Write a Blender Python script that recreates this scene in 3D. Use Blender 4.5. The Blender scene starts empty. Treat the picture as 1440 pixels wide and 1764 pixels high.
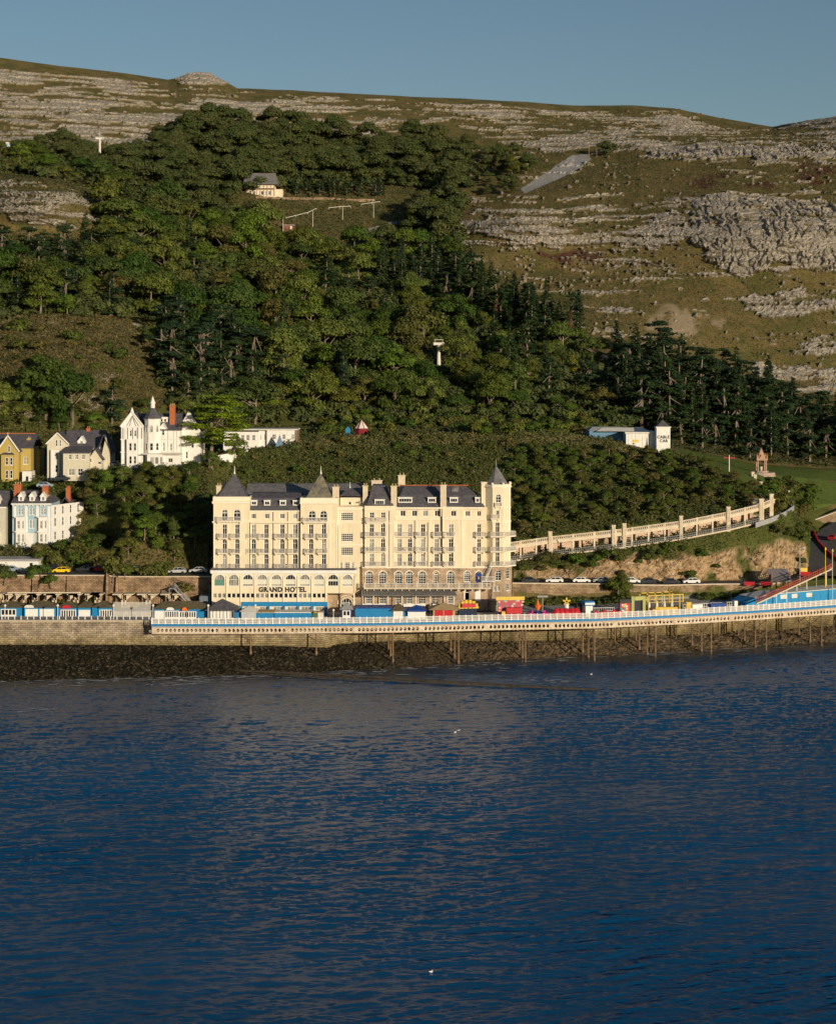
import bpy, math, random
import numpy as np
from mathutils import Vector
R = math.radians
random.seed(7)
rng = np.random.default_rng(11)
scene = bpy.context.scene
col = scene.collection

# ------------------------------------------------------------------ camera, sky, sun, exposure
F, YH, HC = 3003.0, 629.0, 67.0            # focal length and horizon row in photo pixels, camera height (m)
cam_d = bpy.data.cameras.new("camera"); cam = bpy.data.objects.new("camera", cam_d); col.objects.link(cam)
cam.location = (0, 0, HC); cam.rotation_euler = (R(90), 0, 0)
cam_d.sensor_fit = 'VERTICAL'; cam_d.sensor_height = 24; cam_d.sensor_width = 24
cam_d.lens = F / 1764 * 24; cam_d.shift_y = -(882 - YH) / 1764
cam_d.clip_start = 1; cam_d.clip_end = 9000
scene.camera = cam
SUN_AZ, SUN_EL = 33, 9.5                     # sun to the right behind the camera, low
world = bpy.data.worlds.new("World"); scene.world = world; world.use_nodes = True
wn = world.node_tree; bgn = wn.nodes['Background']
sky = wn.nodes.new('ShaderNodeTexSky'); sky.sky_type = 'NISHITA'; sky.sun_disc = False
sky.sun_elevation = R(SUN_EL); sky.sun_rotation = R(180 - SUN_AZ)
sky.altitude = 60; sky.air_density = 1.0; sky.dust_density = 0.45; sky.ozone_density = 2.2
wn.links.new(sky.outputs[0], bgn.inputs[0]); bgn.inputs[1].default_value = 0.075
sd = bpy.data.lights.new("sun", 'SUN'); sd.energy = 4.6; sd.angle = R(0.5); sd.color = (1.0, 0.84, 0.62)
sun = bpy.data.objects.new("sun", sd); col.objects.link(sun)
sv = Vector((math.sin(R(SUN_AZ)), -math.cos(R(SUN_AZ)), math.tan(R(SUN_EL)))).normalized()
sun.rotation_euler = sv.to_track_quat('Z', 'Y').to_euler(); sun.location = (200, -300, 300)
scene.view_settings.view_transform = 'Standard'; scene.view_settings.look = 'None'
scene.view_settings.exposure = 0.0; scene.view_settings.gamma = 1

def WX(px, Y): return (px - 720) * Y / F
def WZ(py, Y): return HC - (py - YH) * Y / F
def P(px, py, Y): return (WX(px, Y), Y, WZ(py, Y))

# ------------------------------------------------------------------ materials
MATS = {}
def nd(nt, t, **kw):
    n = nt.nodes.new(t)
    for k, v in kw.items(): setattr(n, k, v)
    return n
def mat(name, c, rough=.85, var=.12, scale=1.2, c2=None, spec=.25, bump=0, bscale=3, metal=0, stretch=(1,1,1), objvar=0, detail=5):
    """plain procedural surface: base colour varied by noise, optional bump"""
    if name in MATS: return MATS[name]
    m = bpy.data.materials.new(name); m.use_nodes = True; nt = m.node_tree; b = nt.nodes['Principled BSDF']
    b.inputs['Roughness'].default_value = rough; b.inputs['Metallic'].default_value = metal
    b.inputs['Specular IOR Level'].default_value = spec
    g = nd(nt, 'ShaderNodeNewGeometry'); mp = nd(nt, 'ShaderNodeMapping'); mp.inputs['Scale'].default_value = stretch
    nt.links.new(g.outputs['Position'], mp.inputs[0])
    no = nd(nt, 'ShaderNodeTexNoise'); no.inputs['Scale'].default_value = scale; no.inputs['Detail'].default_value = detail; no.inputs['Roughness'].default_value = .65
    nt.links.new(mp.outputs[0], no.inputs['Vector'])
    r = nd(nt, 'ShaderNodeValToRGB'); e = r.color_ramp.elements
    if c2 is None:
        lo = [max(0, x * (1 - var)) for x in c]; hi = [min(1, x * (1 + var)) for x in c]
    else: lo, hi = c, c2
    e[0].position = .32; e[1].position = .68
    e[0].color = (*lo, 1); e[1].color = (*hi, 1)
    nt.links.new(no.outputs[0], r.inputs[0]); out = r.outputs[0]
    if objvar:
        oi = nd(nt, 'ShaderNodeObjectInfo'); mr = nd(nt, 'ShaderNodeMapRange'); mr.inputs[3].default_value = 1 - objvar; mr.inputs[4].default_value = 1 + objvar
        nt.links.new(oi.outputs['Random'], mr.inputs[0])
        h = nd(nt, 'ShaderNodeHueSaturation'); nt.links.new(mr.outputs[0], h.inputs['Value']); nt.links.new(out, h.inputs['Color']); out = h.outputs[0]
    nt.links.new(out, b.inputs['Base Color'])
    if bump:
        n2 = nd(nt, 'ShaderNodeTexNoise'); n2.inputs['Scale'].default_value = bscale; n2.inputs['Detail'].default_value = 4
        nt.links.new(mp.outputs[0], n2.inputs['Vector'])
        bp = nd(nt, 'ShaderNodeBump'); bp.inputs['Strength'].default_value = 1; bp.inputs['Distance'].default_value = bump
        nt.links.new(n2.outputs[0], bp.inputs['Height']); nt.links.new(bp.outputs[0], b.inputs['Normal'])
    MATS[name] = m; return m
def stone(name, c, c2, mortar, bw=.7, bh=.3, bump=.05, dirt=.5):
    """coursed stone or brick wall: brick texture on world X/Z, weathered by noise"""
    m = bpy.data.materials.new(name); m.use_nodes = True; nt = m.node_tree; b = nt.nodes['Principled BSDF']
    b.inputs['Roughness'].default_value = .92; b.inputs['Specular IOR Level'].default_value = .15
    g = nd(nt, 'ShaderNodeNewGeometry'); sp = nd(nt, 'ShaderNodeSeparateXYZ'); cb = nd(nt, 'ShaderNodeCombineXYZ')
    ad = nd(nt, 'ShaderNodeMath', operation='ADD')
    nt.links.new(g.outputs['Position'], sp.inputs[0]); nt.links.new(sp.outputs[0], ad.inputs[0]); nt.links.new(sp.outputs[1], ad.inputs[1])
    nt.links.new(ad.outputs[0], cb.inputs[0]); nt.links.new(sp.outputs[2], cb.inputs[1])
    br = nd(nt, 'ShaderNodeTexBrick'); br.inputs['Scale'].default_value = 1
    br.inputs['Brick Width'].default_value = bw; br.inputs['Row Height'].default_value = bh; br.inputs['Mortar Size'].default_value = .035
    br.inputs['Color1'].default_value = (*c, 1); br.inputs['Color2'].default_value = (*c2, 1); br.inputs['Mortar'].default_value = (*mortar, 1)
    nt.links.new(cb.outputs[0], br.inputs['Vector'])
    no = nd(nt, 'ShaderNodeTexNoise'); no.inputs['Scale'].default_value = .35; no.inputs['Detail'].default_value = 8; no.inputs['Roughness'].default_value = .7
    nt.links.new(g.outputs['Position'], no.inputs['Vector'])
    mr = nd(nt, 'ShaderNodeMapRange'); mr.inputs[1].default_value = .3; mr.inputs[2].default_value = .7; mr.inputs[3].default_value = 1 - dirt; mr.inputs[4].default_value = 1 + dirt * .6
    nt.links.new(no.outputs[0], mr.inputs[0])
    mx = nd(nt, 'ShaderNodeVectorMath', operation='SCALE'); nt.links.new(br.outputs[0], mx.inputs[0]); nt.links.new(mr.outputs[0], mx.inputs['Scale'])
    nt.links.new(mx.outputs[0], b.inputs['Base Color'])
    n3 = nd(nt, 'ShaderNodeTexNoise'); n3.inputs['Scale'].default_value = 2.2; n3.inputs['Detail'].default_value = 5; nt.links.new(g.outputs['Position'], n3.inputs['Vector'])
    bp = nd(nt, 'ShaderNodeBump'); bp.inputs['Distance'].default_value = bump * 3; nt.links.new(n3.outputs[0], bp.inputs['Height'])
    bp2 = nd(nt, 'ShaderNodeBump'); bp2.inputs['Distance'].default_value = bump; bp2.invert = True; nt.links.new(br.outputs[1], bp2.inputs['Height'])
    nt.links.new(bp.outputs[0], bp2.inputs['Normal']); nt.links.new(bp2.outputs[0], b.inputs['Normal'])
    MATS[name] = m; return m
def leaf_mat(name, cols, trans=.25):
    """foliage: a different hue per tree (object random), small variation within the crown"""
    m = bpy.data.materials.new(name); m.use_nodes = True; nt = m.node_tree; b = nt.nodes['Principled BSDF']
    b.inputs['Roughness'].default_value = .7; b.inputs['Specular IOR Level'].default_value = .12
    oi = nd(nt, 'ShaderNodeObjectInfo'); r = nd(nt, 'ShaderNodeValToRGB'); cr = r.color_ramp; cr.interpolation = 'LINEAR'
    while len(cr.elements) < len(cols): cr.elements.new(.5)
    for i, c in enumerate(cols): cr.elements[i].position = i / max(1, len(cols) - 1); cr.elements[i].color = (*c, 1)
    nt.links.new(oi.outputs['Random'], r.inputs[0])
    g = nd(nt, 'ShaderNodeNewGeometry'); no = nd(nt, 'ShaderNodeTexNoise'); no.inputs['Scale'].default_value = .45; no.inputs['Detail'].default_value = 3
    nt.links.new(g.outputs['Position'], no.inputs['Vector'])
    mr = nd(nt, 'ShaderNodeMapRange'); mr.inputs[1].default_value = .3; mr.inputs[2].default_value = .7; mr.inputs[3].default_value = .65; mr.inputs[4].default_value = 1.4
    nt.links.new(no.outputs[0], mr.inputs[0])
    wn_ = nd(nt, 'ShaderNodeTexWhiteNoise'); wn_.noise_dimensions = '1D'; nt.links.new(g.outputs['Random Per Island'], wn_.inputs['W'])
    mr2 = nd(nt, 'ShaderNodeMapRange'); mr2.inputs[3].default_value = .78; mr2.inputs[4].default_value = 1.22; nt.links.new(wn_.outputs[0], mr2.inputs[0])
    mu = nd(nt, 'ShaderNodeMath', operation='MULTIPLY'); nt.links.new(mr.outputs[0], mu.inputs[0]); nt.links.new(mr2.outputs[0], mu.inputs[1])
    sc = nd(nt, 'ShaderNodeVectorMath', operation='SCALE'); nt.links.new(r.outputs[0], sc.inputs[0]); nt.links.new(mu.outputs[0], sc.inputs['Scale'])
    nt.links.new(sc.outputs[0], b.inputs['Base Color'])
    if trans:
        tr = nd(nt, 'ShaderNodeBsdfTranslucent'); nt.links.new(sc.outputs[0], tr.inputs[0]); mxs = nd(nt, 'ShaderNodeMixShader'); mxs.inputs[0].default_value = trans
        nt.links.new(b.outputs[0], mxs.inputs[1]); nt.links.new(tr.outputs[0], mxs.inputs[2]); nt.links.new(mxs.outputs[0], nt.nodes['Material Output'].inputs[0])
    MATS[name] = m; return m

M_cream = mat('cream_render', (.64,.55,.39), c2=(.76,.67,.49), scale=.55, rough=.9, stretch=(2.2,2.2,.35), detail=7)
M_cream2 = mat('cream_trim', (.76,.69,.54), var=.05, scale=.7)
M_white = mat('white_paint', (.66,.65,.61), c2=(.77,.76,.72), scale=.9, detail=8, rough=.6)
M_offwhite = mat('weathered_white', (.62,.60,.54), var=.12, scale=.9)
M_glass = mat('window_glass', (.012,.015,.02), rough=.12, var=.5, scale=.6, spec=.5)
M_glassc = mat('curtained_glass', (.10,.10,.09), c2=(.35,.34,.30), rough=.3, scale=.7, spec=.4)
M_blind = mat('pale_blind', (.62,.62,.52), var=.05)
M_slate = mat('slate', (.055,.052,.066), c2=(.12,.115,.125), rough=.75, scale=1.1, bump=.03, bscale=6, stretch=(1,1,2.5))
M_slatem = mat('mossy_slate', (.07,.07,.08), c2=(.25,.22,.13), rough=.85, scale=.8, bump=.03, bscale=6)
M_slateg = mat('grey_slate', (.10,.10,.11), c2=(.21,.20,.19), rough=.8, scale=.9, bump=.03, bscale=5)
M_lead = mat('grey_metal', (.30,.30,.30), var=.1, rough=.5)
M_rail = mat('rail_grey', (.55,.53,.50), var=.1, rough=.6)
M_dark = mat('dark_iron', (.03,.03,.032), var=.2, rough=.6)
M_wood = mat('weathered_timber', (.16,.10,.06), c2=(.28,.20,.13), scale=2)
M_blue = mat('blue_paint', (.015,.19,.42), var=.10, rough=.5, scale=1)
M_blued = mat('dark_blue_paint', (.01,.05,.25), var=.15, rough=.5)
M_red = mat('red_paint', (.45,.02,.03), var=.15, rough=.45)
M_yellow = mat('yellow_paint', (.66,.46,.08), var=.1, rough=.5)
M_olive = mat('olive_felt_roof', (.07,.06,.03), c2=(.15,.12,.07), scale=1.5)
M_tan = mat('tan_canvas', (.42,.30,.16), var=.15)
M_stoneb = stone('brown_stone', (.60,.45,.31), (.44,.32,.22), (.34,.26,.18), .6, .28)
M_wallS = stone('tan_rubble_wall', (.40,.29,.18), (.30,.21,.13), (.16,.12,.08), .8, .35, .08, .7)
M_seawall = stone('sea_wall_stone', (.40,.32,.22), (.27,.21,.14), (.14,.11,.08), 1.1, .5, .10, .6)
M_conc = mat('pale_concrete', (.50,.42,.30), c2=(.66,.57,.43), scale=.9, bump=.02)
M_rust = mat('cream_iron_weathered', (.44,.31,.20), c2=(.66,.60,.49), scale=.7, detail=9)
M_leg = mat('rusty_leg_iron', (.13,.08,.05), c2=(.26,.18,.11), scale=1.5)
M_asph = mat('asphalt', (.05,.05,.052), c2=(.085,.082,.08), scale=1.4)
M_pave = mat('promenade_paving', (.20,.17,.14), c2=(.32,.28,.23), scale=1)
M_brick = mat('red_brick', (.33,.09,.035), c2=(.42,.15,.06), scale=2)
M_trunk = mat('bark', (.10,.08,.06), c2=(.26,.21,.16), scale=1.4)
M_broad = leaf_mat('broad_leaf', [(.055,.10,.015),(.125,.13,.025),(.04,.08,.016),(.105,.165,.022),(.125,.11,.032),(.06,.105,.026),(.15,.18,.038),(.045,.075,.02)])
M_pine = leaf_mat('pine_needle', [(.020,.042,.015),(.032,.058,.018),(.024,.046,.024),(.042,.066,.020)], .1)
M_shrub = leaf_mat('shrub_leaf', [(.10,.11,.025),(.07,.12,.018),(.14,.12,.038),(.06,.085,.02),(.13,.165,.025)])

# ------------------------------------------------------------------ mesh and object helpers
ORG = {}
def tag(o, label=None, cat=None, group=None, kind=None):
    for k, v in (('label', label), ('category', cat), ('group', group), ('kind', kind)):
        if v: o[k] = v
    return o
def thing(name, label, cat, loc, group=None):
    o = bpy.data.objects.new(name, None); col.objects.link(o); o.location = loc; o.empty_display_size = .5
    ORG[o.name] = Vector(loc); return tag(o, label, cat, group)
class MB:
    def __init__(s): s.v = []; s.f = []; s.m = []
    def add(s, vs, fs, mi=0):
        n = len(s.v); s.v += [tuple(p) for p in vs]; s.f += [tuple(n + i for i in f) for f in fs]; s.m += [mi] * len(fs); return s
    def box(s, x0, x1, y0, y1, z0, z1, mi=0):
        return s.add([(x0,y0,z0),(x1,y0,z0),(x1,y1,z0),(x0,y1,z0),(x0,y0,z1),(x1,y0,z1),(x1,y1,z1),(x0,y1,z1)],
                     [(0,3,2,1),(4,5,6,7),(0,1,5,4),(1,2,6,5),(2,3,7,6),(3,0,4,7)], mi)
    def quad(s, a, b, c, d, mi=0): return s.add([a,b,c,d], [(0,1,2,3)], mi)
    def frustum(s, b, z0, t, z1, mi=0):
        """b,t = (x0,x1,y0,y1)"""
        return s.add([(b[0],b[2],z0),(b[1],b[2],z0),(b[1],b[3],z0),(b[0],b[3],z0),(t[0],t[2],z1),(t[1],t[2],z1),(t[1],t[3],z1),(t[0],t[3],z1)],
                     [(0,3,2,1),(4,5,6,7),(0,1,5,4),(1,2,6,5),(2,3,7,6),(3,0,4,7)], mi)
    def prism(s, poly, z0, z1, mi=0, top=None):
        n = len(poly); tp = top or poly
        vs = [(x,y,z0) for x,y in poly] + [(x,y,z1) for x,y in tp]
        return s.add(vs, [tuple(range(n-1,-1,-1)), tuple(range(n,2*n))] + [(i,(i+1)%n,n+(i+1)%n,n+i) for i in range(n)], mi)
    def cone(s, poly, z0, apex, mi=0):
        n = len(poly); return s.add([(x,y,z0) for x,y in poly] + [apex], [tuple(range(n-1,-1,-1))] + [(i,(i+1)%n,n) for i in range(n)], mi)
    def cyl(s, x, y, z0, z1, r0, r1=None, n=8, mi=0):
        r1 = r0 if r1 is None else r1
        a = [(math.cos(2*math.pi*k/n), math.sin(2*math.pi*k/n)) for k in range(n)]
        return s.prism([(x+r0*c,y+r0*q) for c,q in a], z0, z1, mi, [(x+r1*c,y+r1*q) for c,q in a])
    def bar(s, p, q, w, mi=0, h=None, r2=None):
        p = Vector(p); q = Vector(q); d = (q-p).normalized(); up = Vector((0,0,1)) if abs(d.z) < .95 else Vector((1,0,0))
        a = d.cross(up).normalized(); b = a.cross(d); h = w if h is None else h; k = (r2/w) if r2 else 1
        vs = [p + a*i*w/2 + b*j*h/2 for i,j in ((-1,-1),(1,-1),(1,1),(-1,1))] + [q + (a*i*w/2 + b*j*h/2)*k for i,j in ((-1,-1),(1,-1),(1,1),(-1,1))]
        return s.add(vs, [(0,3,2,1),(4,5,6,7),(0,1,5,4),(1,2,6,5),(2,3,7,6),(3,0,4,7)], mi)
    def build(s, name, mats, parent=None, loc=None, smooth=False):
        if not isinstance(mats, (list, tuple)): mats = [mats]
        me = bpy.data.meshes.new(name)
        off = ORG.get(parent.name, Vector()) if parent else Vector(loc or (0,0,0))
        me.from_pydata([(p[0]-off.x, p[1]-off.y, p[2]-off.z) for p in s.v], [], s.f)
        for m in mats: me.materials.append(m)
        if len(mats) > 1: me.polygons.foreach_set('material_index', s.m)
        if smooth: me.polygons.foreach_set('use_smooth', [True]*len(s.f))
        me.update(); o = bpy.data.objects.new(name, me); col.objects.link(o)
        if parent: o.parent = parent; ORG[o.name] = off
        else: o.location = off; ORG[o.name] = off
        return o
def one(mb, name, mats, label, cat, loc=None, group=None):
    """single-mesh thing with its origin at its base"""
    if loc is None:
        xs = [p[0] for p in mb.v]; ys = [p[1] for p in mb.v]; loc = (sum(xs)/len(xs), sum(ys)/len(ys), min(p[2] for p in mb.v))
    return tag(mb.build(name, mats, None, loc), label, cat, group)
def copy_tree(o, parent=None):
    c = o.copy(); col.objects.link(c); c.parent = parent
    for ch in list(o.children): copy_tree(ch, c)
    return c
def np_mesh(name, verts, quads, mats, smooth=False):
    me = bpy.data.meshes.new(name); nv = len(verts); nq = len(quads)
    me.vertices.add(nv); me.vertices.foreach_set('co', np.asarray(verts, np.float32).ravel())
    me.loops.add(nq*4); me.loops.foreach_set('vertex_index', np.asarray(quads, np.int32).ravel())
    me.polygons.add(nq); me.polygons.foreach_set('loop_start', np.arange(0, nq*4, 4, dtype=np.int32))
    me.polygons.foreach_set('use_smooth', np.full(nq, smooth)); 
    for m in (mats if isinstance(mats, (list, tuple)) else [mats]): me.materials.append(m)
    me.update(); me.validate(); return me

# ------------------------------------------------------------------ numpy noise
def h2(ix, iy, s):
    n = (ix.astype(np.int64)*374761393 + iy.astype(np.int64)*668265263 + s*1442695041) & 0xffffffff
    n = ((n ^ (n >> 13)) * 1274126177) & 0xffffffff; n = (n ^ (n >> 16)); n = (n*2246822519) & 0xffffffff
    return ((n ^ (n >> 15)) & 0xffffff) / float(0xffffff)
def vn(x, y, s=0):
    ix = np.floor(x); iy = np.floor(y); fx = x-ix; fy = y-iy; fx = fx*fx*(3-2*fx); fy = fy*fy*(3-2*fy)
    a = h2(ix,iy,s); b = h2(ix+1,iy,s); c = h2(ix,iy+1,s); d = h2(ix+1,iy+1,s)
    return a+(b-a)*fx+(c-a)*fy+(a-b-c+d)*fx*fy
def fbm(x, y, s=0, o=4, g=.5):
    t = 0; a = 1; w = 0
    for i in range(o): t = t + a*vn(x*2**i, y*2**i, s+i*17); w += a; a *= g
    return t/w
def cell(x, y, s=0):
    ix = np.floor(x); iy = np.floor(y); f1 = np.full(x.shape, 9.); f2 = np.full(x.shape, 9.); rid = np.zeros(x.shape)
    for dx in (-1,0,1):
        for dy in (-1,0,1):
            cx = ix+dx; cy = iy+dy; d = np.hypot(cx+h2(cx,cy,s)-x, cy+h2(cx,cy,s+5)-y); r = h2(cx,cy,s+9)
            m = d < f1; f2 = np.where(m, f1, np.minimum(f2, d)); rid = np.where(m, r, rid); f1 = np.where(m, d, f1)
    return f1, f2, rid
def sst(a, b, x): t = np.clip((x-a)/(b-a), 0, 1); return t*t*(3-2*t)
def inpoly(px, py, poly):
    r = np.zeros(np.broadcast(px, py).shape, bool); n = len(poly); j = n-1
    for i in range(n):
        xi, yi = poly[i]; xj, yj = poly[j]
        if yi != yj: r ^= ((yi > py) != (yj > py)) & (px < (xj-xi)*(py-yi)/(yj-yi)+xi)
        j = i
    return r
# ------------------------------------------------------------------ terrain: ruled between surveyed lines, then relief
# each line: [(photo column, value, distance)], value = photo row unless kind 'z' (height in metres)
def LN(kind, pts, w=0.0, sub=None): return (kind, pts, w, sub)
WL = [(-260,1182),(0,1174),(200,1168),(370,1163),(500,1160),(640,1154),(700,1150),(800,1142),(900,1135),(1000,1130),(1100,1126),(1200,1120),(1300,1113),(1440,1106),(1700,1096)]
def waterY(px): py = np.interp(px, [p[0] for p in WL], [p[1] for p in WL]); return HC*F/(py-YH)
SW = [(-260,391,4.2,9.5),(0,391,4.4,9.5),(262,391,4.2,9.5),(268,391,4.2,8.9),(555,391.5,3.7,8.9),(620,402,3.0,8.8),(800,408,2.6,8.8),(1000,411,2.6,8.8),(1200,420,2.4,8.8),(1440,436,1.9,8.8),(1700,452,1.5,8.8)]
def swi(px, k): return np.interp(px, [p[0] for p in SW], [p[k] for p in SW])
SKYL = [(-260,92,1020),(-100,95,1050),(0,100,1050),(100,113,1060),(200,125,1070),(290,137,1090),(305,134,1090),(325,127,1090),(345,125,1090),(365,128,1090),(385,139,1090),(410,152,1095),(500,155,1100),(600,161,1100),(700,167,1100),(800,170,1100),(870,174,1100),(1000,182,1100),(1090,181,1100),(1160,186,1090),(1240,203,1080),(1330,218,1060),(1380,210,1020),(1440,202,1000),(1700,190,960)]
# seaside lines (Y, Z)
lines = [
 LN('z', [(-260,-6,330),(1700,-6,380)], 0, 2),
 LN('w', [(p[0],0,0) for p in WL], 0, 6),
 LN('z', [(p[0],p[2],p[1]+.6) for p in SW], .4, 26),
 LN('z', [(p[0],p[3]-.15,p[1]+.9) for p in SW], 0, 1),
 LN('z', [(-260,9.35,411.5),(360,9.35,411.5),(372,9.2,440),(876,9.2,440),(884,9.1,423.6),(1050,9.1,426.6),(1150,9.1,430.6),(1300,9.1,439.6),(1440,9.6,446),(1700,10,456)], 0, 3),
 LN('z', [(-260,17.2,411.8),(360,17.2,411.8),(372,20,442),(876,20,442),(884,13.4,424),(1050,12.9,427),(1150,12.1,431),(1300,11.3,440),(1360,11.4,444),(1440,12,450),(1700,12,460)], .15, 3),
 LN('z', [(-260,17.4,423),(360,17.5,423),(372,21,446),(876,21,446),(884,13.6,432),(1050,13.2,435),(1150,12.4,440),(1300,11.8,449),(1385,12.4,455),(1400,12.4,462),(1440,12.8,470),(1700,20,500)], .1, 4),
 LN('z', [(-260,20.5,431),(200,20.5,431),(212,23,427),(360,24.5,427),(372,24,450),(876,24,450),(886,16.4,436.5),(1000,17.3,439),(1150,17.2,443),(1250,18.6,450),(1350,21.5,458),(1384,21,460),(1400,14.5,475),(1440,15,485),(1700,24,510)], .8, 16),
 LN('z', [(-260,21,446),(195,21,446),(215,25,437),(300,27,440),(360,28,440),(372,28,460),(876,28,460),(886,17.8,441),(960,19.2,443.5),(1060,20.4,446.5),(1180,22.6,450),(1280,25.2,454),(1345,27.5,459),(1362,28,464),(1388,19.5,478),(1440,17,492),(1700,27,520)], .5, 12),
 LN('z', [(-260,21.5,450),(195,21.5,450),(215,26,442),(300,28,444),(360,29,444),(372,29,464),(876,29,464),(886,18,446),(960,19.4,448.5),(1060,20.6,451.5),(1180,22.8,455),(1280,25.4,459),(1345,28,466),(1362,28.5,470),(1388,21,482),(1440,17.5,494),(1700,28,520)], 0, 2),
 LN('z', [(-260,28,460),(100,28,462),(140,27,452),(215,30,448),(300,32,449),(360,33,449),(372,32,466),(876,32,466),(886,22,447),(960,23.4,449.5),(1060,24.6,452.5),(1180,26.8,456),(1280,29.3,460),(1345,29,468),(1362,29,474),(1388,23.5,488),(1440,20,500),(1700,30,525)], .3, 5),
 # shoulder of the wooded knoll with the houses on the left
 LN('p', [(-260,830,474),(0,830,473),(70,828,473),(90,822,473),(190,818,470),(205,803,466),(330,803,466),(400,785,478),(520,764,496),(600,751,500),(700,748,500),(860,749,500),(1000,753,500),(1080,768,496),(1160,790,489),(1220,806,483),(1270,826,477),(1300,846,472),(1335,868,478),(1390,870,500),(1440,868,512),(1700,850,540)], .5, 45),
 LN('z', [(-260,36,500),(70,36,500),(190,38,500),(205,39.7,494),(330,39.7,494),(400,42,510),(520,44.5,530),(700,46,545),(1000,45.5,545),(1080,43,540),(1160,41,525),(1220,38.5,515),(1300,35.5,510),(1440,31,540),(1700,31,560)], .3, 5),
 LN('p', [(-260,740,520),(0,740,520),(200,745,520),(330,745,525),(420,735,545),(560,728,565),(760,725,568),(1000,728,570),(1160,765,560),(1300,800,560),(1440,808,570),(1700,800,590)], 1, 6),
 LN('p', [(-260,690,528),(0,690,528),(200,690,530),(330,690,548),(560,690,585),(900,690,592),(1100,700,595),(1300,740,600),(1440,750,610),(1700,740,620)], 2.2, 30),
 LN('p', [(-260,550,590),(0,550,585),(90,548,590),(200,548,592),(350,560,640),(560,560,680),(900,570,690),(1100,580,690),(1300,640,690),(1440,665,690),(1700,650,690)], 2.2, 70),
 LN('p', [(-260,460,660),(0,460,650),(200,460,660),(400,460,720),(600,465,760),(900,470,765),(1100,470,755),(1250,480,745),(1440,500,735),(1700,500,730)], 2.2, 60),
 LN('p', [(-260,392,705),(0,392,700),(170,396,705),(250,392,760),(600,395,820),(720,400,825),(780,405,800),(820,400,785),(1100,400,785),(1200,400,770),(1440,400,765),(1700,400,760)], 2, 50),
 LN('p', [(-260,300,735),(0,302,730),(100,318,722),(165,345,718),(185,330,790),(300,300,850),(600,300,900),(760,335,880),(820,345,845),(900,336,850),(1100,320,850),(1200,330,820),(1440,330,820),(1700,330,820)], 2, 60),
 LN('p', [(-260,240,870),(0,245,870),(300,240,910),(600,250,960),(900,262,960),(1000,262,940),(1060,262,930),(1100,255,925),(1440,250,900),(1700,245,900)], 2, 50),
 LN('p', [(-260,170,960),(0,175,960),(300,185,990),(600,200,1030),(900,215,1030),(1000,222,1020),(1150,225,1010),(1240,230,1000),(1330,236,985),(1440,230,950),(1700,220,930)], 2, 45),
 LN('p', SKYL, .8, 50),
 LN('s', [(-260,0,0)], 0, 3),
]
cols_px = np.unique(np.concatenate([np.arange(-260,-10,10.), np.arange(-10,1452,1.9), np.arange(1452,1701,10.)]))
NC = len(cols_px)
LY, LZ, LW, LS = [], [], [], []
for kind, pts, w, sub in lines:
    xs = [p[0] for p in pts]; a = np.interp(cols_px, xs, [p[1] for p in pts]); b = np.interp(cols_px, xs, [p[2] for p in pts])
    if kind == 'z': Y = b; Z = a
    elif kind == 'w': Y = waterY(cols_px); Z = np.zeros(NC)
    elif kind == 'p': Y = b; Z = HC - (a-YH)*b/F
    else: Y = LY[-1] + 260; Z = LZ[-1] - 45
    LY.append(Y); LZ.append(Z); LW.append(w); LS.append(sub)
rowY, rowZ, rowW = [LY[0]], [LZ[0]], [0.]
for k in range(1, len(lines)):
    n = LS[k]
    for i in range(1, n+1):
        t = i/n; rowY.append(LY[k-1]*(1-t)+LY[k]*t); rowZ.append(LZ[k-1]*(1-t)+LZ[k]*t); rowW.append(LW[k-1]*(1-t)+LW[k]*t)
TY = np.array(rowY); TZ = np.array(rowZ); TW = np.array(rowW)[:, None]*np.ones(NC); PX = np.tile(cols_px, (len(TY), 1))
NR = len(TY)
# round the joints between the natural lines
nat = np.array(rowW) > .9
r0 = int(np.argmax(np.array(rowW) >= 1.9))
for _ in range(60):
    s = TZ.copy(); s[1:-1] = (TZ[:-2]+2*TZ[1:-1]+TZ[2:])/4; TZ[r0:-60] = s[r0:-60]
    s = TY.copy(); s[1:-1] = (TY[:-2]+2*TY[1:-1]+TY[2:])/4; TY[r0:-60] = s[r0:-60]
PYv = YH - (TZ-HC)*F/TY
wc = sst(r0-12, r0+25, np.arange(NR))[:,None]*np.ones(NC)
xs_ = np.arange(-260, 1701, 5.); kern = np.exp(-.5*(np.arange(-30,31)/12.)**2); kern /= kern.sum()
for k in range(r0-12, NR):
    yy = np.interp(xs_, cols_px, TY[k]); yy = np.convolve(np.pad(yy, 30, 'edge'), kern, 'valid'); TY[k] = TY[k]*(1-wc[k]) + np.interp(cols_px, xs_, yy)*wc[k]
for cx_, cy_, rx_, ry_, am in ((70,350,120,38,26),(120,622,150,62,24),(1330,400,170,60,14),(900,385,110,40,12)):
    TY = TY - am*np.exp(-((PX-cx_)/rx_)**2-((PYv-cy_)/ry_)**2)*(TY > 500)
TZ = HC - (PYv-YH)*TY/F
TX = (PX-720)*TY/F

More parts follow.
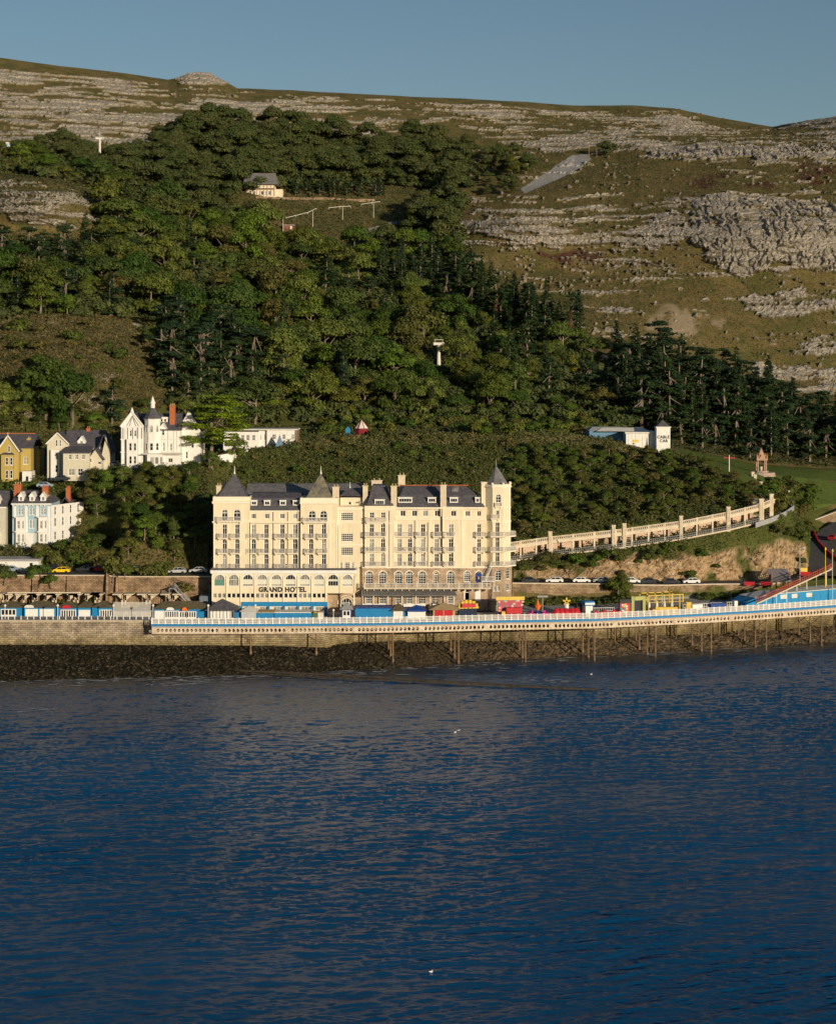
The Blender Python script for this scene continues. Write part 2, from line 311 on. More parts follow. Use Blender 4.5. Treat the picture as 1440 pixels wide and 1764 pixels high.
# --- masks in survey coordinates
wob = (fbm(PX/24, PYv/13, 3, 4)-.5)
wx = PX + wob*46; wy = PYv + (fbm(PX/30, PYv/12, 31, 4)-.5)*26
def reg(poly): return inpoly(wx, wy, poly).astype(float)
def soft(a, n=3):
    for _ in range(n):
        a = (a + np.roll(a,1,0)+np.roll(a,-1,0)+np.roll(a,1,1)+np.roll(a,-1,1))/5
    return a
hill = np.arange(NR)[:, None]*np.ones(NC) > r0-10
cliff = soft(reg([(770,410),(800,372),(830,348),(900,342),(1000,352),(1100,360),(1190,350),(1200,335),(1240,330),(1460,335),(1720,330),(1720,470),(1440,468),(1300,468),(1265,478),(1240,455),(1190,400),(1160,425),(1080,430),(1000,425),(920,425),(880,435),(830,430)]))
bigcl = soft(reg([(1195,350),(1230,336),(1340,345),(1460,350),(1720,350),(1720,470),(1440,466),(1310,462),(1270,478),(1240,452),(1195,410)]))
lowcl = np.maximum(soft(reg([(770,415),(800,385),(850,362),(905,395),(1000,400),(1080,395),(1180,365),(1195,400),(1130,432),(1000,425),(900,428),(800,430)])), bigcl)
topb = soft(reg([(1085,265),(1120,252),(1240,246),(1330,250),(1460,246),(1720,240),(1720,285),(1440,288),(1380,276),(1240,276),(1130,274)]))
sideb = soft(reg([(1330,222),(1370,210),(1440,196),(1720,180),(1720,236),(1440,232),(1340,234)]))
leftk = soft(reg([(-270,312),(0,312),(60,316),(130,332),(170,352),(174,384),(110,392),(70,388),(0,370),(-270,370)]))
low1 = soft(reg([(1262,510),(1300,503),(1460,506),(1720,500),(1720,560),(1440,548),(1300,540)]))
low2 = soft(np.maximum(np.maximum(reg([(1380,588),(1720,580),(1720,612),(1390,610)]), reg([(1240,586),(1330,588),(1340,600),(1250,598)])), reg([(1290,626),(1440,640),(1720,640),(1720,690),(1440,690),(1330,660),(1290,640)])))
sky_py = np.interp(PX, [p[0] for p in SKYL], [p[1] for p in SKYL])
upper = sst(4, 24, PYv-sky_py)*(1-sst(225, 268, PYv-(PX>900)*12))*hill
lefttop = sst(150,185,PYv)*(1-sst(238,258,PYv))*(1-sst(230,320,PX))*hill
warp = 7*(fbm(TX/55, TZ/30, 6, 3)-.5)
layer = .74*fbm(TX/26, (TZ+warp)/1.9, 5, 5, .6)+.26*fbm(TX/5, (TZ+warp)/2.6, 15, 4, .7)
lump = fbm(TX/34, TZ/13, 8, 4)
cov = .10*((PX > 760) & (PYv < 640) & (PYv > 232))*hill
cov = np.maximum(cov, upper*.47)
cov = np.maximum(cov, lefttop*.60)
cov = np.maximum(cov, cliff*.42)
mound = ((PX > 298) & (PX < 404) & (PYv < 146)).astype(float)*sst(298,320,PX)*(1-sst(380,404,PX)); cov = np.maximum(cov, soft(mound)*.8)
for msk, q in ((lowcl,.66),(bigcl,1.0),(topb,.78),(sideb,.70),(leftk,.74),(low1,.72),(low2,.62)): cov = np.maximum(cov, msk*q)
cov = cov + (lump-.5)*1.3*(cov > .12)*np.where(cov > .7, .6, 1)
rock = sst(-.012, .018, layer-(.5+(.5-cov)*.32))*(cov > .02)
open_r = ((PX > 760) & (PYv < 640) & (PYv > 235)) & hill
c1, c2_, cr_ = cell(TX/2.6, TZ/1.7, 21)
bmask = reg([(840,430),(1000,420),(1150,430),(1180,470),(1040,500),(900,500),(850,470)])
bould = open_r * (cr_ > (.965-.28*soft(bmask)-.16*(fbm(TX/25,TZ/12,23,3)-.35))) * (c1 < .12+.28*cr_*h2(np.floor(TX/2.6),np.floor(TZ/1.7),29))
rock = np.maximum(rock, bould*.95)
leftmound = soft(reg([(-200,560),(60,548),(200,545),(280,600),(270,640),(200,700),(100,720),(-200,720)]), 4)
rock = np.maximum(rock, leftmound*sst(.60,.70, fbm(TX/9+TZ/14, TZ/5-TX/18, 44, 5)+.10*sst(600,690,PYv)-.05)*.7)
scree = soft(reg([(1105,575),(1125,540),(1150,530),(1200,548),(1245,545),(1245,568),(1180,572)]),3) * sst(.35,.6,fbm(TX/9,TZ/6,51,5))
soilcliff = soft(((PX > 884) & (PX < 1392) & (TZ > 11.5) & (TZ < np.interp(PX,[884,1000,1080,1150,1250,1350,1384],[15.5,16.6,19.2,17.4,18.8,20.5,20]) + (wob*3)) & (TY > 431) & (TY < 462)).astype(float), 1)
heath = soft(np.maximum(reg([(1170,300),(1260,290),(1330,296),(1330,318),(1190,322)]), np.maximum(reg([(1370,280),(1460,278),(1720,280),(1720,318),(1380,320)]), reg([(930,440),(1050,432),(1060,455),(960,462)]))))*sst(.4,.6,fbm(TX/7,TZ/4,61,4))
# --- relief
n1 = fbm(TX/45, TY/45, 71, 5); TZ += (n1-.5)*TW*2.2
wj = 2.5*(fbm(TX/6,TZ/6,83,3)-.5)
blk1,blk2,brid = cell(TX/2.3+wj, TZ/5.6+.2*TX/9, 81)       # tall joints
lg1,lg2,lrid = cell(TX/4.5+wj, (TZ+warp)/1.25, 91)          # flat ledges
sm1,sm2,smid = cell(TX/.9, TZ/.9, 95)
tall = np.clip(bigcl+topb+lowcl*.5, 0, 1)*sst(.22,.48,fbm(TX/14,TZ/5,97,3))
dis = tall*(.3+1.0*brid)*(.2+.8*sst(.02,.22,blk2-blk1)) + (1-tall)*(.1+1.0*lrid)*(.25+.75*sst(.0,.2,lg2-lg1)) + .14*smid
terr = ((TZ+warp)/4.6) % 1.0
out = rock*(dis*(1.35+.7*tall) + 1.3*(1-terr))*(TY > 540)
TY -= out; TZ += out*.25
TZ += bould*.45
TY -= scree*0
# rocks of the foreshore and quarried faces
beach = ((TZ < 4.6) & (TY < 440) & (np.arange(NR)[:,None] >= 1) & (np.arange(NR)[:,None] <= 2+6+26+1)).astype(float)
b1,b2,br_ = cell(TX/.62, TY/.7, 101); b3,b4,br2_ = cell(TX/.45, TY/.4, 111)
bz = beach*sst(.0,.4,(TZ+.2))*(1-sst(385,391,TY)*(PX<560)*.7)
TZ += bz*((.16*br_**2*sst(0,.3,b2-b1)) + (fbm(TX/.8,TY/.55,125,4,.7)-.5)*.75 + (fbm(TX/9,TY/4,121,4)-.5)*1.3)
s1,s2_,sr = cell(TX/2.2+TZ/6, TZ/1.6, 131)
TY -= soilcliff*(sr*.5+(fbm(TX/5,TZ/2.6,141,6,.68)-.5)*6)
# --- lush cover: shrubs and grass around the knoll
lawn = np.maximum(inpoly(PX,PYv,[(1165,770),(1300,800),(1460,812),(1720,815),(1720,838),(1440,826),(1345,838),(1300,840),(1255,815),(1190,795)]), inpoly(PX,PYv,[(1388,836),(1460,828),(1720,820),(1720,868),(1440,868),(1398,880)])).astype(float)
ski_meadow = soft(reg([(470,345),(560,338),(700,330),(760,330),(740,352),(700,372),(640,395),(560,395),(490,385),(460,362)]),2)
dryslope = inpoly(PX,PYv,[(903,332),(896,322),(930,302),(985,268),(1012,266),(1018,274),(1000,288),(950,312)]).astype(float)
dryslope = np.maximum(dryslope, inpoly(PX,PYv,[(612,404),(640,395),(684,380),(690,384),(650,404)]).astype(float))
near = (TY < 505) & (TY > 430)
lush = np.clip(near*.8 + (PYv > 500)*(TY > 500)*(PX < 1000)*.5 + lawn*1.2 + ski_meadow*.15, 0, 1)*(fbm(TX/12,TY/12,151,3)*.9+.35)
lush = np.where(lawn > 0, 1.3, lush)
verts = np.stack([TX, TY, TZ], -1).reshape(-1,3)
ii = np.arange(NR*NC).reshape(NR, NC)
quads = np.stack([ii[:-1,:-1], ii[:-1,1:], ii[1:,1:], ii[1:,:-1]], -1).reshape(-1,4)

def terrain_mat():
    m = bpy.data.materials.new('hillside_ground'); m.use_nodes = True; nt = m.node_tree; b = nt.nodes['Principled BSDF']
    b.inputs['Roughness'].default_value = .95; b.inputs['Specular IOR Level'].default_value = .1
    L = nt.links.new
    a1 = nd(nt,'ShaderNodeAttribute'); a1.attribute_name = 'mask_a'; a2 = nd(nt,'ShaderNodeAttribute'); a2.attribute_name = 'mask_b'
    s1 = nd(nt,'ShaderNodeSeparateColor'); s2 = nd(nt,'ShaderNodeSeparateColor'); L(a1.outputs['Color'], s1.inputs[0]); L(a2.outputs['Color'], s2.inputs[0])
    g = nd(nt,'ShaderNodeNewGeometry')
    def noise(sc, det=6, st=(1,1,1), rough=.6):
        mp = nd(nt,'ShaderNodeMapping'); mp.inputs['Scale'].default_value = st; L(g.outputs['Position'], mp.inputs[0])
        n = nd(nt,'ShaderNodeTexNoise'); n.inputs['Scale'].default_value = sc; n.inputs['Detail'].default_value = det; n.inputs['Roughness'].default_value = rough; L(mp.outputs[0], n.inputs['Vector']); return n.outputs[0]
    def ramp(fac, stops):
        r = nd(nt,'ShaderNodeValToRGB'); e = r.color_ramp.elements
        while len(e) < len(stops): e.new(.5)
        for i,(p,c) in enumerate(stops): e[i].position = p; e[i].color = (*c,1)
        L(fac, r.inputs[0]); return r.outputs[0]
    def mix(fac, a, c):
        x = nd(nt,'ShaderNodeMix'); x.data_type = 'RGBA'; x.clamp_factor = True; L(fac, x.inputs[0]); L(a, x.inputs[6]); L(c, x.inputs[7]); return x.outputs[2]
    grass = ramp(noise(.09,8,(1,1,1),.7), [(.3,(.065,.075,.022)),(.45,(.10,.092,.032)),(.56,(.16,.12,.05)),(.66,(.085,.095,.028)),(.78,(.12,.10,.04))])
    lushc = ramp(noise(.25,6), [(.3,(.035,.055,.010)),(.55,(.055,.085,.014)),(.75,(.09,.10,.025))])
    fine = ramp(noise(1.3,6,(1,1,1),.75), [(.3,(.55,.55,.5)),(.5,(1,1,1)),(.7,(1.5,1.4,1.3))]); fm_ = nd(nt,'ShaderNodeMix'); fm_.data_type='RGBA'; fm_.blend_type='MULTIPLY'; fm_.inputs[0].default_value=.85; L(grass, fm_.inputs[6]); L(fine, fm_.inputs[7]); grass = fm_.outputs[2]
    c = mix(s1.outputs[1], grass, lushc)
    heathc = ramp(noise(.6,5), [(.3,(.05,.022,.016)),(.7,(.10,.045,.03))]); c = mix(s2.outputs[0], c, heathc)
    rk = ramp(noise(.7,8,(1,1,1.6),.7), [(.28,(.13,.115,.09)),(.45,(.29,.26,.215)),(.6,(.42,.38,.325)),(.74,(.54,.50,.43))])
    v = nd(nt,'ShaderNodeTexVoronoi'); v.feature = 'DISTANCE_TO_EDGE'; v.inputs['Scale'].default_value = .8
    mp = nd(nt,'ShaderNodeMapping'); mp.inputs['Scale'].default_value = (1,.6,1.3); L(g.outputs['Position'], mp.inputs[0]); L(mp.outputs[0], v.inputs['Vector'])
    crk = ramp(v.outputs['Distance'], [(.015,(.30,.29,.20)),(.09,(1,1,1))])
    mm = nd(nt,'ShaderNodeMix'); mm.data_type='RGBA'; mm.blend_type='MULTIPLY'; mm.inputs[0].default_value=.8; L(rk, mm.inputs[6]); L(crk, mm.inputs[7])
    c = mix(s1.outputs[0], c, mm.outputs[2])
    scr = ramp(noise(.5,6), [(.3,(.26,.20,.14)),(.7,(.44,.36,.27))]); c = mix(s2.outputs[1], c, scr)
    clf = ramp(noise(.35,8,(1,1,1.8),.72), [(.25,(.07,.06,.03)),(.40,(.25,.17,.09)),(.54,(.44,.31,.18)),(.66,(.50,.39,.25)),(.78,(.24,.21,.15))]); c = mix(s2.outputs[2], c, clf)
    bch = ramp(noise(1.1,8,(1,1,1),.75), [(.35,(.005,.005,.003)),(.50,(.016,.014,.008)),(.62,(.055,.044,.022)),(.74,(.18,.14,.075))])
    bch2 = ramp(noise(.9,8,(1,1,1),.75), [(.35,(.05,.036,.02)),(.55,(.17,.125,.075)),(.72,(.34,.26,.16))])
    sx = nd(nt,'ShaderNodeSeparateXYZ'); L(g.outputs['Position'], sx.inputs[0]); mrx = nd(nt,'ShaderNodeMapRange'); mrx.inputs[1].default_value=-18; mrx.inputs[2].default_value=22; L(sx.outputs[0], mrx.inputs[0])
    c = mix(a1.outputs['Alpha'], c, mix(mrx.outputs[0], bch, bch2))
    pav = ramp(noise(.8,4), [(.3,(.26,.25,.24)),(.7,(.38,.37,.35))]); c = mix(s1.outputs[2], c, pav)
    c = mix(a2.outputs['Alpha'], c, ramp(noise(.35,6), [(.3,(.075,.115,.022)),(.7,(.12,.155,.035))]))
    L(c, b.inputs['Base Color'])
    bp = nd(nt,'ShaderNodeBump'); bp.inputs['Distance'].default_value = .5; L(noise(.9,8,(1,1,1),.7), bp.inputs['Height'])
    L(bp.outputs[0], b.inputs['Normal']); return m
M_ter = terrain_mat()
me = np_mesh('hillside', verts, quads, M_ter)
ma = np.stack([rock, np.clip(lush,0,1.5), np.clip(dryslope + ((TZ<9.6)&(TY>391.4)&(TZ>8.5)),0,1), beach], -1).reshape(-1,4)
mb_ = np.stack([heath, scree*.6, soilcliff*sst(.25,.5,fbm(TX/5,TZ/4,161,4)), lawn], -1).reshape(-1,4)
for nm, arr in (('mask_a', ma), ('mask_b', mb_)):
    at = me.color_attributes.new(nm, 'FLOAT_COLOR', 'POINT'); at.data.foreach_set('color', arr.astype(np.float32).ravel())
ter = bpy.data.objects.new('hillside', me); col.objects.link(ter); ter['kind'] = 'structure'

PYf = YH - (TZ-HC)*F/TY
def ground(px, py, kmin=0):
    """first ground point from the sea upwards seen at a photo position"""
    j = int(np.clip(np.searchsorted(cols_px, px), 0, NC-1)); c = PYf[kmin:, j]
    k = int(np.argmax(c <= py)) + kmin
    return Vector((float(TX[k,j]), float(TY[k,j]), float(TZ[k,j])))
def groundY(px, Y):
    j = int(np.clip(np.searchsorted(cols_px, px), 0, NC-1)); return float(np.interp(Y, TY[:,j], TZ[:,j]))

# ------------------------------------------------------------------ sea
def sea_mat():
    m = bpy.data.materials.new('sea_water'); m.use_nodes = True; nt = m.node_tree; b = nt.nodes['Principled BSDF']; L = nt.links.new
    b.inputs['Roughness'].default_value = .08; b.inputs['IOR'].default_value = 1.33; b.inputs['Specular IOR Level'].default_value = .5
    g = nd(nt,'ShaderNodeNewGeometry')
    def noise(sc, st, det, rot=0, rough=.55):
        mp = nd(nt,'ShaderNodeMapping'); mp.inputs['Scale'].default_value = st; mp.inputs['Rotation'].default_value = (0,0,R(rot)); L(g.outputs['Position'], mp.inputs[0])
        n = nd(nt,'ShaderNodeTexNoise'); n.inputs['Scale'].default_value = sc; n.inputs['Detail'].default_value = det; n.inputs['Roughness'].default_value = rough; L(mp.outputs[0], n.inputs['Vector']); return n.outputs[0]
    big = noise(.012,(1,2,1),3); r = nd(nt,'ShaderNodeValToRGB'); e = r.color_ramp.elements
    e[0].position=.3; e[0].color=(.0012,.044,.115,1); e[1].position=.75; e[1].color=(.0015,.060,.155,1); L(big, r.inputs[0])
    at = nd(nt,'ShaderNodeAttribute'); at.attribute_name='shallow'
    mx = nd(nt,'ShaderNodeMix'); mx.data_type='RGBA'; mx.clamp_factor=True; L(at.outputs['Fac'], mx.inputs[0]); L(r.outputs[0], mx.inputs[6]); mx.inputs[7].default_value=(.035,.038,.034,1)
    L(mx.outputs[2], b.inputs['Base Color'])
    prev = None
    for h, d in ((noise(2.2,(1,1.8,1),4,8,.62), .07), (noise(6,(1,1.4,1),2,20,.6), .02)):
        bp = nd(nt,'ShaderNodeBump'); bp.inputs['Distance'].default_value = d; L(h, bp.inputs['Height'])
        if prev: L(prev, bp.inputs['Normal'])
        prev = bp.outputs[0]
    L(prev, b.inputs['Normal']); return m
def swell(X, Y):
    """sum of wind waves travelling mostly towards the shore, grouped by slow gust patches"""
    g = np.random.default_rng(42); gust = .35+1.25*fbm(X/55+Y/80, Y/34, 215, 4); g2 = .5+1.0*fbm(X/18, Y/12, 217, 3)
    w = 2.2*(fbm(X/16, Y/16, 201, 3)-.5); h = np.zeros_like(X)
    for i in range(64):
        lam = .62*(9/.62)**(g.random()**1.9); th = g.normal()*.38 + (.55 if lam > 4.5 else .12); k = 2*math.pi/lam
        sl = .036*(.6 if lam > 3.5 else .8 if lam > 1.8 else 1.1); ph = k*(X*-math.sin(th)+Y*math.cos(th))+g.random()*6.28+w*min(6, 9/lam)
        s_ = np.sin(ph); h += sl/k*(s_+.18*np.sin(2*ph+1.57))*(gust if lam > 2.2 else gust*g2)
    return h
gpx = np.linspace(-50, 1490, 1200); gy = np.concatenate([np.arange(168, 215, .15), np.arange(215, 300, .21), np.arange(300, 452, .34)])
SY = np.tile(gy[:,None], (1, len(gpx))); SX = (gpx[None]-720)*SY/F
WV = swell(SX, SY)*(1-.75*(1-sst(0, 14, waterY(np.tile(gpx, (len(gy),1)))-SY)))
SX = np.concatenate([np.full((len(gy),1),-4000.), SX, np.full((len(gy),1),4000.)], 1); SY = np.concatenate([SY[:,:1], SY, SY[:,-1:]], 1); WV = np.pad(WV, ((0,0),(1,1)), 'edge')
for yy in (100., -600.): SX = np.concatenate([SX[:1], SX], 0); SY = np.concatenate([np.full((1,SY.shape[1]), yy), SY], 0); WV = np.concatenate([WV[:1]*0, WV], 0)
spx = 720+SX*F/np.maximum(SY,60); dist = waterY(spx)-SY
shal = 1-sst(0, 22, dist+(fbm(SX/14,SY/8,5,3)-.5)*16)
i2 = np.arange(SX.size).reshape(SX.shape); q2 = np.stack([i2[:-1,:-1],i2[:-1,1:],i2[1:,1:],i2[1:,:-1]],-1).reshape(-1,4)
sme = np_mesh('sea_water', np.stack([SX,SY,WV],-1).reshape(-1,3), q2, sea_mat(), True)
at = sme.attributes.new('shallow','FLOAT','POINT'); at.data.foreach_set('value', (shal*.8).astype(np.float32).ravel())
sea = bpy.data.objects.new('sea_water', sme); col.objects.link(sea); sea['kind'] = 'structure'
# ------------------------------------------------------------------ trees
def leaves(cent, rad, n, size, flat=0., seed=0, shell=.55, up=.35, squash=None):
    """n leaf-clump quads spread through ellipsoids: cent (k,3), rad (k,3)"""
    g = np.random.default_rng(seed); k = len(cent); w = np.prod(rad, 1)**(2/3); idx = g.choice(k, n, p=w/w.sum())
    d = g.normal(size=(n,3)); d /= np.linalg.norm(d, axis=1)[:,None]
    d[:,2] = np.where(d[:,2] < -.25, -d[:,2]*.6, d[:,2])
    r = (shell + (1-shell)*g.random(n)**.6)[:,None]*(1+.12*g.normal(size=(n,1)))
    c = cent[idx] + d*r*rad[idx]
    nrm = d + g.normal(size=(n,3))*.38 + np.array([0,0,up]); nrm[:,2] += flat*2.5
    nrm /= np.linalg.norm(nrm, axis=1)[:,None]
    t = np.cross(nrm, g.normal(size=(n,3))); t /= np.linalg.norm(t, axis=1)[:,None]; b = np.cross(nrm, t)
    s = (size*(.6+.8*g.random(n)))[:,None]; e = (.55+.4*g.random(n))[:,None]
    j = lambda: 1+.25*g.normal(size=(n,1))
    v = np.stack([c-t*s*j()-b*s*e*.3, c-b*s*e*j()+t*s*.2, c+t*s*j()+b*s*e*.3, c+b*s*e*j()-t*s*.2], 1).reshape(-1,3)
    return v, np.arange(4*n).reshape(n,4)
def trunk_mb(h, r, limbs, seed, lean=.04):
    g = random.Random(seed); m = MB(); p = Vector((0,0,-1.2)); top = Vector((g.uniform(-lean,lean)*h, g.uniform(-lean,lean)*h, h))
    mid = (p+top)/2 + Vector((g.uniform(-.3,.3), g.uniform(-.3,.3), 0)); m.bar(p, mid, r*2, 0, None, r*1.5); m.bar(mid, top, r*1.5, 0, None, r*.7)
    for q in limbs:
        s = mid.lerp(top, g.uniform(.1,.9)); m.bar(s, q, r*.8, 0, None, r*.25)
    return m
TREES = {}
def proto(kind, crown_v, crown_f, tmb, cm, tname='trunk', cname='crown'):
    cme = np_mesh(cname, crown_v, crown_f, cm); tme = None
    if tmb:
        tme = bpy.data.meshes.new(tname); tme.from_pydata(tmb.v, [], tmb.f); tme.materials.append(M_trunk)
    TREES.setdefault(kind, []).append((cme, tme))
for s in range(9):          # broad crowns
    g = np.random.default_rng(100+s); k = 13; H = 12.
    a = g.random(k)*6.28; rr = 3.9*np.sqrt(g.random(k)); z = H*.56 + (1-(rr/4.6)**2)*H*.30*g.random(k) - .5
    c = np.stack([np.cos(a)*rr*(1+.2*(s%3)), np.sin(a)*rr, z], 1); c[0] = (0,0,H*.8)
    low = g.random(5)*6.28; c = np.concatenate([c, np.stack([np.cos(low)*3.1, np.sin(low)*3.1, H*.17+g.random(5)*2.2],1)])
    r = np.stack([1.4+g.random(len(c))*1.7]*3, 1)*np.array([1,1,.8])
    v, f = leaves(c, r, 6500, .27, seed=s, shell=.68)
    proto('broad', v, f, trunk_mb(H*.62, .32, [Vector(q) for q in c[:6]], s), M_broad)
for s in range(6):          # stone-pine-like: tall bare trunk, layered top
    g = np.random.default_rng(200+s); H = 16.; k = 22
    z = H*(.20+.76*g.random(k)); rr = (3.9*(1-((z/H-.48)/.62)**2*.75))*np.sqrt(g.random(k)); a = g.random(k)*6.28
    c = np.stack([np.cos(a)*rr, np.sin(a)*rr, z],1); c[0] = (0,0,H*.93)
    r = np.stack([1.2+g.random(k)*1.1, 1.2+g.random(k)*1.1, .5+.5*g.random(k)],1)
    v, f = leaves(c, r, 5500, .29, flat=.2, seed=20+s, shell=.35)
    proto('pine', v, f, trunk_mb(H*.92, .30, [Vector(q) for q in c[1:9]], 20+s, .03), M_pine)
for s in range(5):          # cone shaped conifers with drooping tiers
    g = np.random.default_rng(300+s); H = 17.; k = 30; z = np.linspace(.13,.97,k)*H; R_ = 3.6*(1-z/H)**.8+.35
    c = []; r = []
    for i in range(k):
        for q in range(3): aa = g.random()*6.28; c.append((math.cos(aa)*R_[i]*.55, math.sin(aa)*R_[i]*.55, z[i]+g.normal()*.15)); r.append((R_[i]*.55, R_[i]*.55, .38))
    v, f = leaves(np.array(c), np.array(r), 3000, .30, flat=.3, seed=40+s, shell=.3)
    proto('conifer', v, f, trunk_mb(H*.85, .26, [], 40+s, .01), M_pine)
for s in range(6):          # shrubs
    g = np.random.default_rng(400+s); k = 7; a = g.random(k)*6.28; rr = 1.5*np.sqrt(g.random(k))
    c = np.stack([np.cos(a)*rr, np.sin(a)*rr, .5+g.random(k)*1.3],1); r = np.stack([.8+g.random(k)*.6]*3,1)*np.array([1,1,.8])
    v, f = leaves(c, r, 1100, .22, seed=60+s, shell=.55)
    proto('shrub', v, f, trunk_mb(1.4, .10, [Vector(q) for q in c[:3]], 60+s), M_shrub)
def plant(kind, p, sc, label, cat, group, name, cmat=None, scz=None, tmat=None):
    cme, tme = random.choice(TREES[kind]); r = bpy.data.objects.new(name, None); col.objects.link(r)
    r.location = p; r.rotation_euler = (random.uniform(-.05,.05),random.uniform(-.05,.05),random.uniform(0,6.28)); r.scale = (sc, sc, scz or sc); r.empty_display_size = .5
    tag(r, label, cat, group)
    c = bpy.data.objects.new('crown', cme); col.objects.link(c); c.parent = r
    if cmat: c.material_slots[0].link = 'OBJECT'; c.material_slots[0].material = cmat
    if tme:
        t = bpy.data.objects.new('trunk', tme); col.objects.link(t); t.parent = r
        if tmat: t.material_slots[0].link = 'OBJECT'; t.material_slots[0].material = tmat
    return r
class Grid:
    def __init__(s, c): s.c = c; s.d = {}
    def ok(s, x, y, r):
        i, j = int(x//s.c), int(y//s.c)
        for a in (-1,0,1):
            for b in (-1,0,1):
                for (u,v) in s.d.get((i+a,j+b),()):
                    if (u-x)**2+(v-y)**2 < r*r: return False
        s.d.setdefault((i,j),[]).append((x,y)); return True
def scatter(poly, n, dist, grid, excl=(), seed=0, kmin=0):
    """ground points under photo-region poly, at least dist apart in plan"""
    g = random.Random(seed); xs=[p[0] for p in poly]; ys=[p[1] for p in poly]; out=[]
    pa = np.array(poly, float)
    for _ in range(n):
        px, py = g.uniform(min(xs),max(xs)), g.uniform(min(ys),max(ys))
        if not inpoly(np.array(px), np.array(py), poly): continue
        if any(inpoly(np.array(px), np.array(py), e) for e in excl): continue
        p = ground(px, py, kmin)
        if grid.ok(p.x, p.y, dist): out.append((px, py, p))
    return out
MEADOW = [(398,340),(415,330),(418,340),(440,333),(560,326),(760,326),(760,345),(705,385),(690,440),(480,446),(455,385),(398,382)]
TG = Grid(12)
PINES = [
 ([(1062,640),(1100,628),(1200,655),(1300,690),(1440,745),(1720,745),(1720,800),(1440,800),(1290,792),(1170,768),(1090,745),(1062,715)], 4000, 6.0, 'pine', 1.0),
 ([(640,470),(780,470),(850,512),(905,540),(990,560),(1000,600),(905,600),(840,565),(760,530),(650,500)], 2500, 6.0, 'mixc', .95),
 ([(275,570),(330,600),(430,620),(450,660),(420,705),(330,715),(290,690),(262,640)], 1500, 6.5, 'pine', .95),
 ([(500,334),(660,330),(655,341),(500,343)], 600, 4.6, 'pine', .52),
 ([(0,430),(200,440),(240,470),(0,480)], 500, 9, 'pine', .8),
 ([(540,505),(660,505),(640,530),(560,530)], 300, 7, 'pine', .85),
]
def where(px, py):
    if py > 1e9: return ''
    if py < 330: return 'high on the hill below the rocky skyline'
    if px < 290 and py < 560: return 'on the left above the grassy knoll'
    if px > 1000: return 'on the right below the rocky slope'
    if py < 470: return 'in the upper wood around the meadow'
    if py < 620: return 'in the middle of the wooded slope'
    return 'at the foot of the wood behind the hotel knoll'
npine = 0
for i, (poly, n, d, k, sc) in enumerate(PINES):
    for px, py, p in scatter(poly, n, d, TG, seed=i+1, kmin=r0-20):
        kk = k if k != 'mixc' else random.choice(['pine','conifer','conifer'])
        s = sc*random.uniform(.68,1.25); w = where(px,py)
        if kk == 'pine' and px > 1000 and random.random() < .25: kk = 'conifer'
        if kk == 'pine': plant('pine', p-Vector((0,0,1)), s*(1.22 if px > 1000 else 1.05), 'dark layered pine with bare trunk '+w, 'pine tree', 'pine trees '+w, 'pine_tree', scz=s)
        else: plant('conifer', p, s, 'dark cone shaped conifer '+w, 'conifer', 'conifers '+w, 'conifer_tree')
        npine += 1
FOREST = [(-240,275),(0,275),(120,262),(262,268),(275,228),(460,222),(600,252),(760,258),(800,292),(775,330),(800,352),(770,400),(800,470),(900,540),(1000,600),(1060,690),(1090,742),(1000,745),(560,744),(420,744),(330,722),(285,690),(262,600),(250,545),(200,548),(90,546),(0,552),(-240,552)]
OUTC = [(-260,300),(0,300),(70,305),(140,318),(182,345),(185,420),(150,436),(-260,430)]
DARKGAP = [(-260,560),(-250,560),(-255,561)]
pts = scatter(FOREST, 26000, 8.6, TG, excl=(MEADOW, OUTC, [(728,600),(785,600),(785,690),(728,690)], [(965,630),(1040,630),(1040,690),(965,690)], [(150,255),(192,255),(192,305),(150,305)]), seed=50, kmin=r0-20)
pts += scatter([(-240,700),(0,700),(120,715),(200,735),(200,742),(-240,742)], 500, 6.5, TG, seed=51, kmin=r0-20)
pts += scatter([(800,262),(900,268),(1000,258),(1060,262),(1000,300),(900,335),(830,340),(800,320)], 160, 9, TG, seed=52, kmin=r0-20)
pts = [q for q in pts if not dryslope[:, int(np.clip(np.searchsorted(cols_px,q[0]),0,NC-1))].any() or not (255<q[1]<335 and q[0]>880)]
random.shuffle(pts)
pts.sort(key=lambda q: q[2].y)
print('trees', len(pts), 'conifers', npine)
far = []
for i, (px, py, p) in enumerate(pts):
    s = random.choice([random.uniform(.6,.9),random.uniform(.9,1.3),random.uniform(1.25,1.6)])*(.72 if (py < 330 and px < 290) or px > 800 else 1)
    w = where(px, py)
    if i < 285 and random.random() < .16 and py > 330: plant('conifer' if random.random() < .6 else 'pine', p-Vector((0,0,1)), random.uniform(.7,1.1), 'dark evergreen standing among broadleaf trees '+w, 'conifer', 'evergreens among broadleaf trees '+w, 'conifer_tree')
    elif i < 335: plant('broad', p, s, 'rounded broadleaf tree '+w, 'tree', 'broadleaf trees '+w, 'broadleaf_tree', scz=s*random.uniform(.85,1.15))
    else: far.append((p, s))
def merge_stuff(name, items, protos, mats, label, cat):
    vs, fs, off = [], [], 0
    for p, s in items:
        cme = random.choice(protos); n = len(cme.vertices); a = np.empty(n*3, np.float32); cme.vertices.foreach_get('co', a); a = a.reshape(-1,3)
        t = random.uniform(0,6.28); c, q = math.cos(t), math.sin(t); a = a@np.array([[c,q,0],[-q,c,0],[0,0,1]])*s + np.array(p)
        vs.append(a); fs.append(np.arange(n).reshape(-1,4)+off); off += n
    o = bpy.data.objects.new(name, np_mesh(name, np.concatenate(vs), np.concatenate(fs), mats)); col.objects.link(o)
    return tag(o, label, cat, None, 'stuff')
und = []
UG = Grid(12)
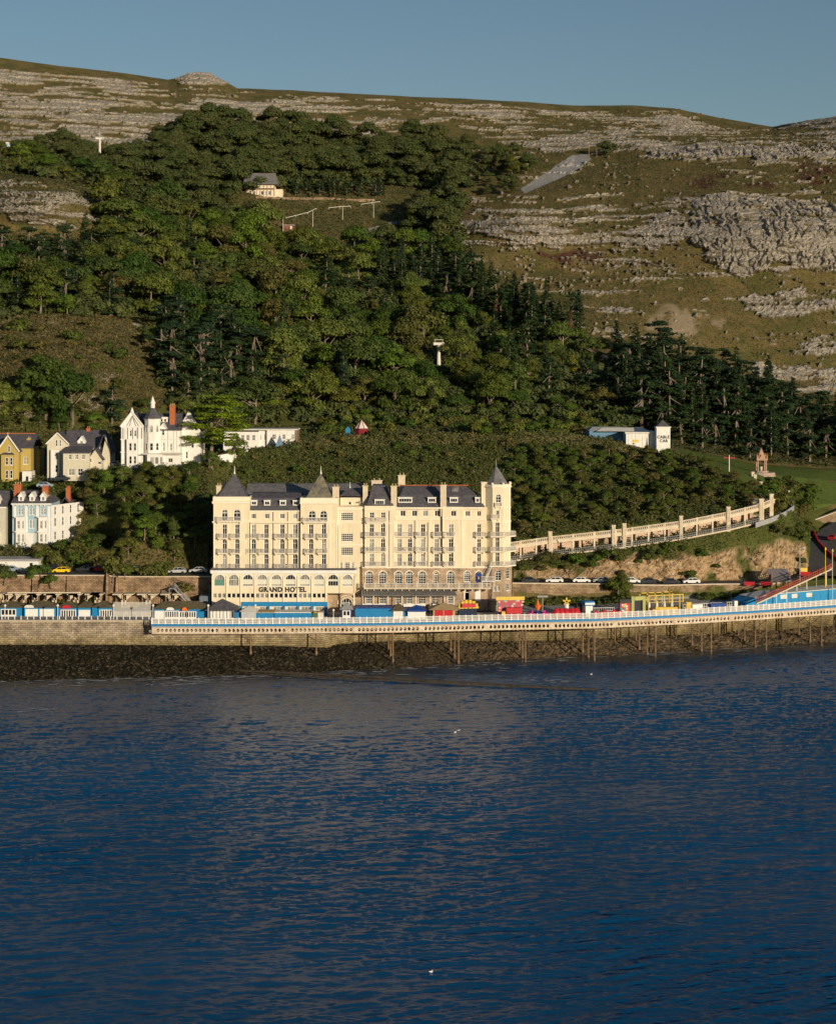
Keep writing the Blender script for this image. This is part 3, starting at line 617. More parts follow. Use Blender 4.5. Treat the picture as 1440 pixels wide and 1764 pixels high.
for px, py, p in scatter(FOREST, 9000, 5.2, UG, excl=(MEADOW, OUTC), seed=53, kmin=r0-20): und.append((p-Vector((0,0,.8)), random.uniform(1.7,2.9)))
if far: merge_stuff('distant_wood', far, [t[0] for t in TREES['broad']], mat('distant_foliage',(.04,.065,.014),c2=(.085,.09,.028),scale=.09), 'far broadleaf wood high on the hill below the skyline', 'wood')
merge_stuff('understorey', und, [t[0] for t in TREES['shrub']], mat('understorey_foliage',(.03,.05,.012),c2=(.085,.095,.028),scale=.13), 'tangled understorey filling the gaps between the hillside trees', 'understorey')

# undergrowth: leafy cover on the slopes, one mass nobody could count
def cover(name, poly, n, size, m, label, cat, seed=0, kmin=0, kmax=None, lift=.5, excl=None):
    g = np.random.default_rng(seed); kmax = kmax or NR-2
    px = PX[kmin:kmax]; py = PYf[kmin:kmax]; ok = inpoly(px, py, poly)
    if excl is not None: ok &= ~excl[kmin:kmax]
    k, j = np.nonzero(ok); k += kmin
    if len(k) == 0: return
    # weight by ground area so that steep and flat parts fill alike
    a = np.hypot(TY[k+1,j]-TY[k,j], TZ[k+1,j]-TZ[k,j])*TY[k,j]+1e-3; pick = g.choice(len(k), n, p=a/a.sum()); k = k[pick]; j = j[pick]
    u = g.random(n); v_ = g.random(n); j2 = np.minimum(j+1, NC-1)
    c = np.stack([A[k,j]*(1-u)*(1-v_)+A[k,j2]*u*(1-v_)+A[k+1,j]*(1-u)*v_+A[k+1,j2]*u*v_ for A in (TX,TY,TZ)],1)
    hh = fbm(c[:,0]/2.6, c[:,1]/2.6+c[:,2]/2, seed, 3); c[:,2] += g.random(n)*lift*(.2+2.4*np.clip(hh-.35,0,1))
    d = np.stack([g.normal(size=n)*.7, g.normal(size=n)*.7-.5, np.ones(n)*.8+g.normal(size=n)*.4],1); d /= np.linalg.norm(d,axis=1)[:,None]
    t = np.cross(d, g.normal(size=(n,3))); t /= np.linalg.norm(t,axis=1)[:,None]; b = np.cross(d,t); s = (size*(.5+g.random(n)))[:,None]
    v = np.stack([c-t*s, c-b*s*.7, c+t*s, c+b*s*.7],1).reshape(-1,3)
    o = bpy.data.objects.new(name, np_mesh(name, v, np.arange(4*n).reshape(n,4), m)); col.objects.link(o); return tag(o, label, cat, None, 'stuff')
def cover_mat(name, stops, sc=.22):
    m = mat(name, stops[0], c2=stops[1], scale=sc, rough=.8); e = m.node_tree.nodes
    nt = m.node_tree; b = nt.nodes['Principled BSDF']; src = b.inputs['Base Color'].links[0].from_socket
    g = nd(nt,'ShaderNodeNewGeometry'); mr = nd(nt,'ShaderNodeMapRange'); mr.inputs[3].default_value=.55; mr.inputs[4].default_value=1.5; nt.links.new(g.outputs['Random Per Island'], mr.inputs[0])
    s = nd(nt,'ShaderNodeVectorMath',operation='SCALE'); nt.links.new(src, s.inputs[0]); nt.links.new(mr.outputs[0], s.inputs['Scale']); nt.links.new(s.outputs[0], b.inputs['Base Color']); return m
CM1 = cover_mat('undergrowth_leaf', [(.035,.055,.012),(.095,.09,.028)])
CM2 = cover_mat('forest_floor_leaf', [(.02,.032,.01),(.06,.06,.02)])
paved = (TY > 0) & False
kA = int(sum(LS[1:7]))+1
cover('undergrowth', [(-260,1000),(-260,690),(200,735),(420,735),(560,745),(1000,750),(1160,785),(1300,846),(1345,880),(1392,890),(1392,975),(1380,930),(1200,965),(884,985),(884,1000)], 150000, .26, CM1, 'rough green undergrowth covering the slopes behind the hotel', 'undergrowth', 5, kmin=kA, excl=(soilcliff>.35)|((TW<.05)&(TY>444)&(TY<472)&(PX>880)), lift=1.6)
cover('forest_undergrowth', FOREST, 90000, .42, CM2, 'dark undergrowth between the trees of the hillside wood', 'undergrowth', 6, kmin=r0-10, lift=1.2)

M_tuft = cover_mat('rough_grass_tuft', [(.05,.05,.018),(.12,.095,.035)])
cover('rough_scrub', [(-260,540),(0,545),(90,542),(200,545),(262,580),(275,640),(285,700),(200,745),(-260,745)], 60000, .30, M_tuft, 'rough scrub and grass covering the bare knoll on the left', 'scrub', 8, kmin=r0-10, lift=.9)
cover('rough_grass', [(760,640),(880,520),(1000,590),(1100,590),(1250,640),(1440,690),(1700,690),(1700,190),(1440,205),(1330,225),(1100,190),(760,190),(900,330),(780,400)], 60000, .34, M_tuft, 'rough grass tufts over the open rocky hillside', 'grass', 9, kmin=r0-10, lift=.5, excl=(rock>.3)|(scree>.3)|(dryslope>.1))

cover('pinewood_floor', [(1000,640),(1100,640),(1250,690),(1440,745),(1720,745),(1720,806),(1440,806),(1300,798),(1170,774),(1090,752),(1010,748),(560,748),(560,725),(1000,725)], 45000, .38, CM2, 'dark undergrowth beneath the pines at the foot of the hill', 'undergrowth', 16, kmin=r0-34, lift=1.4, excl=(lawn>0))

cover('crest_grass', [(500,768),(600,751),(860,749),(1000,752),(1080,767),(1160,789),(1140,800),(1000,768),(860,766),(600,770),(520,784)], 22000, .22, mat('dry_crest_grass',(.12,.11,.04),c2=(.20,.17,.07),scale=.4), 'dry pale grass along the crest of the knoll behind the hotel', 'grass', 19, kmin=kA, lift=.7)
# ------------------------------------------------------------------ building helpers
def arc(cx, cz, r, a0, a1, n): return [(cx+r*math.cos(a0+(a1-a0)*i/n), cz+r*math.sin(a0+(a1-a0)*i/n)) for i in range(n+1)]
class Frame:
    """a vertical plane: origin o, unit direction u along it, outward normal n (2-D)"""
    def __init__(s, ox, oy, ux=1., uy=0.):
        l = math.hypot(ux, uy); s.o = (ox, oy); s.u = (ux/l, uy/l); s.n = (s.u[1], -s.u[0])
    def p(s, a, d, z): return (s.o[0]+s.u[0]*a+s.n[0]*d, s.o[1]+s.u[1]*a+s.n[1]*d, z)
def fbox(mb, fr, a0, a1, d0, d1, z0, z1, mi=0):
    """box on a frame; d measured outward"""
    v = [fr.p(a,d,z) for z in (z0,z1) for a,d in ((a0,d1),(a1,d1),(a1,d0),(a0,d0))]
    mb.add(v, [(0,3,2,1),(4,5,6,7),(0,1,5,4),(1,2,6,5),(2,3,7,6),(3,0,4,7)], mi)
def wall(mb, fr, a0, a1, z0, z1, holes, depth=.32, mi=0):
    """front face with real openings and reveals; hole = (a0,a1,z0,z1,arched)"""
    xs = sorted({a0,a1,*[h[0] for h in holes],*[h[1] for h in holes]}); zs = sorted({z0,z1,*[h[2] for h in holes],*[h[3] for h in holes]})
    xs = [x for x in xs if a0-1e-6 <= x <= a1+1e-6]; zs = [z for z in zs if z0-1e-6 <= z <= z1+1e-6]
    for i in range(len(xs)-1):
        for k in range(len(zs)-1):
            cx, cz = (xs[i]+xs[i+1])/2, (zs[k]+zs[k+1])/2
            if any(h[0]<cx<h[1] and h[2]<cz<h[3] for h in holes): continue
            mb.quad(fr.p(xs[i],0,zs[k]), fr.p(xs[i+1],0,zs[k]), fr.p(xs[i+1],0,zs[k+1]), fr.p(xs[i],0,zs[k+1]), mi)
    for h in holes:
        a,b,c,d,ar = h[:5]
        mb.quad(fr.p(a,0,c), fr.p(a,-depth,c), fr.p(b,-depth,c), fr.p(b,0,c), mi)
        if not ar:
            mb.quad(fr.p(a,0,d), fr.p(b,0,d), fr.p(b,-depth,d), fr.p(a,-depth,d), mi)
            mb.quad(fr.p(a,0,c), fr.p(a,0,d), fr.p(a,-depth,d), fr.p(a,-depth,c), mi); mb.quad(fr.p(b,0,c), fr.p(b,-depth,c), fr.p(b,-depth,d), fr.p(b,0,d), mi)
        else:
            r = (b-a)/2; sp = d-r; pts = arc((a+b)/2, sp, r, math.pi, 0, 10)
            mb.quad(fr.p(a,0,c), fr.p(a,0,sp), fr.p(a,-depth,sp), fr.p(a,-depth,c), mi); mb.quad(fr.p(b,0,c), fr.p(b,-depth,c), fr.p(b,-depth,sp), fr.p(b,0,sp), mi)
            for (x0,y0),(x1,y1) in zip(pts[:-1], pts[1:]):
                mb.quad(fr.p(x0,0,y0), fr.p(x1,0,y1), fr.p(x1,0,d), fr.p(x0,0,d), mi)
                mb.quad(fr.p(x0,0,y0), fr.p(x0,-depth,y0), fr.p(x1,-depth,y1), fr.p(x1,0,y1), mi)
def window(fr, h, parent, cols_=2, rows=2, fm=None, gm=None, d=.22, t=.12, name='window', rowz=None, sill=True):
    a,b,c,z,ar = h[:5]; fm = fm or M_white; gm = gm or M_glass; m = MB(); r = (b-a)/2; zt = z
    for x in (a, b-t): fbox(m, fr, x, x+t, -d, -d+.07, c, (z-r if ar else z))
    fbox(m, fr, a+t, b-t, -d, -d+.07, c, c+t)
    if ar:
        pts = arc((a+b)/2, z-r, r-.005, math.pi, 0, 10); pin = arc((a+b)/2, z-r, r-t, math.pi, 0, 10)
        for i in range(10):
            m.quad(fr.p(pin[i][0],-d+.07,pin[i][1]), fr.p(pin[i+1][0],-d+.07,pin[i+1][1]), fr.p(pts[i+1][0],-d+.07,pts[i+1][1]), fr.p(pts[i][0],-d+.07,pts[i][1]))
        fbox(m, fr, a+t, b-t, -d, -d+.06, z-r-t/2, z-r+t/2)
    else: fbox(m, fr, a+t, b-t, -d, -d+.07, z-t, z)
    for i in range(1, cols_):
        x = a+(b-a)*i/cols_; fbox(m, fr, x-t*.35, x+t*.35, -d, -d+.05, c+t, z-t)
    zr = rowz or [i/rows for i in range(1, rows)]
    for q in zr: fbox(m, fr, a+t, b-t, -d, -d+.045, c+(z-c)*q-t*.35, c+(z-c)*q+t*.35)
    if sill: fbox(m, fr, a-.08, b+.08, .003, .12, c-.12, c-.003)
    o = m.build(name, fm, parent); g = MB(); dd = -d-.02
    if ar:
        pts = arc((a+b)/2, z-r, r, math.pi, 0, 10); vs = [fr.p(a,dd,c), fr.p(b,dd,c)] + [fr.p(x,dd,y) for x,y in reversed(pts)]; g.add(vs, [tuple(range(len(vs)))])
    else: g.quad(fr.p(a,dd,c), fr.p(b,dd,c), fr.p(b,dd,z), fr.p(a,dd,z))
    g.build('pane', gm, o); return o
def railing(mb, fr, a0, a1, d, z0, z1, n=None, t=.05, mi=0):
    n = n or max(2, int((a1-a0)/.22)); fbox(mb, fr, a0, a1, d-.03, d+.03, z1-.08, z1, mi); fbox(mb, fr, a0, a1, d-.025, d+.025, z0+.05, z0+.10, mi)
    for i in range(n+1): x = a0+(a1-a0)*i/n; fbox(mb, fr, x-t/2, x+t/2, d-.02, d+.02, z0+.10, z1-.08, mi)
def balcony(fr, a0, a1, z0, z1, dep, parent, furn=0, seed=0):
    m = MB(); fbox(m, fr, a0, a1, .003, dep, z0-.22, z0)
    for x in (a0+.2, a1-.35): fbox(m, fr, x, x+.15, .003, dep*.6, z0-.55, z0-.223)
    o = m.build('balcony', M_cream2, parent); q = MB(); railing(q, fr, a0+.04, a1-.04, dep-.06, z0, z1, t=.06)
    for x in (a0+.06, a1-.06):
        for i in range(5): d = dep*(i+.5)/5; fbox(q, fr, x-.02, x+.02, d-.02, d+.02, z0+.05, z1-.05)
        fbox(q, fr, x-.03, x+.03, .02, dep-.09, z1-.08, z1)
    q.build('railing', M_rail, o)
    if furn:
        g = random.Random(seed); f = MB()
        for k in range(furn):
            x = g.uniform(a0+.3, a1-.5); fbox(f, fr, x, x+.45, dep*.3, dep*.7, z0+.38, z0+.44); fbox(f, fr, x, x+.05, dep*.3, dep*.7, z0+.44, z0+.9); fbox(f, fr, x+.1, x+.16, dep*.45, dep*.5, z0, z0+.38)
        f.build('balcony_chair', M_offwhite, o)
def chimney(x0,x1,y0,y1,z0,z1,parent,m=None,pots=2, pm=None):
    b = MB(); b.box(x0,x1,y0,y1,z0,z1); b.box(x0-.12,x1+.12,y0-.12,y1+.12,z1,z1+.22); o = b.build('chimney', m or M_conc, parent); p = MB()
    for i in range(pots): x = x0+(x1-x0)*(i+.5)/pots; p.cyl(x,(y0+y1)/2,z1+.22,z1+.75,.16,.12,8)
    if pots: p.build('chimney_pot', pm or M_tan, o)
    return o
# ------------------------------------------------------------------ the grand seafront hotel
HY = 412.0
def hx(px, Y=HY): return WX(px, Y)
def hz(py, Y=HY): return WZ(py, Y)
G0 = 8.95
hotel = thing('hotel', 'long cream seafront hotel of five storeys with slate pyramid roofed towers and stone base', 'hotel', (hx(620), HY+8, G0))
F0 = Frame(0, HY)
def sect(px0, px1, zb, zt, Yf, holes, mi=0, name='facade', m=None, trim=True, Yb=432, band=()):
    """one bay block: front with openings, sides, top, back; holes in px/py at the facade plane"""
    fr = Frame(0, Yf); mb = MB(); hs = [(hx(a,Yf),hx(b,Yf),hz(c,Yf),hz(d,Yf),ar) for a,b,c,d,ar in holes]
    x0, x1 = hx(px0,Yf), hx(px1,Yf); wall(mb, fr, x0, x1, zb, zt, hs)
    mb.quad((x0,Yf,zb),(x0,Yf,zt),(x0,Yb,zt),(x0,Yb,zb)); mb.quad((x1,Yf,zb),(x1,Yb,zb),(x1,Yb,zt),(x1,Yf,zt))
    mb.quad((x0,Yf,zt),(x1,Yf,zt),(x1,Yb,zt),(x0,Yb,zt)); mb.quad((x0,Yb,zb),(x0,Yb,zt),(x1,Yb,zt),(x1,Yb,zb))
    o = mb.build(name, m or M_cream, hotel); return fr, hs, x0, x1
nb = 0
def tall_win(cx, w, top, bot): return (cx-w/2, cx+w/2, bot, top, False)
FLO = [(903,927.5),(929,953.5),(955,979.5)]           # three main floors on the left half
FLR = [(902.5,924.5),(928,950.5),(953.5,975.5)]       # right half
def place_windows(fr, hs, specs):
    for h, (c_, r_, gm) in zip(hs, specs):
        window(fr, h, hotel, c_, 2, rowz=[.72] if r_ == 'door' else None, gm=gm) if r_ == 'door' else window(fr, h, hotel, c_, r_, gm=gm)
gl = lambda: random.choice([M_glass, M_glass, M_glass, M_glassc])
def bay(px0, px1, zb, zt, Yf, cols, floors, w=8, extra=(), especs=(), **k):
    holes = [tall_win(c, w, t, b) for (t,b) in floors for c in cols] + list(extra)
    specs = [(2,'door',gl()) for _ in floors for c in cols] + list(especs)
    fr, hs, x0, x1 = sect(px0, px1, zb, zt, Yf, holes, **k); place_windows(fr, hs, specs); return fr
def balc(fr, Yf, spans, floors, dep=1.05, hpx=8.5):
    global nb
    for (t,b) in floors:
        for (a,c) in spans:
            nb += 1; z0 = hz(b-1.2, Yf); balcony(fr, hx(a,Yf), hx(c,Yf), z0, z0+1.05, dep, hotel, 1 if nb%2 else 2, nb)
ZB = 16.0
# A: left tower
frA = bay(368, 430.5, G0, hz(858.5), HY, (387.3,409), FLO, extra=[(382.3,392.3,897,877.6,True),(402.6,414.6,897,877.6,True)], especs=[(2,3,M_glass)]*2)
balc(frA, HY, [(376,392.5),(397.5,414.8)], FLO); balc(frA, HY, [(374.5,416.5)], [(0,898.6)], 1.1)
# B: long bay
YB = HY+.8
frB = bay(430.5, 518, G0, hz(878.6,YB), YB, (437.2,459,486.5,508.5), FLO, extra=[(c-4.2,c+4.2,893.7,884.6,False) for c in (437.2,460,486.5,509)], especs=[(3,1,gl()) for _ in range(4)])
balc(frB, YB, [(424.9,442.6),(445.8,465),(473.4,492),(495.8,515)], FLO)
# C: middle tower
frC = bay(518, 581.6, G0, hz(860.5), HY, (536,558), FLO, extra=[(531.4,543.8,897.5,879.6,True),(551.2,563.5,897.5,879.6,True)], especs=[(2,3,M_glass)]*2)
balc(frC, HY, [(525.5,542),(547.5,565)], FLO); balc(frC, HY, [(522.5,564.5)], [(0,900)], 1.1)
# D: stair bay with small paned triple windows
YD = HY+.7
frD = bay(581.6, 628, G0, hz(872.6,YD), YD, (), [], extra=[(587.6,607.8,896.7,883,False),(587.6,607.8,933,919,False),(587.6,607.8,956.7,942.6,False),(593.5,602,980,968.5,False),(585.5,589.5,980,968.5,False),(605.5,609.5,980,968.5,False)], especs=[(6,4,M_glass)]*3+[(3,4,M_glass),(2,4,M_glass),(2,4,M_glass)])
# E
frE = bay(628, 680.5, ZB, hz(871.5), HY, (640.2,659.7), FLR, extra=[(c-4,c+4,892.5,882.3,False) for c in (640.5,660)], especs=[(2,2,M_glass)]*2, name='facade')
balc(frE, HY, [(628.5,665.4)], FLR); balc(frE, HY, [(630.5,665.5)], [(0,899.5)])
# F
YF_ = HY+.9
frF = bay(680.5, 762, ZB, hz(873.6,YF_), YF_, (688,705.9,728.4,752), FLR, extra=[(c-4.5,c+4.5,889.5,879,False) for c in (694,714,732.5,753)], especs=[(2,1,gl()) for _ in range(4)])
balc(frF, YF_, [(677.5+1,711.7),(715.7,735.9),(745.3,761.4)], FLR)
# G projecting bay
YG = HY+.1
frG = bay(762, 797.3, ZB, hz(873.2,YG), YG, (776.7,), FLR, w=8.5, extra=[(776.4,785.6,889.5,879.5,False)], especs=[(2,1,M_glass)])
balc(frG, YG, [(764.5,783.5)], FLR)
# H
YH_ = HY+.6
frH = bay(797.3, 838, ZB, hz(873.6,YH_), YH_, (824.7,), FLR, w=7, extra=[(801,809.5,889.5,880,False),(821.3,828.3,889.5,880,False)], especs=[(3,1,gl()),(2,1,M_glass)])
balc(frH, YH_, [(818.6,834.6)], FLR)
# turret: octagon in plan
TR = 3.35; tcx, tcy = hx(857.5), HY+3.0
def octo(r, ry=None): return [(tcx+(r)*math.cos(math.pi/8+k*math.pi/4), tcy+(ry or r)*math.sin(math.pi/8+k*math.pi/4)) for k in range(8)]
TP = octo(TR); zt_t = hz(838.5, tcy)
def face(k):       # k=5 front facing camera, 4 front-left, 6 front-right
    a, b = TP[k], TP[(k+1)%8]; return Frame(a[0], a[1], b[0]-a[0], b[1]-a[1]), math.hypot(b[0]-a[0], b[1]-a[1])
for k in range(8):
    fr, L_ = face(k); mb = MB(); hs = []; sp = []
    z = lambda py: hz(py, tcy-TR)
    if k == 5:
        for (t,b) in FLR: hs.append((L_*.25,L_*.25+1.0,z(b+1),z(t-3),False)); sp.append((2,'door',M_glass))
        hs.append((L_*.28,L_*.28+1.25,z(866),z(851.5),True)); sp.append((2,3,M_glass)); hs.append((L_*.3,L_*.3+.8,z(888.5),z(879),False)); sp.append((2,1,M_glass))
    wall(mb, fr, 0, L_, ZB, zt_t, hs); mb.build('turret_wall', M_cream, hotel)
    for h, (c_, r_, gm) in zip(hs, sp): window(fr, h, hotel, c_, 2 if r_=='door' else r_, rowz=[.72] if r_=='door' else None, gm=gm)
    if k == 6:
        b2 = MB(); a0 = L_*.22; 
        for (p0,p1),(q0,q1) in zip(arc(L_*.5,z(857),.85,math.pi,0,10)[:-1], arc(L_*.5,z(857),.85,math.pi,0,10)[1:]): b2.bar(fr.p(p0,.04,p1), fr.p(q0,.04,q1), .1)
        b2.bar(fr.p(L_*.5-.85,.04,z(869)), fr.p(L_*.5-.85,.04,z(857)), .1); b2.bar(fr.p(L_*.5+.85,.04,z(869)), fr.p(L_*.5+.85,.04,z(857)), .1); b2.build('blind_arch', M_cream2, hotel)
fr5, L5 = face(5); balcony(fr5, L5*.28-.2, L5*.28+1.45, hz(872,tcy-TR), hz(872,tcy-TR)+.85, .5, hotel); balcony(fr5, -.4, 1.6, hz(893,tcy-TR), hz(893,tcy-TR)+.95, .6, hotel)
for (t,b) in FLR:                                     # wraparound balconies
    z0 = hz(b-.5, tcy-TR-1); mb = MB(); po = [TP[4]]+[(tcx+(TR+1.35)*math.cos(math.pi/8+k*math.pi/4), tcy+(TR+1.35)*math.sin(math.pi/8+k*math.pi/4)) for k in (5,6,7)]+[TP[0]]
    po = [(po[1][0]-.6, tcy-TR)]+po[1:]; mb.prism(po, z0-.25, z0); o = mb.build('balcony', M_cream2, hotel); q = MB()
    for (a,b_) in zip(po[:-1], po[1:]): f2 = Frame(a[0],a[1],b_[0]-a[0],b_[1]-a[1]); railing(q, f2, 0, math.hypot(b_[0]-a[0],b_[1]-a[1]), -.08, z0, z0+1.05, t=.06)
    q.build('railing', M_rail, o)
mb = MB(); mb.prism(octo(TR+.12), hz(897,tcy)-.15, hz(897,tcy)+.15); mb.prism(octo(TR+.25), zt_t, zt_t+.3); mb.prism(octo(TR+.1), zt_t+.3, zt_t+.75); mb.prism(octo(TR+.1), hz(880,tcy)+.9,hz(880,tcy)+1.05)
for k in range(8): x,y = octo(TR)[k]; mb.box(x-.22,x+.22,y-.22,y+.22,zt_t+.75,zt_t+1.15)
mb.build('turret_cornice', M_cream2, hotel)
mb = MB(); mb.cone(octo(TR*.86), zt_t+.55, (tcx-.3, tcy, hz(801,tcy))); mb.build('turret_roof', M_slateg, hotel)
mb = MB(); mb.cyl(tcx-.3,tcy,hz(802,tcy),hz(790,tcy),.10,.03,6); mb.build('finial', M_lead, hotel)
mb = MB(); mb.box(hx(829.5),hx(839),HY+1.5,HY+4,ZB,hz(832.5)); mb.box(hx(829.5)-.1,hx(839)+.1,HY+1.4,HY+4.1,hz(832.5),hz(831)); mb.build('turret_stack', M_cream, hotel)
# stone base of the right half
YS = HY-.25
SWN = [(636,12.5),(659,12.5),(686,12.5),(704.6,12),(726.8,12.5),(751,9),(776,12.5),(804.3,10),(823.9,10)]
holes = [(c-w/2,c+w/2,1005.5 if c<790 else 1002,984 if c not in (751,) else 986,True) for c,w in SWN]
low = [(c-w/2,c+w/2,1039.7,1026.6,False) for c,w in ((636,11),(659,11),(686,10),(704.6,10),(726.8,12),(750,8),(776,10))]
dr = [(799,807.7,1035.7,1014.5,False),(818.4,828,1035.7,1014.5,False)]
xs0, xs1 = hx(624,YS), hx(840,YS); fr = Frame(0,YS); mb = MB()
hsA = [(hx(a,YS),hx(b,YS),hz(c,YS),hz(d,YS),ar) for a,b,c,d,ar in holes+low+dr]
wall(mb, fr, xs0, xs1, G0, hz(977.5,YS), hsA); zt_s = hz(977.5,YS)
mb.quad((xs0,YS,zt_s),(xs1,YS,zt_s),(xs1,432,zt_s),(xs0,432,zt_s)); mb.quad((xs0,YS,G0),(xs0,YS,zt_s),(xs0,432,zt_s),(xs0,432,G0)); mb.quad((xs0,432,G0),(xs0,432,zt_s),(xs1,432,zt_s),(xs1,432,G0)); mb.quad((xs1,YS,G0),(xs1,432,G0),(xs1,432,zt_s),(xs1,YS,zt_s))
mb.build('stone_base', M_stoneb, hotel)
for i, h in enumerate(hsA):
    if i < len(holes): window(fr, h, hotel, 3, 5, t=.11, gm=gl() if i%3 else M_glass)
    elif i < len(holes)+len(low): window(fr, h, hotel, 3, 3)
    else:
        m = MB(); fbox(m, fr, h[0], h[1]-(.9 if i == len(hsA)-2 else 0), -.14, -.06, h[2], h[3]); m.build('shutter', M_white, hotel)
        if i == len(hsA)-2: window(fr, (h[1]-.85,h[1],h[2]+2.0,h[3],False), hotel, 1, 1, sill=False)
m = MB()
for c,w in SWN:                                      # pale arch surrounds
    r = w/2*HY/F+.16; zz = hz(984,YS)-w/2*HY/F
    A_ = arc(hx(c,YS), zz, r, math.pi, 0, 8)
    for (x0,y0),(x1,y1) in zip(A_[:-1],A_[1:]): m.bar((x0,YS-.04,y0),(x1,YS-.04,y1),.16)
fbox(m, fr, xs0, xs1, .003, .25, zt_s-.15, zt_s+.2)
m.build('arch_surround', M_cream2, hotel)
mb = MB(); TS = octo(TR+.28)
def tface(k): a, b = TS[k], TS[(k+1)%8]; return Frame(a[0],a[1],b[0]-a[0],b[1]-a[1]), math.hypot(b[0]-a[0],b[1]-a[1])
z = lambda py: hz(py, tcy-TR)
for k in range(8):
    f_, L_ = tface(k); hs = []
    if k == 5: hs = [(L_*.28,L_*.28+1.3,z(1000),z(982),True),(L_*.1,L_*.1+.55,z(1018),z(1009),False),(L_*.42,L_*.42+.55,z(1018),z(1009),False)]
    if k == 6: hs = [(L_*.3,L_*.3+1.3,z(998),z(978.5),True),(L_*.3,L_*.3+1.2,z(1018),z(1006),False)]
    wall(mb, f_, 0, L_, G0, z(974.5), hs)
    for h in hs: window(f_, h, hotel, 2, 4, t=.1)
mb.prism(TS, z(974.6), z(974.5)); mb.build('turret_base', M_stoneb, hotel)
# terrace on brackets with railing, sloping verandah roof below it
zt0 = hz(1012.5, YS-1.6); mb = MB(); mb.box(hx(627,YS),hx(845,YS),YS-1.9,YS-.003,zt0-.3,zt0); 
for px in range(632, 845, 12): mb.box(hx(px,YS),hx(px,YS)+.18,YS-1.5,YS-.003,zt0-.85,zt0-.303)
o = mb.build('terrace', M_conc, hotel); q = MB(); fT = Frame(0,YS-1.9); railing(q, fT, hx(627,YS), hx(845,YS), -.05, zt0, zt0+1.1, n=150, t=.05)
for px in range(628, 846, 18): fbox(q, fT, hx(px,YS), hx(px,YS)+.16, -.12, .02, zt0, zt0+1.3)
q.build('railing', M_offwhite, o)
mb = MB(); zr = hz(1014.5,YS-1); ze = hz(1026,YS-4); x0,x1 = hx(624,YS),hx(778,YS)
mb.add([(x0,YS-.05,zr),(x1,YS-.05,zr),(x1+1.2,YS-4,ze),(x0-.1,YS-4,ze),(x0,YS-.05,zr-.15),(x1,YS-.05,zr-.15),(x1+1.2,YS-4,ze-.15),(x0-.1,YS-4,ze-.15)],[(0,3,2,1),(4,5,6,7),(0,1,5,4),(1,2,6,5),(2,3,7,6),(3,0,4,7)])
n = 60
for i in range(n+1): t = i/n; mb.bar((x0+(x1-x0)*t,YS-.1,zr+.03),(x0-.1+(x1+1.3-x0)*t,YS-4,ze+.03),.07)
mb.build('verandah_roof', mat('zinc_roof',(.16,.15,.145),c2=(.24,.225,.21),scale=.8), hotel)
mb = MB()
for px in (624,643,668,692,716,741,765,781): mb.box(hx(px,YS-4),hx(px,YS-4)+.16,YS-3.9,YS-3.74,G0,ze-.12)
for a,b in ((625,664),(695,733),(745,782)): mb.box(hx(a,YS-4),hx(b,YS-4),YS-3.7,YS-3.6,hz(1045.5,YS-4),hz(1040.5,YS-4))
mb.build('verandah_post', M_white, hotel)
# external white stair between terrace and balcony
mb = MB(); x0_, x1_ = hx(836,YS), hx(846,YS); za, zb_ = zt0+.1, hz(975,YS)
for yy in (YS-1.7,YS-.8): mb.bar((x0_,yy,za+1.6),(x1_,yy,zb_),.12); mb.bar((x0_,yy,za+2.6),(x1_,yy,zb_+1),.07)
for i in range(14): t=i/14; mb.box(x0_+(x1_-x0_)*t,x0_+(x1_-x0_)*t+.25,YS-1.7,YS-.8,za+1.6+(zb_-za-1.6)*t,za+1.65+(zb_-za-1.6)*t)
mb.box(x0_-1,hx(852,YS),YS-2,YS-.7,za+1.35,za+1.5); fS = Frame(0,YS-2); railing(mb, fS, x0_-1, hx(852,YS), 0, za+1.5, za+2.6, t=.05)
for x in (x0_-.9,hx(852,YS)-.2): mb.box(x,x+.12,YS-1.9,YS-1.78,zt0,za+1.35)
mb.build('outside_stair', M_white, hotel)
m = MB(); fbox(m, Frame(0,YS), hx(819.5,YS), hx(828.5,YS), .02, .10, hz(1002,YS), hz(987,YS)); b_ = m.build('banner', M_blued, hotel); m = MB(); m.cyl(hx(824,YS),YS-.16,hz(997,YS),hz(993,YS),.3,.12,8); m.build('crest', M_yellow, b_)
# cornices, bands and parapets
def band(px0,px1,py,Yf,h=.28,dep=.25,name='cornice',m=None):
    mb = MB(); x0,x1=hx(px0,Yf),hx(px1,Yf); mb.box(x0,x1,Yf-dep,Yf-.003,hz(py,Yf)-h/2,hz(py,Yf)+h/2); mb.box(x0+.05,x1-.05,Yf-dep*.6,Yf-.004,hz(py,Yf)-h/2-.18,hz(py,Yf)-h/2-.002); mb.build(name, m or M_cream2, hotel)
band(366,431.5,865,HY,.45,.5); band(517,583,865.5,HY,.45,.5); band(366,581.5,898.8,HY,.22,.3); band(430.5,517,880,YB,.2,.3)
band(581.6,628,876,YD,.5,.4); band(581.6,628,898.6,YD,.15,.15); band(581.6,628,937.5,YD,.12,.1); band(628,681.5,876.5,HY,.4,.45); band(628,681,901,HY,.15,.2); band(681,762,893.8,YF_,.35,.45); band(762,797.6,893.2,YG,.35,.45); band(797.6,838,894,YH_,.35,.45); band(681,838,874.6,HY+.1,.2,.1)
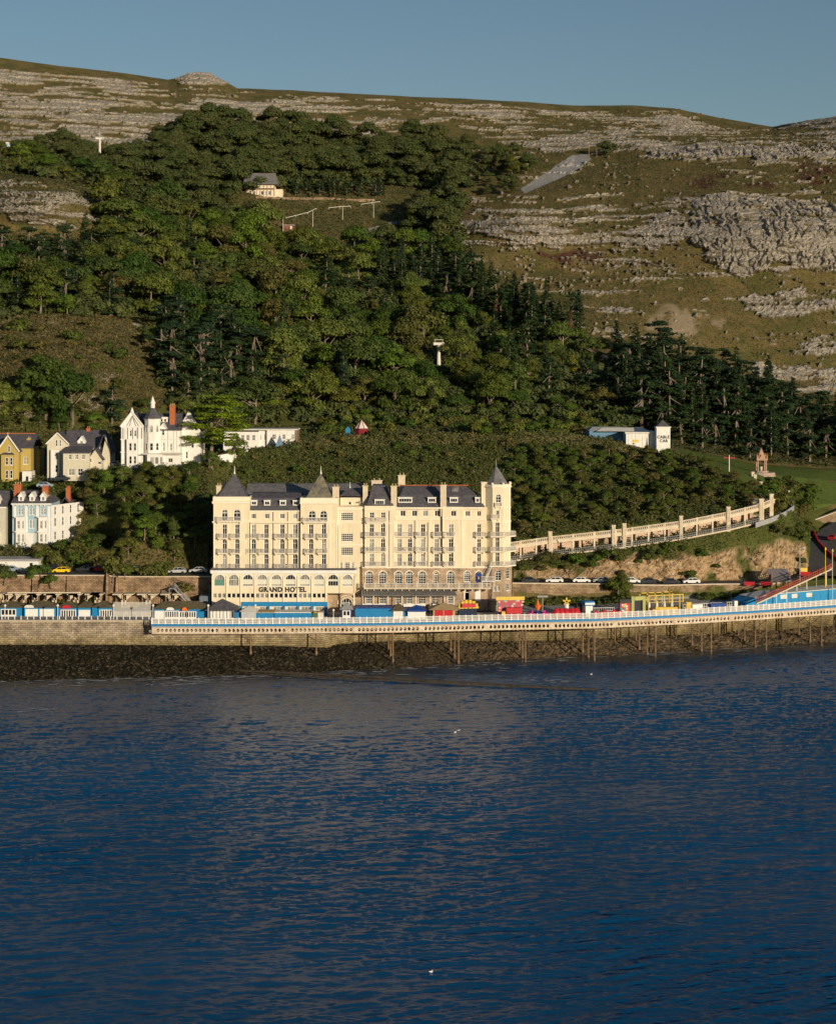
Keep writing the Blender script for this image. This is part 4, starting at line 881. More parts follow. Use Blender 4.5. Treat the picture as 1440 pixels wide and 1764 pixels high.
for px0,px1,t,b in ((368,430.5,858.5,863),(518,581.6,860.5,864)):
    mb = MB(); x0,x1=hx(px0),hx(px1); zt = hz(b); 
    mb.box(x0-.1,x1+.1,HY-.12,HY+.3,zt,hz(t)+.4); mb.box(x0-.1,x0+.25,HY+.3,HY+9,zt,hz(t)+.4); mb.box(x1-.25,x1+.1,HY+.3,HY+9,zt,hz(t)+.4); mb.build('parapet', M_cream2, hotel)
mb = MB()                                            # pilaster strips and rain pipes
for px, Yf in ((369.3,HY),(429,HY),(519.2,HY),(568.5,HY),(580.3,HY),(629.5,HY),(669,HY),(679,HY),(718,YF_),(741,YF_),(796,YG),(763.5,YG)): mb = MB(); mb.box(hx(px,Yf)-.16,hx(px,Yf)+.16,Yf-.07,Yf-.003,ZB,hz(896,Yf)); mb.build('pilaster', M_cream2, hotel)
mb = MB()
for px, Yf, t in ((471,YB,880),(496,YB,880),(517.3,HY-.2,880),(582,YD-.3,905),(670.5,HY,880),(714.5,YF_,893),(737,YF_,900),(797.8,YH_-.1,975),(430.9,HY-.1,900)): mb = MB(); mb.bar((hx(px,Yf),Yf-.12,G0+7),(hx(px,Yf),Yf-.12,hz(t,Yf)),.10); mb.build('rain_pipe', M_dark, hotel)
# roofs
def pyr(px0,px1,Y0,Y1,zb,px_a,py_a,m,fin=None,name='pyramid_roof'):
    x0,x1=hx(px0,Y0),hx(px1,Y0); ap=(hx(px_a,(Y0+Y1)/2),(Y0+Y1)/2,hz(py_a,(Y0+Y1)/2)); mb=MB(); mb.cone([(x0,Y0),(x1,Y0),(x1,Y1),(x0,Y1)],zb,ap)
    o=mb.build(name,m,hotel)
    if fin: f=MB(); f.cyl(ap[0],ap[1],ap[2]-.3,hz(fin,ap[1]),.13,.04,6); f.cyl(ap[0],ap[1],ap[2]-.4,ap[2]+.3,.25,.12,8); f.build('finial',M_white,o)
pyr(374.5,425.5,HY+1,HY+8,hz(858)+.05,404.4,814,M_slate,802.5)
pyr(527,572.5,HY+1,HY+8,hz(859)+.05,553,814,M_slatem,803)
mb = MB(); mb.frustum((hx(430.5),hx(518),YB-.15,HY+9),hz(879.5,YB),(hx(430.5),hx(518),YB+2.0,HY+9),hz(858,YB+2)); 
mb.frustum((hx(430.5),hx(518),YB+2.0,HY+12),hz(858,YB+2)+.003,(hx(430.5),hx(518),YB+5,HY+9),hz(848.8,YB+5)); mb.build('mansard_roof', M_slate, hotel)
mb = MB(); mb.frustum((hx(374),hx(640),HY+11,HY+22),ZB+10,(hx(374),hx(640),HY+13,HY+20),hz(849,HY+13)); mb.frustum((hx(415),hx(630),HY+13,HY+24),hz(849,HY+13)+.01,(hx(427,HY+18),hx(625,HY+18),HY+18,HY+20),hz(833,HY+18)); mb.build('rear_roof', M_slateg, hotel)
def dormer(px0,px1,t,b,Yf,roofm=None,cols_=2,name='dormer'):
    fr=Frame(0,Yf); x0,x1=hx(px0,Yf),hx(px1,Yf); z0,z1=hz(b,Yf),hz(t,Yf); mb=MB(); h=(x0+.15,x1-.15,z0+.15,z1-.15,False)
    wall(mb,fr,x0,x1,z0,z1,[h],.12); mb.quad((x0,Yf,z0),(x0,Yf,z1),(x0,Yf+2,z1),(x0,Yf+2,z0)); mb.quad((x1,Yf,z0),(x1,Yf+2,z0),(x1,Yf+2,z1),(x1,Yf,z1)); mb.box(x0-.1,x1+.1,Yf-.15,Yf+2.2,z1,z1+.14)
    o=mb.build(name,M_white,hotel); w=window(fr,h,o,cols_,1,d=.1,sill=False,t=.08)
for c in (437.8,460.4,487.4,510): dormer(c-5.3,c+5.3 if c<505 else c+5,862.5,870.8,YB+.45)
for a,b,n in ((686,710,5),(736.9,751,3),(774.7,788.8,3),(818.4,826.5,2)): dormer(a,b,857.5,866,YF_+.45,cols_=n)
dormer(645.5,662.5,861,870,HY+.6,cols_=4)
mb = MB(); x0,x1,x2 = hx(684.5),hx(762),hx(836); zE,zM,zR = hz(874.5),hz(853.5,HY+2.5),hz(836,HY+6.5)
mb.frustum((x0,x2,YF_-.2,HY+14),zE,(x0+.6,x2-1.6,YF_+2.2,HY+12),zM); mb.frustum((x0+.6,x2-1.6,YF_+2.2,HY+12),zM+.003,(x0+1.6,hx(801),HY+6.5,HY+8),zR)
mb.build('main_roof', M_slate, hotel)
mb = MB(); a_=Vector((hx(779,HY+4),YF_+3.0,zM+.75)); 
mb.quad((hx(778),YF_+3.1,zM+.75),(hx(790),YF_+3.1,zM+.75),(hx(792),YF_+5.1,zM+2.0),(hx(780),YF_+5.1,zM+2.0)); mb.build('skylight', M_glassc, hotel)
mb = MB(); mb.frustum((hx(632),hx(678),HY+.4,HY+12),hz(871),(hx(641),hx(665),HY+4,HY+9),hz(836,HY+4)); mb.build('mansard_roof', M_slate, hotel)
mb = MB(); mb.box(hx(684.5),hx(820),HY+5.9,HY+6.1,hz(836.4,HY+6.5),hz(834.9,HY+6.5)); mb.build('ridge_tiles', M_brick, hotel)
# penthouse over the stair bay, and stacks
mb = MB(); wall(mb,Frame(0,HY+4),hx(586,HY+4),hx(630,HY+4),hz(876,YD),hz(857.5,HY+4),[(hx(600,HY+4),hx(605,HY+4),hz(870,HY+4),hz(864,HY+4),False)]); mb.box(hx(586,HY+4),hx(630,HY+4),HY+4.4,HY+9,hz(876,YD),hz(857.5,HY+4)); mb.build('penthouse', M_cream, hotel)
window(Frame(0,HY+4),(hx(600,HY+4),hx(605,HY+4),hz(870,HY+4),hz(864,HY+4),False),hotel,1,1)
pyr(584,630,HY+3.6,HY+9.5,hz(857),603,840,M_slate,830)
mb = MB(); mb.cyl(hx(619.5,HY+3.6),HY+3.4,hz(865.5,HY+3.6),hz(865.3,HY+3.6)+.12,.55,.5,12); mb.bar((hx(619.5),HY+3.6,hz(874)),(hx(619.5),HY+3.6,hz(864)),.08); mb.build('satellite_dish', M_lead, hotel)
for a,b,t,bo,Y0 in ((573,584,840,860,HY+2.5),(625,633.5,838,872,HY+3),(673.5,683.5,838.5,873,HY+.8),(686,698,820,850,HY+9),(758.6,768.8,836.8,875,HY+.3),(373,381,838,858,HY+3),(384,390,834,858,HY+6),(640,658,829,840,HY+12)):
    chimney(hx(a,Y0),hx(b,Y0),Y0,Y0+1.6,hz(bo,Y0)-2,hz(t,Y0),hotel,M_conc,2)
# front annexe with arcade of arched windows and the hotel name
YA = 405.5; ax0, ax1 = hx(365.5,YA), hx(611.5,YA); frN = Frame(0,YA); zA = hz(990-4.5,YA)
C10 = [378.2+24.45*i for i in range(10)]; hsN = [(hx(c-8.6,YA),hx(c+8.6,YA),hz(1009.5,YA),hz(990,YA),True) for c in C10]
tri = [(c-10.8+7.8*k, c-10.8+7.8*k+6) for c in C10[:8] for k in range(3)]; hsT = [(hx(a,YA),hx(b,YA),hz(1030,YA),hz(1022,YA),False) for a,b in tri]
xo = hx(563.5,YA); z10 = hz(1022,YA)
mb = MB(); wall(mb, frN, ax0, xo, G0+.4, zA, [h for h in hsN[:8]]+hsT+[(hx(a,YA),hx(b,YA),hz(1052,YA),hz(1044.9,YA),False) for a,b in ((447,464),(471,489),(495,513),(519,538),(543,561))])
wall(mb, frN, xo, ax1, z10, zA, hsN[8:])
mb.quad((ax0,YA,G0),(ax0,YA,zA),(ax0,HY+.1,zA),(ax0,HY+.1,G0)); mb.quad((ax1,YA,z10),(ax1,HY+.1,z10),(ax1,HY+.1,zA),(ax1,YA,zA)); mb.quad((xo,YA,G0),(xo,HY-.3,G0),(xo,HY-.3,z10),(xo,YA,z10)); mb.quad((xo,YA,z10),(xo,HY-.3,z10),(ax1,HY-.3,z10),(ax1,YA,z10))
mb.build('annexe_wall', M_cream, hotel)
for i,h in enumerate(hsN): window(frN, h, hotel, 4, 2, rowz=[.55], gm=[M_glassc,M_glassc,M_glass][i%3], t=.08)
for i,h in enumerate(hsN):
    if i >= 2:
        m = MB(); fbox(m, frN, h[0]+.05, h[1]-.05, -.14, -.12, h[2]+(.35 if i != 8 else 1.1), h[2]+1.55); m.build('blind', M_blind, hotel)
m = MB(); fbox(m, frN, hsN[0][0]+.05, hsN[0][1]-.05, -.14, -.12, hsN[0][2]+.1, hsN[0][2]+1.5); m.build('blind', mat('green_blind',(.10,.22,.18)), hotel)
for k in range(8):          # each triple is one window
    h = hsT[k*3:k*3+3]; m = MB()
    for a in h:
        fbox(m,frN,a[0],a[1],-.2,-.13,a[2],a[2]+.07); fbox(m,frN,a[0],a[1],-.2,-.13,a[3]-.07,a[3])
        for x in (a[0],a[1]-.07): fbox(m,frN,x,x+.07,-.2,-.13,a[2]+.07,a[3]-.07)
    w_ = m.build('window', M_white, hotel); g_ = MB()
    for a in h: g_.quad(frN.p(a[0],-.21,a[2]),frN.p(a[1],-.21,a[2]),frN.p(a[1],-.21,a[3]),frN.p(a[0],-.21,a[3]))
    g_.build('pane', M_glass if k%3 else M_glassc, w_)
mb = MB(); fbox(mb,frN,ax0-.3,ax1+.3,.003,.45,zA-.25,zA+.45); fbox(mb,frN,ax0,ax1,.003,.12,hz(990,YA)+.25,zA-.253); mb.box(ax1+.003,ax1+.45,YA,HY-1,zA-.25,zA+.45); mb.box(ax0-.45,ax0-.003,YA,HY,zA-.25,zA+.45)
for c in C10:
    A_ = arc(hx(c,YA),hz(990,YA)-8.6*YA/F,8.6*YA/F+.14,math.pi,0,10)
    for (x0,y0),(x1,y1) in zip(A_[:-1],A_[1:]): mb.bar((x0,YA-.03,y0),(x1,YA-.03,y1),.22)
mb.build('annexe_cornice', M_white, hotel)
mb = MB(); mb.box(ax0-.2,ax1+.2,YA,HY,zA+.02,zA+.12); mb.box(ax0,ax1,YA+.1,YA+.25,zA+.12,zA+.9); mb.build('annexe_roof', mat('roof_felt',(.06,.055,.06),c2=(.10,.09,.09)), hotel)
mb = MB()
for i in range(11):
    mb = MB(); x = hx(366+24.45*i,YA); fbox(mb, frN, x-.09, x+.09, .004, .22, (G0 if i<9 else z10), hz(992,YA)); mb.build('pilaster', M_cream2, hotel)
mb = MB(); fbox(mb,frN,hx(416,YA),xo+.1,.01,.35,hz(1044,YA),hz(1036.7,YA)); 
for px in (463,489.5,514,538.5,562,416): fbox(mb,frN,hx(px,YA)-.2,hx(px,YA)+.25,.01,.30,G0,hz(1044.1,YA))
fbox(mb,frN,hx(416,YA),xo+.1,.01,.2,G0,hz(1052,YA)); mb.build('shop_front', M_blue, hotel)
for i,(a,b) in enumerate(((447,462),(471,488),(495,512),(519,536),(543,560))): window(frN,(hx(a,YA),hx(b,YA),hz(1052,YA),hz(1045,YA),False),hotel,3,1,gm=M_glassc,sill=False)
mb = MB(); mb.box(ax1-.35,ax1-.05,YA+.05,YA+.35,G0,z10); mb.box(ax1-9*.135-.2,ax1-9*.135,YA+2,YA+2.2,G0,z10) if 0 else None; mb.build('column', M_cream2, hotel)
# arched doorway below the overhang
YE = HY-.5; frE_ = Frame(0,YE); mb = MB(); hE = (hx(587,YE),hx(606,YE),G0,hz(1031,YE),True); wall(mb,frE_,hx(562,YE),hx(622,YE),G0,z10,[hE],.5); mb.build('entrance_wall', M_stoneb, hotel)
mb = MB(); rE=(hE[1]-hE[0])/2
for rr_ in (.25,.7):
    A_ = arc((hE[0]+hE[1])/2,hE[3]-rE,rE+rr_,math.pi,0,12)
    for (x0,y0),(x1,y1) in zip(A_[:-1],A_[1:]): mb.bar((x0,YE-.05,y0),(x1,YE-.05,y1),.3)
mb.build('arch_surround', M_conc, hotel); window(frE_, hE, hotel, 4, 3, gm=M_glass, d=.4, sill=False, name='entrance_door')
# side-return windows and lettering
fR = Frame(ax1, YA, 0, 1)
mb = MB()
for i in range(2): window(Frame(ax1+.02, YA, 0, 1), (1+2.6*i, 2.4+2.6*i, hz(1009,YA), hz(992,YA), True), hotel, 2, 2, d=-.06, t=.1)
def text_mesh(body, size, x, y, z, mt, parent=None, ext=.04, name='lettering', fr=None, sx=1.0, bold=.012):
    cu = bpy.data.curves.new(name,'FONT'); cu.body = body; cu.size = size; cu.extrude = ext; cu.offset = bold; cu.align_x='CENTER'; cu.align_y='CENTER'; cu.space_character=1.12
    to = bpy.data.objects.new('tmp',cu); col.objects.link(to); bpy.context.view_layer.update()
    me_ = bpy.data.meshes.new_from_object(to.evaluated_get(bpy.context.evaluated_depsgraph_get())); bpy.data.objects.remove(to)
    me_.name = name; me_.materials.clear(); me_.materials.append(mt); o = bpy.data.objects.new(name, me_); col.objects.link(o)
    off = ORG.get(parent.name, Vector()) if parent else Vector(); o.parent = parent; o.location = Vector((x,y,z))-off; o.rotation_euler=(R(90),0,0); o.scale=(sx,1,1); return o
text_mesh('GRAND HOTEL', 1.5, hx(486.8,YA), YA-.06, hz(1016,YA), M_dark, hotel, sx=.97, bold=.075)
# ------------------------------------------------------------------ sea walls, retaining walls
def wall_strip(name, pts, thick, mt, label, cat, cap=None, group=None):
    """wall following (x,y,z0,z1) points, thickness to the back"""
    m = MB()
    for (a,b) in zip(pts[:-1], pts[1:]):
        f = Frame(a[0],a[1],b[0]-a[0],b[1]-a[1]); L_ = math.hypot(b[0]-a[0],b[1]-a[1])
        v = [f.p(0,0,a[2]),f.p(L_,0,b[2]),f.p(L_,-thick,b[2]),f.p(0,-thick,a[2]),f.p(0,0,a[3]),f.p(L_,0,b[3]),f.p(L_,-thick,b[3]),f.p(0,-thick,a[3])]
        m.add(v, [(0,3,2,1),(4,5,6,7),(0,1,5,4),(2,3,7,6)]+([(3,0,4,7)] if a is pts[0] else [])+([(1,2,6,5)] if b is pts[-1] else []))
    o = one(m, name, mt, label, cat, (pts[0][0],pts[0][1],pts[0][2]), group)
    if cap:
        c = MB()
        for (a,b) in zip(pts[:-1], pts[1:]): c.bar((a[0],a[1]+thick/2,a[3]+cap[0]/2),(b[0],b[1]+thick/2,b[3]+cap[0]/2),thick+.25,0,cap[0])
        c.build('coping', cap[1], o)
    return o
def seawall_mat():
    m = stone('tidal_sea_wall', (.46,.38,.28), (.32,.26,.19), (.17,.14,.10), 1.0, .45, .10, .65); nt = m.node_tree; b = nt.nodes['Principled BSDF']
    src = b.inputs['Base Color'].links[0].from_socket; g = nd(nt,'ShaderNodeNewGeometry'); s = nd(nt,'ShaderNodeSeparateXYZ'); nt.links.new(g.outputs['Position'], s.inputs[0])
    n = nd(nt,'ShaderNodeTexNoise'); n.inputs['Scale'].default_value=.5; n.inputs['Detail'].default_value=6; nt.links.new(g.outputs['Position'], n.inputs['Vector'])
    ma_ = nd(nt,'ShaderNodeMath',operation='MULTIPLY_ADD'); nt.links.new(n.outputs[0], ma_.inputs[0]); ma_.inputs[1].default_value=-3.0; nt.links.new(s.outputs[2], ma_.inputs[2])
    r = nd(nt,'ShaderNodeValToRGB'); e = r.color_ramp.elements; e[0].position=.34; e[0].color=(.85,.82,.62,1); e[1].position=.50; e[1].color=(1.0,1.0,1.0,1)
    e.new(.08).color=(.42,.40,.26,1)
    mr = nd(nt,'ShaderNodeMapRange'); mr.inputs[1].default_value=0; mr.inputs[2].default_value=11; nt.links.new(ma_.outputs[0], mr.inputs[0]); nt.links.new(mr.outputs[0], r.inputs[0])
    mx = nd(nt,'ShaderNodeMix'); mx.data_type='RGBA'; mx.blend_type='MULTIPLY'; mx.inputs[0].default_value=1; nt.links.new(src, mx.inputs[6]); nt.links.new(r.outputs[0], mx.inputs[7]); nt.links.new(mx.outputs[2], b.inputs['Base Color']); return m
M_tide = seawall_mat()
spx = [-260,-120,0,130,262]; wall_strip('sea_wall', [(WX(p,391),391,1.5,9.5) for p in spx], 1.2, M_tide, 'high tidal stone sea wall under the blue kiosks at the left end of the promenade', 'sea wall', (.25,M_conc))
pts = [(px, swi(px,1)-.0) for px in (262.1,400,480,555,590,620,700,800,900,1000,1100,1200,1320,1440,1560,1700)]
wall_strip('sea_wall', [(WX(p,y),y,.5,8.85) for p,y in pts], 1.2, M_tide, 'olive stained sea wall running behind the pier legs', 'sea wall')
M_ret = stone('retaining_stone', (.46,.31,.19), (.30,.20,.12), (.18,.13,.09), .75, .32, .12, .75)
lw = [(WX(p,411.3),411.3,9,17.3) for p in (-260,-60,40,60,117,185)]+[(WX(p,411.3),411.3,9,17.0) for p in (200,205,365)]
rw_ = wall_strip('retaining_wall', lw, .6, M_ret, 'tall buttressed stone retaining wall below the upper road on the left', 'wall', (.2,M_conc))
m = MB()
for px,w,d in ((60,10,1.2),(117,4,1.0),(186,5,2.0),(202,5,1.6),(-20,8,1.2)): m.frustum((WX(px,411)-w*.05,WX(px,411)+w*.09,411.3-d,411.29),9,(WX(px,411)-w*.05+.1,WX(px,411)+w*.09-.1,411.3-d*.5,411.29),17.2 if px!=186 else 19.5)
m.build('buttress', M_ret, rw_)
rws = [(WX(p,y),y-.15,8.6,z) for p,y,z in ((882,424,13.9),(960,425.3,13.6),(1050,427,13.3),(1100,429,12.8),(1150,431,12.5),(1225,435.5,12.2),(1300,440,11.7),(1345,443,11.6))]
wall_strip('retaining_wall', rws, .6, M_wallS, 'pale stone retaining wall below the coast road right of the hotel', 'wall', (.22,M_conc))

# ------------------------------------------------------------------ pier
FR = [(262,387.3),(430,387.3),(640,388.6),(760,390.6),(860,393),(940,394),(1024,395.3),(1140,400.2),(1180,402),(1300,408.5),(1440,418),(1560,428),(1700,440)]
def fr_y(px): return np.interp(px, [p[0] for p in FR], [p[1] for p in FR])
fpx = np.linspace(262,1700,400); fx = (fpx-720)*fr_y(fpx)/F; fy = fr_y(fpx)
for _ in range(30): fy[1:-1] = (fy[:-2]+2*fy[1:-1]+fy[2:])/4
dl = np.concatenate([[0],np.cumsum(np.hypot(np.diff(fx),np.diff(fy)))]); PL = dl[-1]
def pp(s, off=0., z=0.):
    """point at arc length s along the pier front, off metres to the landward side"""
    x = np.interp(s,dl,fx); y = np.interp(s,dl,fy); e=1.5; tx = np.interp(s+e,dl,fx)-np.interp(s-e,dl,fx); ty = np.interp(s+e,dl,fy)-np.interp(s-e,dl,fy)
    if s < e or s > PL-e: tx, ty = 1., float(s > e)*.3
    l = math.hypot(tx,ty); return (float(x-ty/l*off), float(y+tx/l*off), z)
def s_of(px): return float(np.interp(px, fpx, dl))
pier = thing('pier', 'long white railed seaside pier deck on a cream lattice girder and thin iron legs', 'pier', pp(s_of(800),5,0))
m = MB(); N = 150
for i in range(N):
    a,b = PL*i/N, PL*(i+1)/N; wa = swi(262+1438*i/N,1); 
    pa,pb = pp(a,-.1), pp(b,-.1); ya = swi(720+pa[0]*F/pa[1],1)+.3; yb = swi(720+pb[0]*F/pb[1],1)+.3
    m.add([(pa[0],pa[1],8.7),(pb[0],pb[1],8.7),(pb[0],yb,8.7),(pa[0],ya,8.7),(pa[0],pa[1],9.0),(pb[0],pb[1],9.0),(pb[0],yb,9.0),(pa[0],ya,9.0)], [(0,3,2,1),(4,5,6,7),(0,1,5,4),(2,3,7,6)])
m.build('deck', mat('pink_deck_boards',(.34,.25,.20),c2=(.46,.37,.31),scale=1.2,stretch=(1,6,1)), pier)
m = MB(); q = MB()
n = int(PL/1.49)
for i in range(n):
    a,b = pp(i*1.49,-.16), pp((i+1)*1.49,-.16); m.bar((*a[:2],9.22),(*b[:2],9.22),.10,0,.5)
    a,b = pp(i*1.49,0), pp((i+1)*1.49,0)
    for z_,h_ in ((10.72,.09),(10.42,.05),(10.12,.05),(9.62,.08)): q.bar((*a[:2],z_),(*b[:2],z_),.06,0,h_)
    q.box(a[0]-.09,a[0]+.09,a[1]-.1,a[1]+.08,9.0,10.9)
    for k in range(1,6):
        t=k/6; x=a[0]+(b[0]-a[0])*t; y=a[1]+(b[1]-a[1])*t; q.box(x-.035,x+.035,y-.02,y+.02,10.12,10.68)
    for k in range(6):
        t=(k+.5)/6; x=a[0]+(b[0]-a[0])*t; y=a[1]+(b[1]-a[1])*t; q.box(x-.045,x+.045,y-.02,y+.02,9.5,10.1)
m.build('blue_fascia', M_blue, pier); q.build('railing', mat('white_railing',(.86,.84,.80),var=.04), pier)
def girder(off, name):
    m = MB(); W_ = .93; n = int(PL/W_); zt,zb = 8.72,7.36
    for i in range(n):
        a,b = pp(i*W_,off), pp((i+1)*W_,off); ux,uy = b[0]-a[0], b[1]-a[1]; L_ = math.hypot(ux,uy); f = Frame(a[0],a[1],ux,uy); zc=(zt+zb)/2
        if i % 16 == 0: fbox(m, f, 0, L_, -.1, .12, zb, zt); continue
        h=[(L_*.14,zc),(L_*.30,zc-.30),(L_*.5,zc-.42),(L_*.70,zc-.30),(L_*.86,zc),(L_*.70,zc+.30),(L_*.5,zc+.42),(L_*.30,zc+.30)]; o_=[(0,zc),(0,zb),(L_*.5,zb),(L_,zb),(L_,zc),(L_,zt),(L_*.5,zt),(0,zt)]
        for d in (.06,-.06): m.add([f.p(x,d,z) for x,z in o_+h], [(k,(k+1)%8,8+(k+1)%8,8+k) for k in range(8)])
        m.add([f.p(x,d,z) for d in (.06,-.06) for x,z in h], [(k,(k+1)%8,8+(k+1)%8,8+k) for k in range(8)])
    for zz in (zt,zb):
        for i in range(n//4): a,b=pp(i*4*W_,off), pp((i+1)*4*W_,off); m.bar((*a[:2],zz),(*b[:2],zz),.34,0,.12)
    return m.build(name, M_rust, pier)
girder(.1,'lattice_girder'); girder(5.0,'lattice_girder'); 
for i, px in enumerate((432,545,677,790,905,1024,1129,1225,1320,1415,1510)):
    s = s_of(px); m = MB(); depth = 1 if px < 600 else 3; tops = []
    for k, off in enumerate((.15,4.6,9.0)[:max(depth,2)]):
        p = pp(s,off); gz = groundY(720+p[0]*F/p[1], p[1])
        if p[1] > swi(720+p[0]*F/p[1],1): continue
        gz = max(gz,-1.5)-.8; m.cyl(p[0],p[1],gz,7.3,.17,.15,8); m.cyl(p[0],p[1],gz,gz+1.5,.28,.28,8); tops.append(p)
    for a,b in zip(tops[:-1],tops[1:]):
        for z0,z1 in ((7.1,4.4),(4.4,7.1),(4.3,4.3)): m.bar((*a[:2],z0),(*b[:2],z1),.09)
        m.bar((*a[:2],7.25),(*b[:2],7.25),.22)
    if px < 600: p=pp(s,.15); m.bar((p[0],p[1],6.9),(p[0],391,5.2),.1)
    m.build('leg_frame', M_leg, pier)
for i, px in enumerate(range(1060,1440,38)):
    s = s_of(px); m = MB(); p = pp(s,13.0); 
    if p[1] < swi(720+p[0]*F/p[1],1)-.3: m.cyl(p[0],p[1],0,8.6,.15,.15,6); m.build('rear_leg', M_leg, pier)

# ------------------------------------------------------------------ colonnade walk up the hillside
CL = [(870,17.7,439),(950,19.0,442.5),(1060,20.4,445.8),(1173,22.4,449),(1254,24.5,452),(1311,26.3,455.5),(1329,27.3,459),(1331,28.0,466)]
colo = thing('colonnade', 'long pale concrete colonnade with pierced balustrade climbing the slope right of the hotel', 'colonnade', (WX(1100,447),447,20))
fm, bw_, bal, rf, pyl = MB(), MB(), MB(), MB(), MB()
for (p0,z0,y0),(p1,z1,y1) in zip(CL[:-1],CL[1:]):
    a = (WX(p0,y0),y0); b = (WX(p1,y1),y1); L_ = math.hypot(b[0]-a[0],b[1]-a[1]); f = Frame(a[0],a[1],b[0]-a[0],b[1]-a[1]); n = max(1,round(L_/4.9)); zz = lambda t: z0+(z1-z0)*t
    def slope(mb, a0,a1,d0,d1,h0,h1,ins=0):
        v=[f.p(L_*t,d,zz(t)+h) for t,h in ((a0,h0),(a1,h0),(a1,h1),(a0,h1)) for d in (d1,d0)]
        mb.add(v,[(0,2,4,6),(1,7,5,3),(0,1,3,2),(4,5,7,6),(0,6,7,1),(2,3,5,4)])
    slope(fm,0,1,-.45,0,2.75,3.45); slope(rf,0,1,-5,-.452,3.1,3.4); slope(bw_,0,1,-5.2,-4.9,-.5,3.09); slope(rf,0,1,-4.9,.5,-.4,0)
    slope(bal,0,1,-.22,.0,4.35,4.52); slope(bal,0,1,-.2,-.02,3.46,3.60)
    for i in range(n+1):
        t = min(max(i/n,.004),.996); w = .22/L_; 
        if i < n+1: slope(fm,t-w,t+w,-.4,-.02,0,2.749); slope(bal,t-w,t+w,-.24,.02,3.46,4.6)
    k_ = int(L_/.55)
    for i in range(k_):
        t=(i+.5)/k_; w=.06/L_; slope(bal,t-w,t+w,-.18,-.04,3.6,4.35)
        f_=.5/k_; v=[f.p(L_*(t-f_),-.1,zz(t)+3.6),f.p(L_*(t+f_),-.1,zz(t)+4.35)]; bal.bar(v[0],v[1],.09); v=[f.p(L_*(t-f_),-.1,zz(t)+4.35),f.p(L_*(t+f_),-.1,zz(t)+3.6)]; bal.bar(v[0],v[1],.09)
    for i in range(n):    # benches / shelter dividers on back wall
        if i%2: t=(i+.5)/n; slope(bw_,t-.3/L_,t+.3/L_,-4.89,-3.2,0,2.7)
for px,z_,y_,wd in ((947.5,19,442.3,.95),(1056.5,20.3,445.6,.95),(1075,20.7,446.1,.95),(1172.5,22.4,448.9,.9),(1254,24.5,451.8,1.0),(1311,26.3,455.3,1.2),(1328,27.3,458.8,1.0)):
    pyl = MB(); x = WX(px,y_); pyl.box(x-wd/2,x+wd/2,y_-.35,y_+.5,z_-.6,z_+5.6); pyl.box(x-wd/2-.08,x+wd/2+.08,y_-.42,y_+.57,z_+5.6,z_+5.85)
    for dx in (-.2,.2): pyl.box(x+dx-.06,x+dx+.06,y_-.42,y_-.352,z_+1,z_+5.2)
    pyl.build('pylon', M_conc, colo)
fm.build('arcade_beam', M_conc, colo); bw_.build('back_wall', mat('pink_render',(.50,.36,.27),c2=(.60,.45,.34)), colo); rf.build('roof_slab', M_conc, colo); bal.build('balustrade', M_conc, colo)
m = MB()                                               # small gate between the twin pylons
x0,x1 = WX(1058,446.4),WX(1073.5,446.4); A_ = arc((x0+x1)/2,22.6,(x1-x0)*.33,math.pi,0,8)
for (a0,b0),(a1,b1) in zip(A_[:-1],A_[1:]): m.bar((a0,446.2,b0),(a1,446.2,b1),.2)
for i in range(6): x = x0+.5+(x1-x0-1)*i/5; m.bar((x,446.2,20.5),(x,446.2,23.2),.06)
m.build('gate', M_dark, colo)
def fence(name, pts, h, label, cat, mt, step=1.6, t=.07, group=None, rails=(1.,.5)):
    m = MB()
    for a,b in zip(pts[:-1],pts[1:]):
        L_ = math.dist(a,b); n=max(1,int(L_/step)); A,B=Vector(a),Vector(b)
        for r_ in rails: m.bar(A+Vector((0,0,h*r_)),B+Vector((0,0,h*r_)),t)
        for i in range(n+1): p=A.lerp(B,i/n); m.bar(p,p+Vector((0,0,h)),t)
    return one(m,name,mt,label,cat,pts[0],group)
fence('path_railing', [(WX(p,y-1.6),y-1.6,z-.1) for p,z,y in CL[:6]], 1.1, 'grey path railing along the front of the colonnade', 'railing', M_lead, .5)
# ramp road that climbs behind the colonnade with its parapets
UP = [(1331,28.0,466),(1322,29.6,476),(1310,31.2,488),(1296,33.2,500)]
wall_strip('parapet', [(WX(p,y),y,z-.5,z+1.5) for p,z,y in UP], .3, M_conc, 'pale parapet wall curving up behind the colonnade towards the lawn', 'wall')
m = MB()
for p,z,y in UP+[(1300,32.6,497),(1328,29,470)]: x=WX(p,y); m.box(x-.4,x+.4,y-.4,y+.4,z-.5,z+3.0); m.box(x-.5,x+.5,y-.5,y+.5,z+3,z+3.25); one(m,'gate_pillar',M_conc,'square pale concrete pillar along the curving ramp behind the colonnade','pillar',(x,y,z),'pillars along the curving ramp'); m = MB()
wall_strip('parapet', [(WX(p,y),y,z-.5,z+.8) for p,z,y in ((1336,31.5,494),(1345,30.6,484),(1362,29.4,476),(1366,28.6,468),(1352,27.6,461),(1325,26.2,456),(1300,25.3,452.5))], .2, M_lead, 'grey fence panels round the outer bend of the ramp', 'fence')
def road(name, L_, mt=M_asph, kerb=False):
    m = MB()
    for (a,b),(c,d) in zip(L_[:-1],L_[1:]): m.quad(a,b,d,c)
    o = m.build(name, mt, None, L_[0][0]); o['kind']='structure'; return o
def rline(pts, lift=.12):   # (px_left, px_right, Y, z) rungs
    return [((WX(a,y),y,z+lift),(WX(b,y2),y2,z+lift)) for a,b,y,y2,z in pts]
